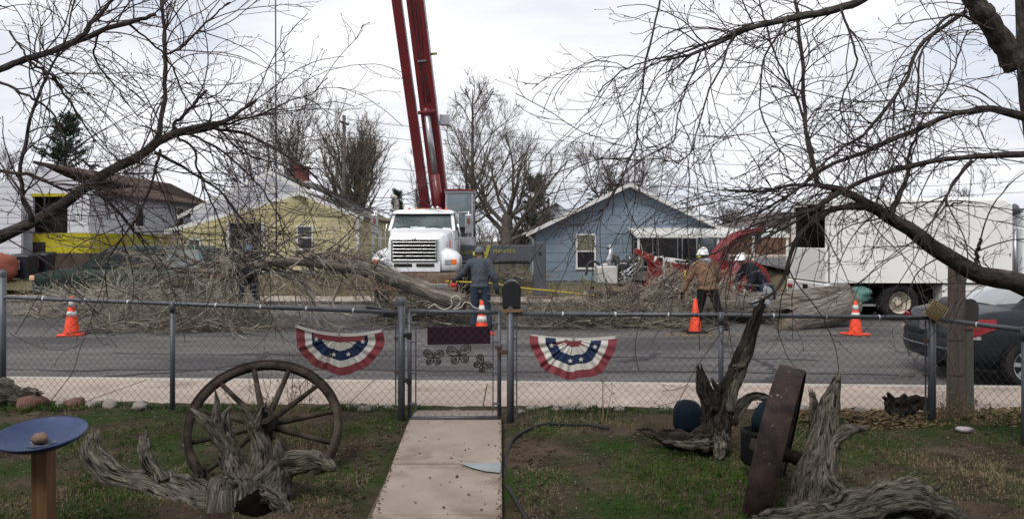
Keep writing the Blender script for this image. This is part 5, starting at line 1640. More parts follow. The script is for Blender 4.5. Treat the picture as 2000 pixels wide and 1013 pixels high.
# butterflies bent from black rod
def wing_loop(c, ang, L, W, flip):
    pts = []
    for t in np.linspace(0, 2 * math.pi, 15):
        u = .5 - .5 * math.cos(t)
        v = math.sin(t) * (.35 + .65 * u)
        x, y = u * L, v * W
        X = x * math.cos(ang) - y * math.sin(ang)
        Z = x * math.sin(ang) + y * math.cos(ang)
        pts.append((c[0] + X * flip, c[1], c[2] + Z))
    return pts


m_iron = mat('black_iron', (.012, .011, .010), (.03, .022, .018), scale=20, rough=.6)
for k, (px, py, sc, tilt, lab) in enumerate(((847, 697, .095, 0.0, 'black wire butterfly lowest left under the gate sign'), (897, 692, .115, -.12, 'largest black wire butterfly centred under the gate sign'), (941, 711, .085, .75, 'small tilted black wire butterfly near the gate latch side'))):
    c = P(px, py, 7.45)
    bt = thing('butterfly', lab, 'ornament', c, 'wire butterflies on the gate')
    R = Matrix.Translation(c) @ Matrix.Rotation(tilt, 4, 'Y') @ Matrix.Translation(-c)
    for s in (-1, 1):
        for a, L, W in ((.55, sc * 1.15, sc * .50), (-.80, sc * .92, sc * .44)):
            w = MB(R).tube(wing_loop(c, a, L, W, s), .0062, 5, cap=False)
            for t in (.35, .7):
                w.tube([c, c + Vector((s * L * t * 1.1 * math.cos(a + .25), 0, L * t * 1.1 * math.sin(a + .25)))], .0036, 4)
                w.tube([c + Vector((s * L * .5 * math.cos(a), 0, L * .5 * math.sin(a))), c + Vector((s * L * math.cos(a + (.5 - t) * .7) * .95, 0, L * .95 * math.sin(a + (.5 - t) * .7)))], .0036, 4)
            w.tube(wing_loop(c + Vector((s * L * .42 * math.cos(a), -.001, L * .42 * math.sin(a))), a, L * .45, W * .5, s), .0045, 4, cap=False)
            part('wing', w, m_iron, bt)
    part('torso', MB(R).tube([c + Vector((0, 0, -.035)), c, c + Vector((0, 0, .03))], [.004, .011, .007], 6).tube([c + Vector((0, 0, .03)), c + Vector((-.018, 0, .055))], .0022, 4).tube([c + Vector((0, 0, .03)), c + Vector((.018, 0, .055))], .0022, 4), m_iron, bt)

# patriotic half-round pleated flags
m_fr = mat('flag_red', (0.225, 0.058, 0.07), (0.185, 0.045, 0.056), scale=14, rough=.85)
m_fw = mat('flag_white', (0.60, 0.58, 0.54), (0.50, 0.475, 0.44), scale=9, rough=.85)
m_fb = mat('flag_blue', (0.016, 0.028, 0.066), (0.026, 0.04, 0.088), scale=12, rough=.85)


def bunting(label, px0, py0, px1, py1, pym, drop, Y, seed):
    a, b = P(px0, py0, Y), P(px1, py1, Y)
    mid = P((px0 + px1) / 2, pym, Y)
    t = thing('bunting_flag', label, 'flag', mid - Vector((0, 0, drop)), 'half-round flags tied to the fence')
    hw = (b - a).length / 2
    rg = np.random.default_rng(seed)
    ph = rg.uniform(0, 6, 3)

    def pt(r, th, o=0.0):
        """r 0..1 from the middle of the header, th 0 (right) .. pi (left), fanned pleats"""
        u = r * math.cos(th)
        base = a + (b - a) * (u + 1) / 2        # the header hangs in a slack curve
        base.z += (mid.z - (a.z + b.z) / 2) * (1 - u * u)
        dz = abs(r) * max(0.0, math.sin(th)) ** .72 * drop
        pleat = (.009 * math.sin(26 * th + ph[0]) + .009 * math.sin(11 * th + ph[1])) * abs(r) ** .6
        edge = .013 * math.sin(9 * th + ph[2]) * r * math.sin(th)
        return base + Vector((0.014 * math.sin(7 * th + ph[1]) * r, -.022 + pleat - o, -dz - edge))

    def band(r0, r1, m, name, o=0.0):
        nt, nr = 96, 5
        rings = [[pt(r0 + (r1 - r0) * k / (nr - 1), math.pi * j / (nt - 1), o) for j in range(nt)] for k in range(nr)]
        return part(name, MB().loft(rings, closed=False, cap=False), m, t)
    band(.80, 1.0, m_fr, 'red_border')
    band(.64, .80, m_fw, 'white_band')
    bl = band(.40, .64, m_fb, 'blue_band')
    band(.20, .40, m_fw, 'inner_white_band')
    band(.004, .20, m_fr, 'inner_red_band')
    # the inner red strip runs wide under the header
    rd2 = [[pt(.58 * k, 0.0 if True else 0, .0) + Vector((0, -.006, -.012 - .055 * j)) for k in np.linspace(-1, 1, 30)] for j in (0, 1)]
    part('red_strip', MB().loft(rd2, closed=False, cap=False), m_fr, t)
    hd_ = [[pt(k, 0.0) + Vector((0, -.008, .012 - .03 * j)) for k in np.linspace(-1, 1, 40)] for j in (0, 1)]
    ho_ = part('header', MB().loft(hd_, closed=False, cap=False), m_fw, t)
    for k in (-.98, 0, .98):
        part('grommet', MB().lathe([(.004, 0), (.010, -.002), (.011, 0)], pt(k, 0.0) + Vector((0, -.012, -.002)), (0, -1, 0), 10), m_steel, ho_)
    for k, th in enumerate((.25, 1.2, 1.75, 2.9)):
        c = pt(.53, th, .016)
        s = .027
        V = [c + Vector((s * (1 if i % 2 == 0 else .42) * math.sin(i * math.pi / 5), 0, s * (1 if i % 2 == 0 else .42) * math.cos(i * math.pi / 5))) for i in range(10)]
        part('star', MB().add([tuple(v) for v in V], [[list(range(10))]]), m_fw, bl)
    return t


bunting('half-round red white and blue star flag on fence left of the gate', 576, 634, 751, 643, 652, .385, 7.50, 1)
bunting('half-round red white and blue star flag on fence right of the gate', 1037, 654, 1202, 657, 661, .385, 7.38, 2)

# white cord looped on the gate top
cd = [P(x, y, 7.46) for x, y in ((836, 602), (848, 594), (858, 601), (870, 604), (883, 596), (881, 583), (890, 577), (899, 583), (897, 594), (885, 604), (900, 600), (908, 590), (918, 592), (926, 600), (945, 605))]
single('cord', MB().tube(resample(cd, [.005] * len(cd), 70)[0], .0048, 6), mat('white_cord', (.5, .48, .42), rough=.8), 'white wire cord looped along the top of the gate', 'cord')

# black plastic tray caught behind the left rail
tr = MB().hexa([P(712, 608, 7.62), P(757, 614, 7.62), P(712, 607, 7.80), P(757, 613, 7.80), P(716, 597, 7.62), P(762, 604, 7.62), P(716, 596, 7.80), P(762, 603, 7.80)])
tr.hexa([P(748, 618, 7.6), P(770, 621, 7.6), P(748, 618, 7.72), P(770, 621, 7.72), P(748, 608, 7.6), P(772, 610, 7.6), P(748, 608, 7.72), P(772, 610, 7.72)])
single('paper_box', tr, m_black, 'small tilted black plastic box behind rail left of the gate', 'box', bevel=.006)

# mailboxes


def mailbox(label, x, y, z, w, h, L, m, plank, group):
    t = thing('mailbox', label, 'mailbox', (x, y, z), group)
    prof = [(-w / 2, 0), (-w / 2, h - w / 2)] + [(w / 2 * math.cos(a), h - w / 2 + w / 2 * math.sin(a)) for a in np.linspace(math.pi, 0, 14)][1:-1] + [(w / 2, h - w / 2), (w / 2, 0)]
    part('box', MB().prism([(x + u, z + v) for u, v in prof], 'y', y, y + L), m, t, bevel=.004)
    part('end_panel', MB().prism([(x + u * .93, z + .012 + v * .94) for u, v in prof], 'y', y - .006, y), m, t, bevel=.004)
    part('rim', MB().tube([(x + u * 1.02, y + .004, z + v * 1.01) for u, v in prof], .006, 6), m, t)
    part('flag', MB().box(x - w / 2 - .02, x - w / 2 - .012, y + .05, y + .08, z + .02, z + .17), m_rust, t)
    part('shelf', MB().box(x - w / 2 - .01, x + w / 2 + .008, y - .01, y + L * .9, z - .035, z - .004), plank, t)
    return t


m_wood = mat('raw_plank', (.20, .13, .075), (.14, .09, .055), scale=6, stretch=(6, .6, 6), rough=.8)
mailbox('black arch-topped mailbox on the gate post', GX(999, 7.45), 7.42, 1.345, .172, .262, .46, mat('mailbox_black', (.010, .011, .013), (.016, .017, .02), scale=6, rough=.45), m_wood, 'mailboxes along the fence')
mailbox('weathered dark mailbox behind the wooden post at right corner', GX(1893, 8.0), 7.98, 1.12, .165, .27, .46, mat('mailbox_dark', (.028, .026, .026), (.06, .055, .05), scale=5, rough=.6), m_wood, 'mailboxes along the fence')

m_post = mat('weathered_post', (0.075, 0.062, 0.054), (0.125, 0.105, 0.092), scale=5, stretch=(5, 5, .35), rough=.9, bump=.6, bscale=22, bdist=.01)
wp = thing('wooden_post', 'tall square weathered wooden post behind the corner of fence', 'post', (GX(1868, 7.9), 7.9, .2))
x = GX(1868, 7.9)
part('timber', MB().box(x - .062, x + .062, 7.85, 7.97, .1, 1.735, rot=(0, .012, 0)), m_post, wp, bevel=.008)
part('strap', MB().box(x - .066, x + .066, 7.845, 7.975, .62, .632).box(x - .066, x + .066, 7.845, 7.975, .98, .99), m_rust, wp)
p2 = thing('wooden_post', 'shorter pale wooden mailbox post beside the tall weathered post', 'post', (GX(1890, 8.02), 8.02, .2))
x = GX(1890, 8.02)
part('timber', MB().box(x - .05, x + .05, 7.99, 8.10, .1, 1.085, rot=(0, -.01, 0)), mat('pale_post', (0.13, 0.125, 0.105), (0.085, 0.08, 0.07), scale=5, stretch=(5, 5, .35), rough=.9, c3=(.09, .13, .115), s3=4, lo3=.55, hi3=.66), p2, bevel=.008)

# suet feeder on the corner post
fc = P(1827, 607, 7.29)
sf = thing('suet_feeder', 'tan wire basket suet feeder tilted on top of corner fence post', 'bird feeder', fc - Vector((0, 0, .1)))
R = Matrix.Translation(fc) @ Matrix.Rotation(math.radians(32), 4, 'Y')
part('suet_block', MB(R).box(-.075, .075, -.018, .018, -.075, .075), mat('suet', (.24, .18, .075), (.16, .115, .045), scale=30, rough=.85), sf, bevel=.006)
cg = MB(R)
for k in np.linspace(-.08, .08, 8):
    cg.tube([(k, -.024, -.08), (k, -.024, .08)], .0028, 5).tube([(-.08, -.024, k), (.08, -.024, k)], .0028, 5)
for s in (-.08, .08):
    cg.tube([(s, -.026, -.08), (s, .026, -.08), (s, .026, .08), (s, -.026, .08), (s, -.026, -.08)], .0035, 5)
part('wire_cage', cg, mat('tan_wire', (.30, .24, .12), rough=.6), sf)
# dark wire from the gate to the post
single('rope', MB().tube(resample([P(870, 549, 18), P(960, 553, 18.1), P(1020, 562, 18.2), P(1100, 570, 18.3), P(1162, 577, 18.4)], [.016] * 5, 20)[0], .017, 6), mat('yellow_rope', (.55, .42, .04), (.45, .34, .04), scale=10, rough=.7), 'taut yellow rope running from truck across the street', 'rope')

# ------------------------------------------------------------------ traffic cones
m_cone = mat('cone_orange', (0.78, 0.065, 0.018), (0.62, 0.05, 0.016), scale=5, rough=.5)
m_cone_base = mat('cone_base_black', (.015, .014, .014), rough=.8)
m_collar = mat('cone_collar', (.62, .62, .6), (.45, .45, .44), scale=8, rough=.4)


def cone(label, px, Y, H, rb, collars, dark_base, rot=.3):
    x = GX(px, Y)
    z = road_z(x, Y) + .002
    t = thing('traffic_cone', label, 'traffic cone', (x, Y, z), 'traffic cones set out on the street')
    part('base', MB().box(x - rb * 1.55, x + rb * 1.55, Y - rb * 1.55, Y + rb * 1.55, z, z + .035, rot=(0, 0, rot)), m_cone_base if dark_base else m_cone, t, bevel=.015)
    part('body', MB().lathe([(rb, .03), (rb * .97, .05), (.032, H - .01), (.026, H), (.012, H), (.010, H - .05)], (x, Y, z), (0, 0, 1), 24), m_cone, t)
    for (a, b) in collars:
        r = lambda f: rb * .97 + (.032 - rb * .97) * (f * H - .05) / (H - .06) + .004
        part('reflective_collar', MB().lathe([(r(a) - .004, a * H), (r(a), a * H), (r(b), b * H), (r(b) - .004, b * H)], (x, Y, z), (0, 0, 1), 24), m_collar, t)
    return t


cone('orange cone with two white collars standing alone at far left', 140, 15.85, .80, .155, [(.50, .62), (.74, .92)], False)
cone('orange cone with two white collars beside the slate-blue hoodie worker', 941, 16.1, .70, .15, [(.36, .54), (.66, .86)], False)
cone('plain orange cone without collars beside the tan jacket worker', 1358, 16.35, .71, .14, [], True, .1)
cone('orange cone with white collar in front of the chip truck', 1671, 16.0, .70, .14, [(.50, .66), (.74, .88)], False)

# ------------------------------------------------------------------ wheelie bins, boulder at far left
m_bin = mat('bin_plastic', (.008, .010, .016), (.014, .017, .026), scale=4, rough=.45)
m_orange = mat('orange_tag', (.5, .12, .05), rough=.6)


def bin_(label, x, y, z, w, h, tagm):
    t = thing('wheelie_bin', label, 'bin', (x, y, z), 'wheelie bins by the white house')
    part('tub', MB().hexa([(x - w * .42, y - w * .42, z + .05), (x + w * .42, y - w * .42, z + .05), (x - w * .42, y + w * .4, z + .05), (x + w * .42, y + w * .4, z + .05),
                           (x - w * .5, y - w * .5, z + h), (x + w * .5, y - w * .5, z + h), (x - w * .5, y + w * .5, z + h), (x + w * .5, y + w * .5, z + h)]), m_bin, t, bevel=.03)
    part('lid', MB().hexa([(x - w * .54, y - w * .55, z + h), (x + w * .54, y - w * .55, z + h), (x - w * .54, y + w * .55, z + h), (x + w * .54, y + w * .55, z + h),
                           (x - w * .50, y - w * .50, z + h + .07), (x + w * .50, y - w * .50, z + h + .07), (x - w * .50, y + w * .52, z + h + .13), (x + w * .50, y + w * .52, z + h + .13)]), m_bin, t, bevel=.02)
    part('number_label', MB().box(x - .06, x + .05, y - w * .52, y - w * .505, z + h * .45, z + h * .86), tagm, t)
    for s in (-1, 1):
        part('wheel', MB().lathe([(.03, -.03), (.1, -.03), (.1, .03), (.03, .03)], (x + s * w * .4, y + w * .4, z + .1), (1, 0, 0), 14), m_tyre, t)


bin_('black wheelie bin with white label beside the red boulder', GX(48, 27.6), 27.6, .62, .70, .80, m_tank)
bin_('black wheelie bin with orange tag behind the other bin', GX(84, 28.4), 28.4, .64, .62, .82, m_orange)
single('boulder', MB().ball((GX(6, 27.0), 27.0, 1.08), (.46, .42, .50), 20, 14, noise=.25, seed=4), mat('red_sandstone', (.27, .085, .055), (.20, .075, .055), scale=6, rough=.9, bump=.4, bscale=20), 'rounded brick-red boulder at far left beside the bin', 'boulder')

# ------------------------------------------------------------------ yard ornaments
m_drift = mat('driftwood', (0.012, 0.010, 0.008), (0.33, 0.295, 0.25), scale=4.5, lo=.38, hi=.74, stretch=(13, 13, 1.6), grain=True, rough=.92, bump=1.0, bscale=5, bdist=.06, detail=9, c3=(.03, .025, .02), s3=.55, lo3=.55, hi3=.70)
m_drift_dark = mat('old_wood', (0.009, 0.007, 0.006), (0.12, 0.098, 0.082), scale=4.5, lo=.40, hi=.76, stretch=(13, 13, 1.6), grain=True, rough=.92, bump=1.0, bscale=5, bdist=.06, detail=9)
m_hollow_shade = mat('painted_hollow_shade', (.003, .0025, .002), (.007, .006, .005), scale=10, rough=1, spec=0)  # near-black colour that paints the shade inside hollows
_ds = [100]


def drift(mb, pix, Y, radpx, sides=18, K=None, ridges=.09):
    sides = int(sides * 2.2)
    ridges *= 1.25
    """a root laid through photo points at depth(s) Y, radius in photo pixels"""
    Ys = np.interp(np.linspace(0, 1, len(pix)), np.linspace(0, 1, len(np.atleast_1d(Y))), np.atleast_1d(Y))
    pts = [P(a, b, y) for (a, b), y in zip(pix, Ys)]
    rad = [r * y / FPX for r, y in zip(np.interp(np.linspace(0, 1, len(pix)), np.linspace(0, 1, len(radpx)), radpx), Ys)]
    _ds[0] += 1
    rg = np.random.default_rng(_ds[0])
    K = K or max(24, 8 * len(pix))
    p, r = resample(pts, rad, K)
    jit = np.stack([np.interp(np.linspace(0, 1, K), np.linspace(0, 1, 6), rg.normal(0, .12, 6)) for _ in range(3)], 1)
    p = p + jit * r[:, None]
    r = r * (1 + np.interp(np.linspace(0, 1, K), np.linspace(0, 1, 6), rg.normal(0, .06, 6)))
    mb.tube(p, r, sides, ridges=ridges, seed=_ds[0])
    for e, q in ((0, 1), (-1, -2)):
        dr_ = Vector(p[e] - p[q]).normalized()
        for _ in range(7):
            o = Vector(rg.normal(size=3))
            o = (o - o.dot(dr_) * dr_).normalized() * r[e] * rg.uniform(.2, .85)
            L = rg.uniform(.5, 2.4) * min(max(r[e], .012), .035)
            s0 = Vector(p[e]) + o
            mb.tube([s0 - dr_ * r[e] * .8, s0 + dr_ * L * .5, s0 + dr_ * L + o * .2], [r[e] * .38, r[e] * .25, .001], 6, ridges=.1, seed=_ds[0])
    return mb


s1 = thing('driftwood_stump', 'large grey driftwood stump with upswept roots before the leaning wheel', 'driftwood', P(470, 1005, 5.2))
b = MB()
drift(b, [(545, 1040), (500, 985), (478, 945), (462, 900), (448, 862)], [5.05, 5.2, 5.3], [30, 42, 38, 22, 10], 22)
drift(b, [(430, 1040), (440, 985), (470, 940)], [5.0, 5.2], [46, 46, 40], 22)
part('bole', b, m_drift, s1)
part('root', drift(MB(), [(183, 848), (184, 880), (205, 912), (255, 942), (330, 968), (400, 995), (470, 1000)], [5.6, 5.4, 5.1], [12, 21, 25, 27, 34, 42, 44], 20), m_drift, s1)
part('root', drift(MB(), [(279, 860), (285, 885), (296, 912), (318, 945)], [5.4, 5.3], [9, 12, 14, 18], 14), m_drift, s1)
part('root', drift(MB(), [(470, 955), (450, 905), (428, 858), (405, 822), (372, 797)], 5.3, [34, 26, 17, 11, 4], 18), m_drift, s1)
part('root', drift(MB(), [(425, 850), (422, 815), (424, 790), (422, 765)], 5.3, [11, 9, 6, 2], 14), m_drift, s1)
part('root', drift(MB(), [(455, 900), (446, 850), (440, 815), (452, 792)], [5.35, 5.45], [17, 12, 8, 3], 16), m_drift, s1)
part('root', drift(MB(), [(516, 960), (510, 905), (500, 850), (484, 812), (470, 797)], [5.2, 5.25], [28, 18, 12, 8, 4], 18), m_drift, s1)
part('root', drift(MB(), [(496, 838), (507, 812), (518, 790)], 5.22, [8, 6, 2], 12), m_drift, s1)
part('root', drift(MB(), [(540, 965), (548, 915), (545, 882), (541, 856)], [5.1, 5.15], [26, 17, 10, 2], 16), m_drift, s1)
part('root', drift(MB(), [(515, 940), (560, 908), (600, 898), (630, 902), (655, 915)], [5.2, 5.05], [28, 25, 21, 14, 4], 18), m_drift, s1)
part('root', drift(MB(), [(525, 962), (552, 988), (568, 1018)], [4.95, 4.85], [22, 15, 8], 16), m_drift, s1)
part('root', drift(MB(), [(372, 945), (395, 925), (385, 905)], 5.5, [14, 10, 3], 12), m_drift_dark, s1)
part('hollow_shade', MB().ball(P(505, 1000, 4.97), (.15, .13, .13), 16, 10, noise=.35, seed=8), m_hollow_shade, s1)  # dark lump standing in for the shade under the roots


def wagon_wheel(label, c, R, D, nsp, hub_r, tyre_w, woodm, steelm, spoke_r=.019, group=None):
    """R: rotation with the axle along local Z"""
    c = Vector(c)
    M = Matrix.Translation(c) @ R.to_4x4()
    t = thing('wagon_wheel', label, 'wheel', c - Vector((0, 0, D / 2 * .8)), group)
    ro = D / 2
    part('iron_tyre', MB(M).lathe([(ro - .012, -tyre_w / 2), (ro, -tyre_w / 2 + .004), (ro, tyre_w / 2 - .004), (ro - .012, tyre_w / 2)], (0, 0, 0), (0, 0, 1), 64), steelm, t)
    part('felloe', MB(M).lathe([(ro - .011, -tyre_w * .42), (ro - .011, tyre_w * .42), (ro - .065, tyre_w * .34), (ro - .065, -tyre_w * .34), (ro - .011, -tyre_w * .42)], (0, 0, 0), (0, 0, 1), 64), woodm, t)
    for k in range(nsp):
        a = 2 * math.pi * (k + .35) / nsp
        d = Vector((math.cos(a), math.sin(a), 0))
        part('spoke', MB(M).tube([d * hub_r * .7 + Vector((0, 0, .02)), d * (hub_r + .08) + Vector((0, 0, .015)), d * (ro * .6), d * (ro - .055)], [spoke_r * 1.15, spoke_r * 1.3, spoke_r, spoke_r * .95], 8), woodm, t)
    part('hub', MB(M).lathe([(.03, .17), (hub_r * .72, .17), (hub_r * .8, .10), (hub_r * 1.1, .05), (hub_r * 1.15, -.05), (hub_r * .85, -.1), (hub_r * .75, -.16), (.03, -.16)], (0, 0, 0), (0, 0, 1), 24), woodm, t)
    part('hub_band', MB(M).lathe([(hub_r * .74, .175), (hub_r * .86, .175), (hub_r * .9, .13), (hub_r * .8, .12)], (0, 0, 0), (0, 0, 1), 24).lathe([(hub_r * 1.12, .06), (hub_r * 1.16, .055), (hub_r * 1.16, .035), (hub_r * 1.12, .03)], (0, 0, 0), (0, 0, 1), 24), steelm, t)
    part('axle_hole', MB(M).lathe([(.031, .172), (.001, .172)], (0, 0, 0), (0, 0, 1), 14), m_hollow_shade, t)  # dark disc paints the shade inside the bore
    return t


m_wheelwood = mat('wheel_wood', (0.014, 0.011, 0.009), (0.062, 0.049, 0.041), scale=7, rough=.85, bump=.6, bscale=30, bdist=.01)
m_iron_rust = mat('rusted_iron', (0.018, 0.013, 0.012), (0.048, 0.034, 0.031), scale=9, rough=.7, bump=.4, bscale=60, bdist=.004, c3=(.22, .20, .19), s3=26, lo3=.64, hi3=.72)
# axle toward the camera and up (wheel leans back), turned a little
axle = Vector((0.20, -0.72, 0.67)).normalized()
Rw = axle.to_track_quat('Z', 'Y').to_matrix()
wagon_wheel('spoked wagon wheel leaning behind the grey driftwood stump at left', P(517, 832, 5.95), Rw, 1.18, 12, .085, .075, m_wheelwood, m_iron_rust, .021, 'old wagon wheels in the yard')
axle2 = Vector((0.89, -0.41, -0.20)).normalized()
Rw2 = axle2.to_track_quat('Z', 'Y').to_matrix()
wagon_wheel('wagon wheel seen edge-on between driftwood pieces at right', P(1512, 880, 5.2), Rw2, 1.16, 12, .055, .17, m_wheelwood, m_iron_rust, .02, 'old wagon wheels in the yard')

s2_ = thing('driftwood_stump', 'tall dark driftwood snag leaning right with birds on its tip', 'driftwood', P(1400, 880, 6.3))
part('bole', drift(MB(), [(1392, 872), (1402, 838), (1418, 780), (1440, 722), (1458, 672), (1474, 625), (1488, 592)], [6.3, 6.3, 6.4], [28, 26, 21, 16, 13, 10, 7], 20), m_drift_dark, s2_)
part('bole', drift(MB(), [(1425, 800), (1440, 745), (1453, 700), (1462, 668)], [6.2, 6.28], [11, 11, 9, 3], 14, ridges=.12), m_drift, s2_)
part('root', drift(MB(), [(1395, 830), (1385, 790), (1376, 755), (1365, 722)], [6.35, 6.4], [20, 17, 12, 7], 16), m_drift_dark, s2_)
part('root', drift(MB(), [(1398, 800), (1402, 765), (1392, 742)], 6.28, [14, 9, 3], 12), m_drift_dark, s2_)
part('root', drift(MB(), [(1400, 862), (1350, 862), (1300, 852), (1252, 842)], [6.25, 6.4], [26, 20, 15, 5], 18, ridges=.14), m_drift_dark, s2_)
part('root', drift(MB(), [(1385, 868), (1340, 868), (1300, 862)], [6.1, 6.15], [14, 10, 4], 14), m_drift, s2_)
part('root', drift(MB(), [(1408, 850), (1408, 875), (1402, 898)], [6.15, 6.05], [16, 13, 8], 14), m_drift, s2_)
part('root', drift(MB(), [(1425, 820), (1440, 800), (1460, 780), (1482, 772), (1498, 780), (1504, 800)], [6.3, 6.4], [16, 11, 9, 8, 9, 8], 14), m_drift, s2_)
part('root', drift(MB(), [(1440, 715), (1452, 712), (1460, 700)], 6.2, [6, 4, 2], 8), m_drift, s2_)

s3_ = thing('driftwood_stump', 'upright pale driftwood slab tapering to a spike beside edge-on wheel', 'driftwood', P(1600, 1013, 4.9))
part('bole', drift(MB(), [(1590, 1040), (1590, 980), (1595, 915), (1606, 855), (1616, 800), (1628, 760), (1636, 727)], [4.85, 5.1], [52, 46, 36, 27, 17, 9, 3], 22, ridges=.11), m_drift, s3_)
part('root', drift(MB(), [(1598, 850), (1592, 805), (1586, 770)], 5.1, [18, 13, 6], 14), m_drift, s3_)
part('root', drift(MB(), [(1620, 870), (1650, 842), (1690, 836)], 4.95, [20, 15, 5], 14), m_drift, s3_)
part('root', drift(MB(), [(1615, 930), (1632, 965), (1655, 990)], [4.85, 4.75], [24, 20, 12], 16), m_drift, s3_)
part('hollow_shade', MB().ball(P(1602, 990, 4.83), (.06, .06, .09), 12, 8, noise=.3, seed=2), m_hollow_shade, s3_)  # dark lump painting shade into the foot of the slab
s4_ = thing('driftwood_log', 'arched grooved driftwood root lying at bottom right corner', 'driftwood', P(1740, 1013, 4.6))
part('bole', drift(MB(), [(1490, 1012), (1560, 1012), (1640, 1008), (1710, 985), (1775, 972), (1825, 992), (1862, 1030)], [4.6, 4.7], [12, 20, 30, 36, 36, 32, 26], 22, ridges=.13), m_drift, s4_)
part('root', drift(MB(), [(1785, 968), (1812, 958), (1838, 947)], 4.75, [13, 9, 4], 12), m_drift, s4_)
s5_ = single('driftwood_piece', drift(MB(), [(1735, 778), (1755, 794), (1790, 788), (1815, 793)], 7.7, [9, 17, 15, 6], 14, ridges=.2), m_drift_dark, 'small dark knotty driftwood piece by the corner fence post', 'driftwood')
s6_ = single('driftwood_piece', drift(MB(), [(-40, 762), (10, 760), (45, 772), (72, 768)], 8.05, [22, 20, 14, 8], 14, ridges=.12), m_drift, 'grey driftwood piece at left edge before the fence', 'driftwood')

# bird figurines on the snag
bp1 = P(1501, 572, 6.45)
f1 = thing('bird_figurine', 'white and navy bird figurine perched on the snag tip', 'figurine', P(1496, 600, 6.45))
m_porc = mat('porcelain_white', (.52, .54, .55), (.42, .44, .46), scale=8, rough=.4)
part('torso', MB().ball(bp1, (.042, .04, .07), 14, 10, rot=(0, -.25, 0)), m_porc, f1)
part('wing', MB().ball(bp1 + Vector((.038, .0, .01)), (.016, .036, .07), 12, 8, rot=(0, -.15, 0)).ball(bp1 + Vector((0.01, .01, .056)), (.044, .037, .024), 12, 8), mat('navy_glaze', (.03, .032, .07), rough=.4), f1)
part('tail', MB().tube([bp1 + Vector((0, 0, -.06)), bp1 + Vector((-.03, 0, -.13))], [.03, .015], 8), m_porc, f1)
bp2 = P(1477, 592, 6.42)
f2 = thing('bird_figurine', 'greyish white bird figurine lower left on the snag tip', 'figurine', P(1477, 612, 6.42))
part('torso', MB().ball(bp2, (.048, .036, .034), 14, 10, rot=(0, -.6, 0)).ball(bp2 + Vector((.028, 0, .055)), (.021, .02, .021), 10, 8), mat('grey_glaze', (.36, .38, .38), (.26, .28, .28), scale=9, rough=.5), f2)
part('leg', MB().tube([bp2 + Vector((-.02, 0, -.03)), bp2 + Vector((-.025, 0, -.075))], .005, 6).tube([bp2 + Vector((.0, 0, -.03)), bp2 + Vector((0.0, 0, -.075))], .005, 6), m_redlens, f2)

# pots
m_pot = mat('blue_glaze', (.004, .008, .015), (.007, .015, .025), scale=5, rough=.72, spec=.1)
m_potdk = mat('black_pot', (.006, .006, .006), (.014, .014, .015), scale=6, rough=.7, spec=.15)
c = P(1341, 838, 7.0)
single('garden_pot', MB().lathe([(.0, 0), (.10, 0), (.122, .03), (.128, .12), (.124, .19), (.105, .235), (.06, .262), (.001, .27)], c, (0.05, 0, 1), 24), m_pot, 'dark blue dome-topped pot behind the leaning snag', 'pot')
pt_ = thing('garden_pot', 'tall black planter with tilted blue jar left of the edge-on wheel', 'pot', P(1470, 905, 5.6))
c = P(1474, 905, 5.6)
part('planter', MB().lathe([(.0, 0), (.085, 0), (.10, .02), (.112, .22), (.118, .25), (.10, .25), (.09, .2), (0, .19)], c, (.06, 0, 1), 24), m_potdk, pt_)
c2 = P(1486, 836, 5.62)
part('jar', MB().lathe([(.0, -.02), (.065, -.02), (.085, .04), (.085, .10), (.07, .17), (.045, .2), (.05, .22), (.03, .22), (0, .2)], c2, (.38, 0, 1), 24), m_pot, pt_)

# bird bath
bc = P(80, 846, 4.25)
bb = thing('bird_bath', 'blue dish bird bath on a square wooden post', 'bird bath', (bc.x, bc.y, .27))
ax = Vector((.02, -.17, 1)).normalized()
m_bluedish = mat('blue_dish', (0.020, 0.036, 0.098), (0.030, 0.050, 0.128), scale=7, rough=.45, c3=(.10, .12, .16), s3=5, lo3=.66, hi3=.74)
part('dish', MB().lathe([(.0, -.065), (.09, -.065), (.17, -.045), (.222, -.012), (.232, .0), (.228, .008), (.218, .002), (.165, -.03), (.09, -.048), (0, -.05)], bc, ax, 48), m_bluedish, bb)
part('limescale', MB().add([tuple(bc + ax * -.046 + Vector((.012 + (.07 + .015 * math.sin(5 * a)) * math.cos(a), -.02 + (.055 + .012 * math.cos(3 * a)) * math.sin(a), .0 + .17 * (-.02 + .055 * math.sin(a)) * 1.0))) for a in np.linspace(0, 6.28, 22)[:-1]], [[list(range(21))]]), mat('limescale', (.13, .145, .16), (.06, .08, .13), scale=22, rough=.8), bb)
part('post', MB().box(bc.x - .045, bc.x + .045, bc.y - .02, bc.y + .07, .2, bc.z - .055), mat('stained_post', (.165, .082, .036), (.115, .055, .025), scale=5, stretch=(5, 5, .4), rough=.6), bb, bevel=.006)
part('post_face', MB().box(bc.x - .010, bc.x + .046, bc.y - .024, bc.y - .0205, .2, bc.z - .06), mat('post_face', (.225, .125, .06), (.175, .09, .042), scale=5, stretch=(5, 5, .4), rough=.6), bb)
single('stone', MB().ball(bc + Vector((.012, -.03, -.022)), (.042, .036, .032), 14, 10, noise=.4, seed=9), mat('pink_stone', (.22, .14, .11), (.15, .10, .085), scale=20, rough=.9), 'small pinkish stone lying in the blue bird bath dish', 'stone')

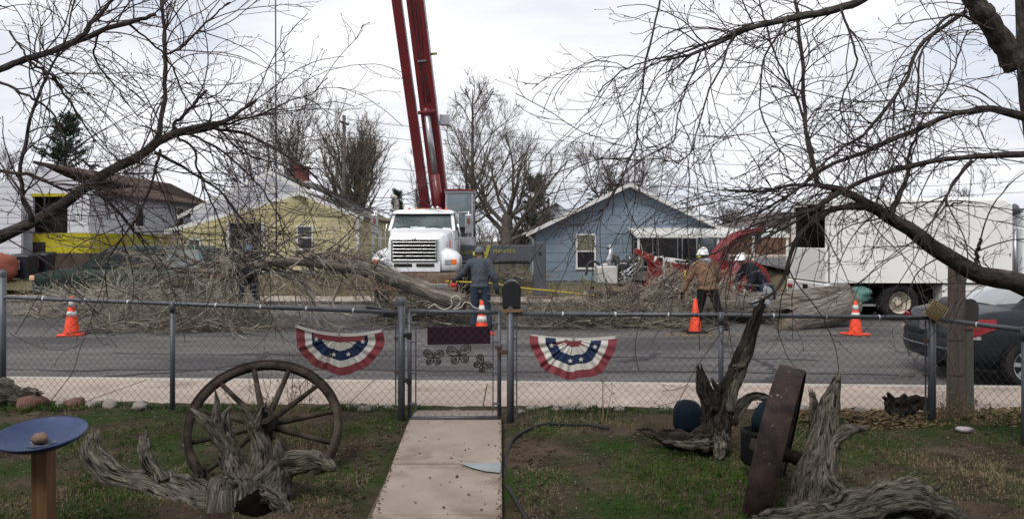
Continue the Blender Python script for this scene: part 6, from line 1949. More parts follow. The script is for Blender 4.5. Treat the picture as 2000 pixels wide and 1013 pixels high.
# hose
hp = [(1190, 838), (1150, 832), (1105, 829), (1060, 831), (1025, 840), (1002, 852), (990, 874), (986, 905), (988, 930), (999, 955), (1014, 978), (1026, 1000), (1032, 1030)]
hpts = []
for a, b_ in hp:
    Y = FPX * 1.72 / (b_ - HY)
    x = GX(a, Y)
    hpts.append((x, Y, yard_z(x, Y) + .022))
hq, _ = resample(hpts, [.013] * len(hpts), 80)
single('garden_hose', MB().tube(hq, .0135, 8), mat('hose_black', (.018, .019, .021), (.035, .037, .04), scale=6, rough=.7, spec=.15), 'black garden hose curving along right edge of the walk', 'hose')

# border stones
rg = np.random.default_rng(21)
m_pale = mat('pale_stone', (.30, .27, .25), (.20, .18, .165), scale=18, rough=.9, bump=.4, bscale=40)
m_redst = mat('red_stone', (.16, .085, .07), (.11, .065, .055), scale=14, rough=.9, bump=.4, bscale=40)
stones = [(60, 768, 8.02, .12, m_redst, 'dark reddish stone nearest the left driftwood piece'), (150, 772, 8.12, .10, m_redst, 'pinkish red border stone left of the bird bath dish line'), (118, 775, 8.1, .06, m_pale, 'small pale stone between two reddish stones at left')]
for k, px in enumerate((182, 215, 272, 690, 712, 735, 758, 1018, 1040, 1085, 1110, 1132, 1210, 1300, 1570, 1620, 1680)):
    stones.append((px, 799 + rg.normal(0, 2), 8.0 + rg.normal(0, .08), rg.uniform(.035, .07), m_pale, None))
ordn = ['nearest', 'second', 'third', 'fourth', 'fifth', 'sixth', 'seventh', 'eighth', 'ninth', 'tenth', 'eleventh']
cnt = {}
for k, (px, py, Y, s, m, lab) in enumerate(sorted(stones, key=lambda q: abs(q[0] - 890))):
    x = GX(px, Y)
    where = 'left' if px < 780 else 'right'
    if not lab:
        cnt[where] = cnt.get(where, -1) + 1
    single('stone', MB().ball((x, Y, yard_z(x, Y) + s * .35), (s * 1.3, s, s * .75), 12, 8, noise=.5, seed=k, rot=(0, 0, rg.uniform(0, 3))), m,
           lab or ('pale border stone by the pavement, %s one %s of the gate' % (ordn[cnt[where]], where)), 'stone', 'border stones along the pavement edge')
x, Y = GX(1885, 6.9), 6.9
single('litter', MB().ball((x, Y, yard_z(x, Y) + .02), (.07, .05, .03), 10, 8, noise=.8, seed=5), mat('litter_white', (.45, .42, .44), (.3, .2, .3), scale=14, rough=.7), 'crumpled white scrap of litter below the side fence', 'litter')

# ------------------------------------------------------------------ trees beyond the street
m_bark_far = mat('far_bark', (0.075, 0.066, 0.060), (0.115, 0.10, 0.09), scale=6, rough=.95)
m_twig_far = mat('far_twig', (0.095, 0.080, 0.068), (0.14, 0.115, 0.095), scale=2, rough=.95)
m_twig_tan = mat('tan_twig', (0.135, 0.115, 0.085), (0.18, 0.155, 0.115), scale=2, rough=.95)
m_needle = mat('needles', (0.016, 0.030, 0.018), (0.034, 0.052, 0.030), scale=2, rough=.9)


def bare_tree(label, px, Y, top_py, base_z, spread, seed, r0=.3, kind='round', twig=None, n=(9, 7, 6, 5), rmin=.011, lean=(0, 0), group='bare trees behind the houses'):
    rng = np.random.default_rng(seed)
    x = GX(px, Y)
    H = (CAM_H - (top_py - HY) / FPX * Y) - base_z
    t = thing('bare_tree', label, 'tree', (x, Y, base_z), group)
    th = {'round': .42, 'tall': .9, 'broom': .45}[kind]
    K = 9
    z = np.linspace(0, th * H, K)
    tr_ = np.stack([x + lean[0] * (z / H) + rng.normal(0, .02 * H / 8, K).cumsum() * .5, Y + lean[1] * z / H + rng.normal(0, .05, K).cumsum() * .5, base_z - .2 + z], 1)
    rr_ = np.linspace(r0, r0 * (.55 if kind != 'tall' else .12), K)
    part('trunk', MB().tube(tr_, rr_, 9), m_bark_far, t)
    pp, pr = tr_[None], rr_[None]
    up1 = {'round': .10, 'tall': .10, 'broom': .20}[kind]
    ang1 = {'round': (.35, 1.05), 'tall': (.55, 1.1), 'broom': (.15, .75)}[kind]
    t0 = {'round': .5, 'tall': .25, 'broom': .25}[kind]
    al = {'round': (.38, .66), 'tall': (.2, .45), 'broom': (.4, .75)}[kind]
    l1, q1 = grow(pp, pr, n[0], (t0, .93 if kind == 'tall' else 1.0), ang=ang1, K=8, wig=.13, up=up1, rr=.42, rmin=.03, tip=.22, absl=(H * al[0] * spread, H * al[1] * spread), rng=rng)
    if kind == 'tall':      # shorter toward the top
        f = np.clip(1.35 - 1.2 * (l1[:, 0, 2] - base_z) / H, .22, 1)[:, None, None]
        l1 = l1[:, :1] + (l1 - l1[:, :1]) * f
    l2, q2 = grow(l1, q1, n[1], (.2, 1.0), (.4, .8), (.35, .9), 6, .15, up1 * .7, .5, .015, .35, rng=rng)
    l3, q3 = grow(l2, q2, n[2], (.15, 1.0), (.4, .85), (.35, .9), 5, .16, up1 * .6, .5, rmin * .75, .5, rng=rng)
    l4, q4 = grow(l3, q3, n[3], (.1, 1.0), (.4, .9), (.3, .9), 4, .16, up1 * .5, .6, rmin * .5, .6, rng=rng)
    br = MB().tubes(l1, q1, 6).tubes(l2, q2, 4)
    part('limbs', br, m_bark_far, t)
    tw = MB().tubes(l3, q3, 3).tubes(l4, q4, 3)
    part('crown', tw, twig or m_twig_far, t)
    return t


bare_tree('tall slender bare tree with straight leader right of the red boom', 922, 46, 128, .15, 1.15, 11, .24, 'tall', n=(26, 6, 6, 4), rmin=.012)
bare_tree('broad bare cottonwood with dark leaning trunk above the far grey house', 990, 46, 250, .15, 1.0, 12, .55, 'round', n=(9, 8, 7, 5), rmin=.013)
bare_tree('rounded bare tree above the blue house ridge', 1190, 58, 262, .2, 1.0, 13, .42, 'round', n=(9, 8, 7, 5), rmin=.016)
bare_tree('dense brushy tan tree beside the utility pole', 698, 50, 215, .3, .85, 14, .50, 'broom', twig=m_twig_tan, n=(20, 9, 8, 5), rmin=.013)
bare_tree('thin upright bare tree above the yellow house ridge', 568, 52, 168, .4, .8, 15, .26, 'broom', n=(12, 9, 7, 4), rmin=.012)
bare_tree('slim bare sapling left of the red boom', 818, 52, 255, .2, .55, 16, .18, 'broom', n=(9, 7, 6, 4), rmin=.011)
bare_tree('thin bare tree behind the white house roof', 262, 50, 240, .4, .7, 17, .2, 'broom', n=(8, 7, 6, 4), rmin=.012)
bare_tree('bare tree far behind the yellow house chimney', 490, 58, 185, .4, .55, 18, .22, 'broom', n=(9, 7, 6, 4), rmin=.013)
bare_tree('low bare tree right of the blue house roof vent', 1325, 60, 342, .2, .8, 19, .24, 'round', n=(8, 7, 6, 4), rmin=.014)
bare_tree('low bare tree behind the middle of the chip truck', 1640, 58, 345, .3, .9, 20, .24, 'round', n=(8, 7, 6, 4), rmin=.014)
bare_tree('bare tree behind the front of the chip truck', 1880, 56, 330, .3, .9, 21, .26, 'round', n=(9, 7, 6, 5), rmin=.013)
bare_tree('bare brush tree behind the crane operator cab', 880, 52, 335, .2, .9, 22, .24, 'round', n=(9, 7, 7, 5), rmin=.013)
bare_tree('bare tree at far left edge behind the white house', 10, 56, 250, .4, .7, 23, .22, 'broom', n=(8, 7, 6, 4), rmin=.013)
bare_tree('low bare tree between blue house and far grey house', 1420, 70, 370, .3, .9, 24, .24, 'round', n=(8, 7, 6, 4), rmin=.016)


def conifer(label, px, Y, top_py, base_z, wpx, seed, ragged=.3, cone_=True):
    rng = np.random.default_rng(seed)
    x = GX(px, Y)
    H = (CAM_H - (top_py - HY) / FPX * Y) - base_z
    W = wpx / FPX * Y / 2
    t = thing('conifer', label, 'tree', (x, Y, base_z), 'conifers behind the houses')
    part('trunk', MB().tube([(x, Y, base_z - .2), (x, Y, base_z + H * .97)], [.05 * H * .4, .03], 8), m_bark_far, t)
    n = 120
    z = rng.uniform(.18, .99, n)
    prof = (1 - z) ** .75 if cone_ else np.sin(np.clip((1.04 - z) / .9, 0, 1) * math.pi * .62) ** .8
    a = rng.uniform(0, 6.283, n)
    L = W * prof * (1 + rng.normal(0, ragged * .4, n)).clip(.45, 1.5) + .06
    K = 5
    f = np.linspace(0, 1, K)
    pts = np.empty((n, K, 3))
    pts[:, :, 0] = x + np.cos(a)[:, None] * L[:, None] * f
    pts[:, :, 1] = Y + np.sin(a)[:, None] * L[:, None] * f
    pts[:, :, 2] = base_z + (z * H)[:, None] + L[:, None] * (.22 * f ** 2 - (.10 if cone_ else -.25) * f)
    r = np.linspace(.03, .012, K)[None] * np.ones((n, 1))
    part('branches', MB().tubes(pts, r, 3), m_bark_far, t)
    sp, sr = grow(pts, r, 14, (.2, 1.0), ang=(.2, 1.0), K=3, wig=.2, up=.1, absl=(.18, .42), rr=.4, rmin=.008, rng=rng)
    # needle tufts: many small blades round every spray
    base = np.repeat(sp.reshape(-1, 3), 5, 0)
    d = unit(rng.normal(size=base.shape) + np.array([0, 0, .25]))
    s = rng.uniform(.09, .2, (len(base), 1))
    side = unit(np.cross(d, rng.normal(size=base.shape))) * .022
    V = np.stack([base - side, base + side, base + d * s], 1).reshape(-1, 3)
    F = np.arange(len(V)).reshape(-1, 3)
    part('crown', MB().add(V, [F]), m_needle, t)
    return t


conifer('dark pine rising behind the white house roof', 128, 45, 226, .6, 98, 31, .8, False)
conifer('dark spruce between the leaning cottonwood and blue house', 1045, 56, 345, .2, 66, 32, .6, False)
conifer('small distant spruce left of the white truck', 776, 60, 372, .2, 22, 33, .3, True)

# utility pole and wires
up_ = thing('utility_pole', 'slim wooden utility pole inside the dense brushy tan tree', 'pole', (GX(672, 46), 46, .2))
x = GX(672, 46)
part('pole', MB().tube([(x, 46, .1), (x, 46, 9.5)], [.13, .10], 10), m_bark_far, up_)
part('crossarm', MB().box(x - .6, x + .6, 45.95, 46.07, 9.0, 9.1, rot=(0, 0, 1.35)), m_bark_far, up_)
for k, (z0, z1, y1, y0) in enumerate(((9.3, 8.4, 52, 46), (8.5, 7.4, 52, 46), (6.6, 6.2, 50, 46), (5.9, 5.5, 50, 46))):
    a, b_ = Vector((x, y0, z0)), Vector((38, y1, z1))
    pts = [a.lerp(b_, t) + Vector((0, 0, -1.1 * 4 * t * (1 - t))) for t in np.linspace(0, 1, 20)]
    single('power_line', MB().tube(pts, .014, 4), m_black, ['topmost', 'second', 'third', 'lowest'][k] + ' overhead power line running right from the utility pole', 'wire', 'overhead power lines')

# shrub mass far behind (reads as one)
rng = np.random.default_rng(40)
n = 900
bx_ = rng.uniform(-34, 34, n)
by_ = rng.uniform(50, 68, n)
pts = np.empty((n, 5, 3))
d = unit(np.stack([rng.normal(0, .35, n), rng.normal(0, .35, n), np.ones(n)], 1))
L = rng.uniform(1.5, 3.4, n)
for k in range(5):
    pts[:, k] = np.stack([bx_, by_, np.full(n, .3)], 1) + d * (L * k / 4)[:, None] + rng.normal(0, .05 * k, (n, 3))
sh1 = grow(pts, np.full((n, 5), .02), 7, (.2, 1), (.3, .6), (.3, .8), 4, .2, .1, .8, .013, .5, rng=rng)
sh2 = grow(sh1[0], sh1[1], 3, (.2, 1), (.4, .8), (.3, .8), 3, .2, .1, .8, .012, .5, rng=rng)
tagit(struct('distant_scrub', MB().tubes(pts, np.full((n, 5), .022), 3).tubes(*sh1, 3).tubes(*sh2, 3), m_twig_far), 'brown leafless scrub filling the gaps far behind the houses', 'scrub', kind='stuff')

# ------------------------------------------------------------------ foreground trees
m_limb = mat('limb_bark', (0.022, 0.018, 0.017), (0.085, 0.073, 0.067), scale=5, lo=.35, hi=.7, stretch=(5, 5, 2.2), grain=True, rough=.9, bump=.7, bscale=9, bdist=.012, c3=(.13, .125, .11), s3=2.4, lo3=.60, hi3=.72)
m_twig = mat('near_twig', (0.045, 0.034, 0.036), (0.072, 0.054, 0.055), scale=3, grain=True, rough=.85)


def fore_tree(label, loc, trunk, limbs, seed, n1, n2, n3, droop, lvl1=(.35, 1.3), few_low=False):
    rng = np.random.default_rng(seed)
    t = thing('tree', label, 'tree', loc)
    tp_, tr2 = trunk
    part('trunk', MB().tube(*resample(tp_, tr2, 24), 16, ridges=.03, seed=seed), m_limb, t)
    arr, rad = [], []
    for k, (pix, Y, rpx) in enumerate(limbs):
        Ys = np.interp(np.linspace(0, 1, len(pix)), np.linspace(0, 1, len(np.atleast_1d(Y))), np.atleast_1d(Y))
        pts = [P(a, b_, y) for (a, b_), y in zip(pix, Ys)]
        rr = [r * y / FPX for r, y in zip(np.interp(np.linspace(0, 1, len(pix)), np.linspace(0, 1, len(rpx)), rpx), Ys)]
        sc_ = .50 if max(rpx) <= 20 else ((.46 if k == 0 else .56) if max(rpx) > 30 else .8)
        p, r = resample(pts, np.array(rr) * sc_, 26)
        w = rng.normal(0, 1, (26, 3)).cumsum(0)
        w -= np.linspace(0, 1, 26)[:, None] * w[-1]
        p = p + w * .006
        r = r * (1 + .05 * rng.normal(size=26))
        part('limb', MB().tube(p, r, 12 if r.max() > .03 else 8, ridges=.035, seed=k), m_limb, t)
        arr.append(p)
        rad.append(r)
    arr, rad = np.array(arr), np.array(rad)
    plen = np.linalg.norm(np.diff(arr, axis=1), axis=2).sum(1)
    low = np.array([p_[-1][2] < 2.0 for p_ in arr])
    idx = np.concatenate([np.full(max(2, int(round(L * n1 * (.45 if lo_ and few_low else 1)))), i) for i, (L, lo_) in enumerate(zip(plen, low))])
    A, R_ = arr[idx], rad[idx]
    # long arching shoots, then side twigs, then spurs
    a1, q1 = grow(A, np.minimum(R_, .011), 1, (.12, .98), ang=(.3, 1.15), K=18, wig=.085, up=droop[0], upend=droop[1], rr=.55, rmin=.0036, tip=.38, absl=lvl1, rng=rng, curv=.15)
    a2, q2 = grow(a1, q1, n2, (.15, .95), (.18, .55), (.35, 1.0), 11, .10, .03, .62, .0024, .55, rng=rng, curv=.19)
    a3, q3 = grow(a2, q2, n3, (.2, .98), ang=(.4, 1.1), K=5, wig=.14, up=.06, rr=.75, rmin=.0018, tip=.7, absl=(.03, .18), rng=rng, curv=.2)
    part('twigs', MB().tubes(a1, q1, 5).tubes(a2, q2, 4).tubes(a3, q3, 3), m_twig, t)
    # winter buds at twig ends
    e = np.concatenate([a2[::3, -1], a3[::3, -1]])
    dd = unit(np.concatenate([a2[::3, -1] - a2[::3, -2], a3[::3, -1] - a3[::3, -2]]))
    K = 4
    f = np.linspace(0, 1, K)
    bp = e[:, None] + dd[:, None] * (f * .018)[None, :, None]
    bpart = MB().tubes(bp, np.array([.0018, .0040, .0034, .0008])[None] * np.ones((len(e), 1)), 4)
    part('buds', bpart, m_twig, t, kind='stuff')
    return t


left_limbs = [
    ([(-160, 545), (-60, 492), (0, 463), (100, 412), (200, 346), (280, 302), (330, 270), (390, 250), (440, 240), (480, 212), (500, 198)], [5.6, 6.2, 6.6], [33, 29, 26, 23, 21, 20, 17, 12, 9, 6, 4]),
    ([(285, 300), (304, 265), (314, 200), (319, 120), (318, 60), (310, -20)], [6.2, 6.4], [13, 11, 9, 8, 7, 7]),
    ([(-90, 178), (0, 137), (60, 114), (130, 86), (200, 60), (260, 42), (305, 28)], [5.4, 5.8], [15, 13, 13, 12, 10, 9, 7]),
    ([(140, 82), (185, 38), (235, -14)], 5.6, [9, 8, 6]),
    ([(62, 432), (42, 380), (44, 320), (60, 240), (88, 165), (112, 115), (140, 55), (150, -15)], [5.7, 5.5], [10, 8, 7, 6, 5, 4, 3, 3]),
    ([(320, 272), (400, 252), (470, 262), (540, 292), (600, 332), (645, 385)], [6.4, 6.6], [9, 8, 6, 5, 4, 2]),
    ([(335, 265), (350, 232), (378, 205), (404, 176)], 6.3, [8, 7, 6, 5]),
    ([(55, 118), (100, 150), (145, 205), (180, 262), (240, 320)], [5.5, 5.8], [6, 5, 4, 3, 2]),
    ([(-20, 150), (50, 190), (95, 228), (140, 300), (190, 330)], [5.3, 5.6], [6, 5, 4, 3, 2]),
    ([(180, 358), (225, 405), (258, 445), (290, 490)], [6.0, 6.3], [9, 7, 5, 2]),
    ([(-30, 330), (60, 340), (130, 372), (210, 380)], [5.6, 5.8], [7, 6, 4, 2]),
    ([(300, 296), (370, 330), (430, 372), (480, 440), (520, 485)], [6.3, 6.5], [7, 5, 4, 3, 2]),
    ([(312, 292), (300, 350), (268, 430), (215, 500), (210, 580)], [6.2, 6.1], [6, 5, 4, 3, 2]),
    ([(400, 250), (450, 242), (505, 228), (560, 204), (610, 182), (640, 152)], [6.4, 6.7], [5, 5, 4, 3, 2, 1.5]),
    ([(345, 265), (380, 290), (395, 350), (430, 430), (445, 500)], [6.4, 6.3], [6, 5, 4, 3, 2]),
    ([(20, 60), (45, 100), (62, 128), (80, 60)], 5.5, [4, 4, 3, 2]),
    ([(250, 45), (300, 90), (330, 130), (360, 190), (420, 260), (500, 300)], [5.8, 6.2], [5, 4, 4, 3, 2, 2]),
    ([(320, 110), (370, 80), (410, 40), (450, 5)], [6.4, 6.6], [5, 5, 4, 3]),
    ([(190, 65), (190, 110), (230, 170), (270, 220), (300, 235)], [5.7, 6.0], [4, 4, 3, 2, 2]),
    ([(420, 245), (480, 300), (560, 330), (620, 400)], [6.5, 6.8], [4, 3, 2.5, 1.5]),
    ([(360, 258), (440, 300), (500, 360), (540, 430), (560, 500)], [6.3, 6.4], [5, 4, 3, 2.5, 1.5]),
]
fore_tree('bare pruned tree reaching in from the left edge over the fence', (-5.6, 5.3, .27), ([(-5.7, 5.2, .1), (-5.5, 5.25, 1.2), (-5.2, 5.35, 2.0), (-5.3, 5.3, 3.3), (-5.6, 5.2, 5.0)], [.28, .24, .20, .16, .12]), left_limbs, 51, 10, 4, 2, (.0, -.045), (.35, 1.5))
right_limbs = [
    ([(1985, 130), (1945, 68), (1905, 10), (1875, -40)], [6.3, 6.1], [28, 25, 22, 20]),
    ([(2140, 640), (2060, 590), (1990, 556), (1905, 537), (1830, 490), (1760, 442), (1700, 402), (1650, 374), (1600, 362)], [6.4, 6.1, 6.0], [48, 42, 35, 31, 27, 23, 20, 14, 8]),
    ([(1738, 428), (1752, 398), (1772, 345), (1782, 300), (1800, 240)], [6.0, 6.2], [14, 12, 9, 6, 4]),
    ([(1655, 376), (1600, 362), (1540, 362), (1480, 370), (1415, 368)], [6.0, 5.9], [9, 7, 6, 5, 3]),
    ([(1908, 530), (1912, 495), (1916, 466)], 5.95, [8, 7, 6]),
    ([(2040, 300), (1990, 305), (1900, 312), (1800, 326), (1700, 352), (1640, 382), (1560, 432), (1480, 472), (1430, 505)], [6.4, 5.9, 5.6], [16, 14, 11, 10, 9, 8, 6, 4, 2]),
    ([(2040, 240), (1985, 225), (1930, 211), (1860, 226), (1780, 265), (1700, 300), (1620, 332), (1540, 390), (1480, 422), (1400, 440)], [6.4, 6.0, 5.8], [20, 16, 13, 11, 10, 9, 7, 5, 4, 2]),
    ([(1720, -40), (1680, -2), (1630, 17), (1560, 28), (1470, 46), (1400, 86), (1350, 104), (1295, 119)], [5.9, 5.6], [18, 17, 16, 14, 11, 8, 6, 4]),
    ([(1885, 20), (1805, 80), (1772, 150), (1740, 202), (1690, 262), (1620, 312), (1575, 352)], [6.1, 5.9], [9, 8, 7, 7, 6, 5, 4]),
    ([(1597, 358), (1587, 280), (1582, 200), (1574, 120), (1562, 40), (1552, -15)], [6.0, 6.3], [10, 9, 8, 8, 7, 7]),
    ([(1470, 48), (1400, 80), (1330, 108), (1240, 130), (1200, 150), (1168, 181)], [5.7, 5.8], [5, 5, 4, 3, 3, 2]),
    ([(1292, -15), (1262, 90), (1246, 200), (1240, 258), (1226, 310), (1192, 384), (1168, 418)], [5.5, 5.6], [4, 4, 3, 3, 3, 4, 3]),
    ([(1700, 404), (1630, 408), (1575, 440), (1542, 485), (1520, 545), (1490, 578), (1462, 592)], [6.0, 5.8], [12, 11, 10, 9, 7, 5, 3]),
    ([(1645, 368), (1560, 420), (1450, 468), (1380, 500), (1318, 520)], [5.9, 5.7], [6, 5, 4, 3, 2]),
    ([(1590, 300), (1560, 200), (1520, 120), (1495, 60), (1480, -10)], [6.1, 6.3], [6, 5, 4, 4, 3]),
    ([(1940, 60), (1870, 30), (1830, 60), (1800, 130), (1790, 220), (1740, 330), (1700, 420)], [6.1, 5.8], [6, 6, 5, 4, 4, 3, 2]),
    ([(1900, 312), (1870, 350), (1850, 400), (1880, 395)], 5.8, [7, 6, 5, 3]),
    ([(1780, 265), (1830, 200), (1870, 130), (1890, 60)], [6.0, 6.2], [5, 4, 3, 3]),
    ([(1540, 30), (1500, 110), (1490, 200), (1520, 280), (1540, 340)], [5.7, 5.5], [5, 4, 3, 3, 2]),
    ([(1440, 62), (1400, 150), (1360, 240), (1345, 300), (1320, 320)], [5.6, 5.4], [4, 4, 3, 2, 2]),
    ([(1640, 12), (1680, 120), (1650, 210), (1680, 290)], [5.8, 5.6], [5, 4, 3, 2]),
    ([(1370, 95), (1330, 200), (1310, 280), (1240, 320)], [5.6, 5.5], [4, 3, 2.5, 2]),
]
fore_tree('bare tree with drooping limbs filling the right of the view', (4.9, 6.4, .27), ([(5.05, 6.4, .1), (4.85, 6.4, 1.4), (4.58, 6.4, 2.4), (4.42, 6.4, 3.4), (4.36, 6.4, 4.6), (4.25, 6.5, 6)], [.30, .26, .20, .17, .16, .15]), right_limbs, 52, 10, 4, 2, (.0, -.14), (.3, 1.4), True)

# ------------------------------------------------------------------ felled wood on the street
m_felled = mat('felled_bark', (0.045, 0.038, 0.032), (0.29, 0.26, 0.225), scale=2.6, lo=.33, hi=.68, stretch=(7, 7, 1.0), grain=True, rough=.95, bump=1.0, bscale=6, bdist=.05)
m_cut = mat('cut_wood', (0.17, 0.135, 0.10), (0.12, 0.095, 0.07), scale=9, rough=.9)
m_brush = mat('dry_brush', (0.10, 0.085, 0.066), (0.47, 0.425, 0.36), scale=1.0, lo=.36, hi=.64, rough=.95, grain=True, stretch=(0, 0, .9))
m_brush_dk = mat('dark_brush', (0.065, 0.054, 0.043), (0.40, 0.36, 0.305), scale=1.0, lo=.40, hi=.70, rough=.95, grain=True, stretch=(0, 0, .9))


def log_(label, name, pix, Y, rpx, seed, kids=None, twigs=None):
    Ys = np.interp(np.linspace(0, 1, len(pix)), np.linspace(0, 1, len(np.atleast_1d(Y))), np.atleast_1d(Y))
    pts = [P(a, b_, y) for (a, b_), y in zip(pix, Ys)]
    rr = [r * y / FPX for r, y in zip(np.interp(np.linspace(0, 1, len(pix)), np.linspace(0, 1, len(rpx)), rpx), Ys)]
    p, r = resample(pts, rr, 60)
    p = p + np.stack([np.interp(np.linspace(0, 1, 60), np.linspace(0, 1, 12), np.random.default_rng(seed).normal(0, .25 if name != 'log' else .05, 12)) for _ in range(3)], 1) * r[:, None]
    t = thing(name, label, 'log' if name == 'log' else 'tree limb', pts[len(pts) // 2])
    part('bark', MB().tube(p, r, 28, cap=True, ridges=.05 if name != 'log' else .008, seed=seed), m_felled, t)
    for e, q in ((0, 1), (-1, -2)):
        d = Vector(p[e] - p[q]).normalized()
        part('cut_end', MB().lathe([(r[e] * .93, .0), (r[e] * .9, .012), (.001, .014)], p[e], d, 20), m_cut, t)
    return t, p, r


def brush(t, p, r, seed, n, span, absl, droop, mats=None, spread=(.4, 1.3), rr=.35, n2=7, n3=5):
    rng = np.random.default_rng(seed)
    a1, q1 = grow(p[None], np.minimum(r, .07)[None], n, span, ang=spread, K=9, wig=.16, up=droop[0], upend=droop[1], rr=rr, rmin=.012, tip=.3, absl=absl, rng=rng)
    a2, q2 = grow(a1, q1, n2, (.15, 1), (.3, .7), (.3, .9), 7, .2, droop[1] * .8, .6, .0065, .4, rng=rng)
    a3, q3 = grow(a2, q2, n3, (.15, 1), (.3, .75), (.3, 1.0), 5, .22, droop[1] * .6, .6, .0045, .5, rng=rng)
    for a in (a1, a2, a3):
        a[:, :, 2] = np.maximum(a[:, :, 2], .06 + rng.uniform(0, .05, a.shape[:1])[:, None])
    part('branches', MB().tubes(a1, q1, 5), m_felled, t, kind='stuff')
    part('twigs', MB().tubes(a2, q2, 3).tubes(a3, q3, 3), mats or m_brush, t, kind='stuff')


t, p, r = log_('long twiggy limb hoisted above the street by the crane', 'felled_limb', [(330, 532), (400, 530), (455, 524), (520, 514), (590, 511), (650, 516), (720, 530), (790, 552), (850, 574), (908, 594)], [17.9, 17.6, 17.2], [4, 6, 7, 8, 9, 11, 13, 15, 16, 16], 1)
brush(t, p, r, 61, 20, (.0, .45), (1.4, 3.2), (-.05, -.10), spread=(.3, 1.1), n2=7, n3=5)
rev_p, rev_r = p[::-1].copy(), r[::-1].copy()
brush(t, rev_p[24:], rev_r[24:], 62, 26, (.25, 1.0), (1.3, 3.4), (.01, -.09), spread=(.1, .8), n2=8, n3=5)
brush(t, p, r, 63, 16, (.35, .98), (.6, 1.6), (-.02, -.16), spread=(.5, 1.4), mats=m_brush_dk, n2=6, n3=5)
brush(t, p, r, 67, 22, (.02, .62), (1.2, 2.1), (-.10, -.30), spread=(.5, 1.3), n2=6, n3=4)
brush(t, p, r, 68, 18, (.0, .7), (.7, 1.6), (.12, .02), spread=(.3, 1.2), n2=6, n3=4)
rng = np.random.default_rng(64)
for (pix, rp) in ((([(420, 528), (412, 545), (404, 575), (412, 600), (438, 640), (455, 670), (462, 690), (445, 700)]), [5, 4, 4, 4, 3, 3, 2, 2]), (([(560, 555), (530, 575), (500, 600), (512, 620)]), [4, 4, 3, 2]), (([(560, 530), (600, 500), (640, 490)]), [4, 3, 2]),
                  (([(250, 560), (247, 600), (250, 640), (255, 690)]), [4, 4, 4, 3]), (([(660, 560), (650, 590), (665, 610), (690, 618)]), [6, 5, 5, 4])):
    q, rr = resample([P(a, b_, 17.3) for a, b_ in pix], [v * .55 * 17.3 / FPX for v in rp], 24)
    part('pale_branch', MB().tube(q, rr, 7), mat('pale_branch', (.30, .27, .225), (.21, .185, .15), scale=4, rough=.9), t)

t, p, r = log_('long felled trunk lying across the street behind tan jacket worker', 'log', [(1180, 606), (1260, 604), (1340, 602), (1430, 598), (1520, 594), (1600, 592)], [18.6, 18.3, 17.9], [12, 16, 20, 24, 26, 27], 2)
brush(t, p, r, 65, 26, (.0, .75), (.5, 1.3), (.05, -.10), mats=m_brush_dk, n2=7, n3=5)
brush(t, p, r, 66, 16, (.1, .6), (.8, 1.7), (.10, -.02), n2=6, n3=4)
t, p, r = log_('thick sawn log with rough grey bark nearest the chip truck', 'log', [(1532, 628), (1560, 622), (1600, 612), (1640, 601), (1660, 596)], [16.9, 17.7], [27, 28, 28, 27, 27], 3)
t, p, r = log_('thick log lying on top behind the sawn log at chip truck', 'log', [(1440, 596), (1500, 590), (1560, 586), (1620, 580), (1655, 578)], [18.1, 18.3], [17, 20, 22, 23, 23], 4)

for k, (x0, x1, y0, y1, h, n, lab, mm) in enumerate(((GX(1010, 17.6), GX(1330, 17.6), 16.9, 18.8, .55, 240, 'tangled heap of grey brush right of the mailbox across the street', m_brush_dk),
                                                (GX(1230, 19.2), GX(1440, 19.2), 18.3, 19.3, 1.35, 230, 'tangle of pale twigs piled in front of the red chipper', m_brush),
                                                (GX(760, 18.4), GX(905, 18.4), 17.6, 19.6, .75, 150, 'brush tangle under the truck bumper', m_brush_dk),
                                                (GX(110, 21.2), GX(470, 21.2), 19.5, 21.6, .95, 270, 'mass of dry twigs heaped against the dark green wagon', m_brush),
                                                (GX(930, 31), GX(1050, 31), 29.5, 31.5, .8, 90, 'heap of dead branches behind the outrigger', m_brush_dk),
                                                (GX(250, 18), GX(520, 17.3), 16.2, 17.8, .5, 130, 'fine brush trailing on the asphalt below the hoisted limb', m_brush_dk))):
    rng = np.random.default_rng(70 + k)
    bx_ = rng.uniform(x0, x1, n)
    by_ = rng.uniform(y0, y1, n)
    ed = np.sin((bx_ - x0) / (x1 - x0) * math.pi) ** .5
    zb = rng.uniform(.08, 1, n) * h * ed * .75 + .06
    if k == 4:
        zb += .12
    a = rng.normal(0, .45, n) + np.where(rng.random(n) < .5, 0, math.pi)
    d = unit(np.stack([np.cos(a), np.sin(a) * .7, rng.normal(.05, .35, n)], 1))
    L = rng.uniform(.5, 1.7, n)
    pts = np.empty((n, 6, 3))
    pts[:, 0] = np.stack([bx_, by_, zb], 1) - d * L[:, None] * .3
    for j in range(1, 6):
        d = unit(d + rng.normal(0, .16, (n, 3)) + np.array([0, 0, -.05]))
        pts[:, j] = pts[:, j - 1] + d * (L / 5)[:, None]
    r = np.linspace(.016, .006, 6)[None] * rng.uniform(.5, 1.5, (n, 1))
    a2, q2 = grow(pts, r, 7, (.1, 1), (.3, .8), (.3, 1.0), 5, .22, -.02, .6, .006, .5, rng=rng)
    a3, q3 = grow(a2, q2, 4, (.1, 1), (.3, .8), (.3, 1.0), 4, .22, -.02, .6, .0045, .5, rng=rng)
    for a_ in (pts, a2, a3):
        a_[:, :, 2] = np.maximum(a_[:, :, 2], .05 + rng.uniform(0, .08, a_.shape[:1])[:, None])
    o = single('brush_pile', MB().tubes(pts, r, 4).tubes(a2, q2, 3).tubes(a3, q3, 3), mm, lab, 'brush', kind='stuff')

# ------------------------------------------------------------------ grass, weeds and litter in the yard
rng = np.random.default_rng(80)


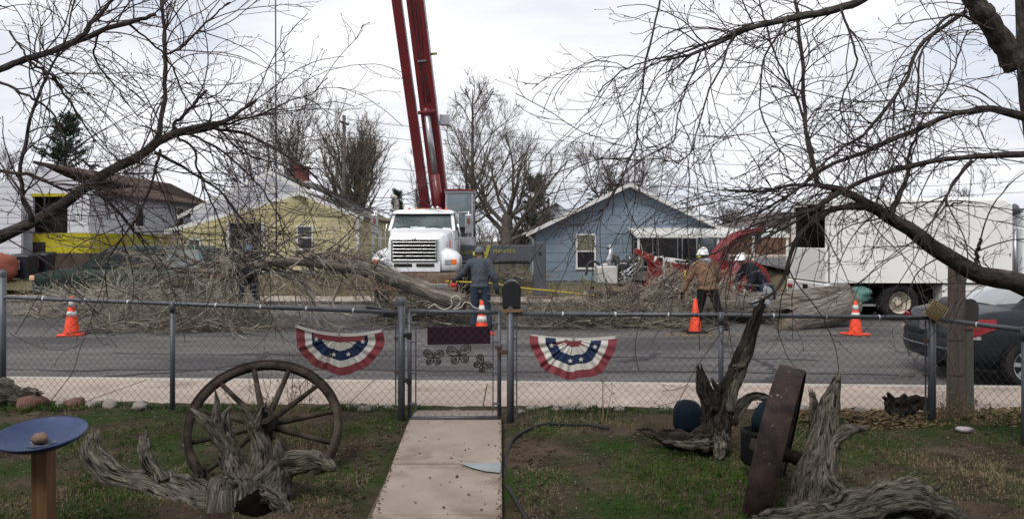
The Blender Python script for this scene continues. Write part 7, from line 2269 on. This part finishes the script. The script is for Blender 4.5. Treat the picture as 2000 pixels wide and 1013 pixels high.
def in_yard(x, y):
    l, r_ = -0.99, -0.06
    return (x < l - .06) | (x > r_ + .10) | (y > 8.2)


def tufts(n, hmin, hmax, wid, dens_seed, thr, m, name, label, lean=.5, region=(-5.6, 5.4, 4.2, 8.2), blades=5, sc=.9, ro=.05):
    X = rng.uniform(region[0], region[1], n)
    Yv = rng.uniform(region[2], region[3], n)
    ok = in_yard(X, Yv)
    dn = np.array([mnoise.noise(Vector((a * sc, b_ * sc, dens_seed))) + .45 * mnoise.noise(Vector((a * 3.1, b_ * 3.1, dens_seed + 4))) for a, b_ in zip(X, Yv)])
    ok &= dn > thr + rng.normal(0, .12, n)
    X, Yv = X[ok], Yv[ok]
    Z = np.array([yard_z(a, b_) for a, b_ in zip(X, Yv)])
    N = len(X)
    base = np.repeat(np.stack([X, Yv, Z - .004], 1), blades, 0)
    M = len(base)
    base[:, :2] += rng.normal(0, .016, (M, 2))
    a = rng.uniform(0, 6.283, M)
    tilt = np.abs(rng.normal(0, lean, M))
    d = np.stack([np.cos(a) * np.sin(tilt), np.sin(a) * np.sin(tilt), np.cos(tilt)], 1)
    h = (rng.uniform(hmin, hmax, M) * np.repeat(np.clip(.6 + 1.6 * (dn[ok] - thr), .5, 1.8), blades))[:, None]
    sd_ = np.stack([-np.sin(a), np.cos(a), np.zeros(M)], 1) * wid * rng.uniform(.6, 1.3, (M, 1))
    mid = base + d * h * .55
    tipp = base + d * h + np.stack([np.cos(a), np.sin(a), np.full(M, -.5)], 1) * h * .22 * (tilt[:, None] > .3)
    V = np.stack([base - sd_, base + sd_, mid - sd_ * .8, mid + sd_ * .8, tipp], 1).reshape(-1, 3)
    o = np.arange(M)[:, None] * 5
    mb = MB().add(V, [o + np.array([[0, 1, 3, 2]]), o + np.array([[2, 3, 4]])])
    ob = struct(name, mb, m)
    tagit(ob, label, 'grass', kind='stuff')


m_gr = mat('lawn_green', (0.024, 0.056, 0.009), (0.058, 0.098, 0.020), scale=1.2, rough=.8)
m_gd = mat('lawn_straw', (0.125, 0.098, 0.058), (0.20, 0.165, 0.10), scale=1.4, rough=.9)
tufts(40000, .015, .045, .0026, 1.5, .03, m_gr, 'green_grass', 'short patchy green grass in the front yard', .6)
tufts(24000, .012, .036, .0026, 7.5, -.12, m_gd, 'straw_grass', 'flattened straw-coloured dead grass in the front yard', 1.1, sc=1.1)
tufts(900, .03, .08, .004, 3.3, .08, m_gr, 'edge_grass', 'taller green grass tufts along the fence foot', .5, (-5.6, 1.6, 7.75, 8.3), 9)


def bits(n, region, s0, s1, m, name, label, flat=.25, seed=1, thr=-1, cat='debris', curl=.4):
    rg_ = np.random.default_rng(seed)
    X = rg_.uniform(region[0], region[1], n)
    Yv = rg_.uniform(region[2], region[3], n)
    ok = in_yard(X, Yv) & (np.array([mnoise.noise(Vector((a * 1.2, b_ * 1.2, seed))) for a, b_ in zip(X, Yv)]) > thr)
    X, Yv = X[ok], Yv[ok]
    M = len(X)
    Z = np.array([yard_z(a, b_) for a, b_ in zip(X, Yv)]) + .012
    c = np.stack([X, Yv, Z], 1)
    u = unit(rg_.normal(size=(M, 3)) * np.array([1, 1, flat]))
    w = unit(np.cross(u, rg_.normal(size=(M, 3)) * np.array([flat, flat, 1])))
    s = rg_.uniform(s0, s1, (M, 1))
    nn = np.cross(u, w)
    V = np.stack([c - u * s, c - w * s * .5 + nn * s * curl, c + u * s, c + w * s * .5 + nn * s * curl], 1).reshape(-1, 3)
    o = np.arange(M)[:, None] * 4
    ob = struct(name, MB().add(V, [o + np.array([[0, 1, 2]]), o + np.array([[0, 2, 3]])]), m)
    tagit(ob, label, cat, kind='stuff')


bits(1500, (2.6, 5.6, 7.1, 8.25), .02, .05, mat('dead_leaves', (.22, .16, .085), (.12, .08, .045), scale=8, rough=.85), 'leaf_litter', 'drift of curled tan leaves along the right fence foot', seed=4)
bits(5000, (-5.6, 5.4, 4.3, 8.2), .008, .022, mat('mulch', (.055, .04, .03), (.12, .09, .065), scale=9, rough=.95), 'mulch_bits', 'bits of bark and dead leaf over the yard soil', seed=5)
bits(1500, (-5.6, 5.4, 4.3, 8.2), .005, .012, mat('pale_grit', (.25, .22, .19), (.16, .14, .12), scale=9, rough=.95), 'pale_grit', 'pale grit and straw scattered over the yard', seed=6, flat=.6)
# clods of dug soil beside the walk and round the beds
cl = MB()
rg = np.random.default_rng(83)
for k in range(520):
    if k < 330:
        s_ = -1 if k % 2 else 1
        y = rg.uniform(4.5, 7.4)
        x = (-1.0 - abs(rg.normal(.1, .16))) if s_ < 0 else (-.0 + abs(rg.normal(.08, .14)))
    else:
        x, y = rg.normal(2.2, .6), rg.normal(6.2, .6)
    s = rg.uniform(.006, .018)
    cl.ball((x, y, yard_z(x, y) + s * .3), (s * 1.2, s, s * .8), 6, 4, noise=.9, seed=k, rot=(0, 0, rg.uniform(0, 3)))
tagit(struct('soil_clods', cl, mat('clod', (.035, .026, .02), (.07, .052, .04), scale=18, rough=1)), 'dark clods of loose soil beside the walk', 'soil', kind='stuff')

# dead weed stalks behind the left wheel and by the corner post
for k, (px, Y, n, h, lab) in enumerate(((545, 6.9, 26, .8, 'dry tan weed stalks growing up behind the left wagon wheel'), (1868, 7.5, 60, .30, 'clump of dry tan grass at the foot of the wooden post'), (1560, 6.4, 14, .45, 'dry weed stems behind the edge-on wheel'), (1180, 7.3, 3, .65, 'single thin dry stem below the right flag'))):
    rng = np.random.default_rng(90 + k)
    x = GX(px, Y)
    pts = np.empty((n, 7, 3))
    pts[:, 0] = np.stack([x + rng.normal(0, .16 if n > 5 else .01, n), Y + rng.normal(0, .1, n), np.full(n, .22)], 1)
    d = unit(np.stack([rng.normal(0, .25, n), rng.normal(0, .2, n), np.ones(n)], 1))
    L = rng.uniform(.5, 1.1, n) * h
    for j in range(1, 7):
        d = unit(d + rng.normal(0, .13, (n, 3)) + np.array([0, 0, .0 - .02 * j]))
        pts[:, j] = pts[:, j - 1] + d * (L / 6)[:, None]
    r = np.linspace(.0035, .0016, 7)[None] * np.ones((n, 1))
    a2, q2 = grow(pts, r, 4, (.3, 1), (.15, .35), (.4, 1.0), 4, .2, .05, .7, .0015, .6, rng=rng)
    # withered leaves on the stems
    e = a2[:, -1]
    u = unit(rng.normal(size=e.shape)) * .016
    w = unit(np.cross(u, rng.normal(size=e.shape))) * .007
    V = np.stack([e - u, e - w, e + u, e + w], 1).reshape(-1, 3)
    o = np.arange(len(e))[:, None] * 4
    single('weeds', MB().tubes(pts, r, 4).tubes(a2, q2, 3).add(V, [o + np.array([[0, 1, 2, 3]])]), mat('dry_weed', (.21, .165, .095), (.14, .105, .06), scale=3, rough=.9), lab, 'weeds', kind='stuff')

# dry grass on the far lots
rng = np.random.default_rng(99)
n = 16000
X = rng.uniform(-26, 22, n)
Yv = 25.6 + np.abs(rng.normal(0, 2.6, n))
Z = np.array([lot_z(a, b_) for a, b_ in zip(X, Yv)])
keep = ~(((X > 11.0) & (Yv > 26.4)) | (Yv > 32.4))
X, Yv, Z = X[keep], Yv[keep], Z[keep]
M = len(X)
a = rng.uniform(0, 6.283, M)
d = unit(np.stack([np.cos(a) * .6, np.sin(a) * .6, np.ones(M)], 1))
h = rng.uniform(.05, .2, (M, 1))
base = np.stack([X, Yv, Z], 1)
sd_ = np.stack([-np.sin(a), np.cos(a), np.zeros(M)], 1) * .012
V = np.stack([base - sd_, base + sd_, base + d * h], 1).reshape(-1, 3)
tagit(struct('far_dry_grass', MB().add(V, [np.arange(3 * M).reshape(-1, 3)]), mat('far_straw', (.14, .115, .07), (.20, .17, .11), scale=.6, rough=.95)), 'dry straw-coloured grass on the lots across the street', 'grass', kind='stuff')
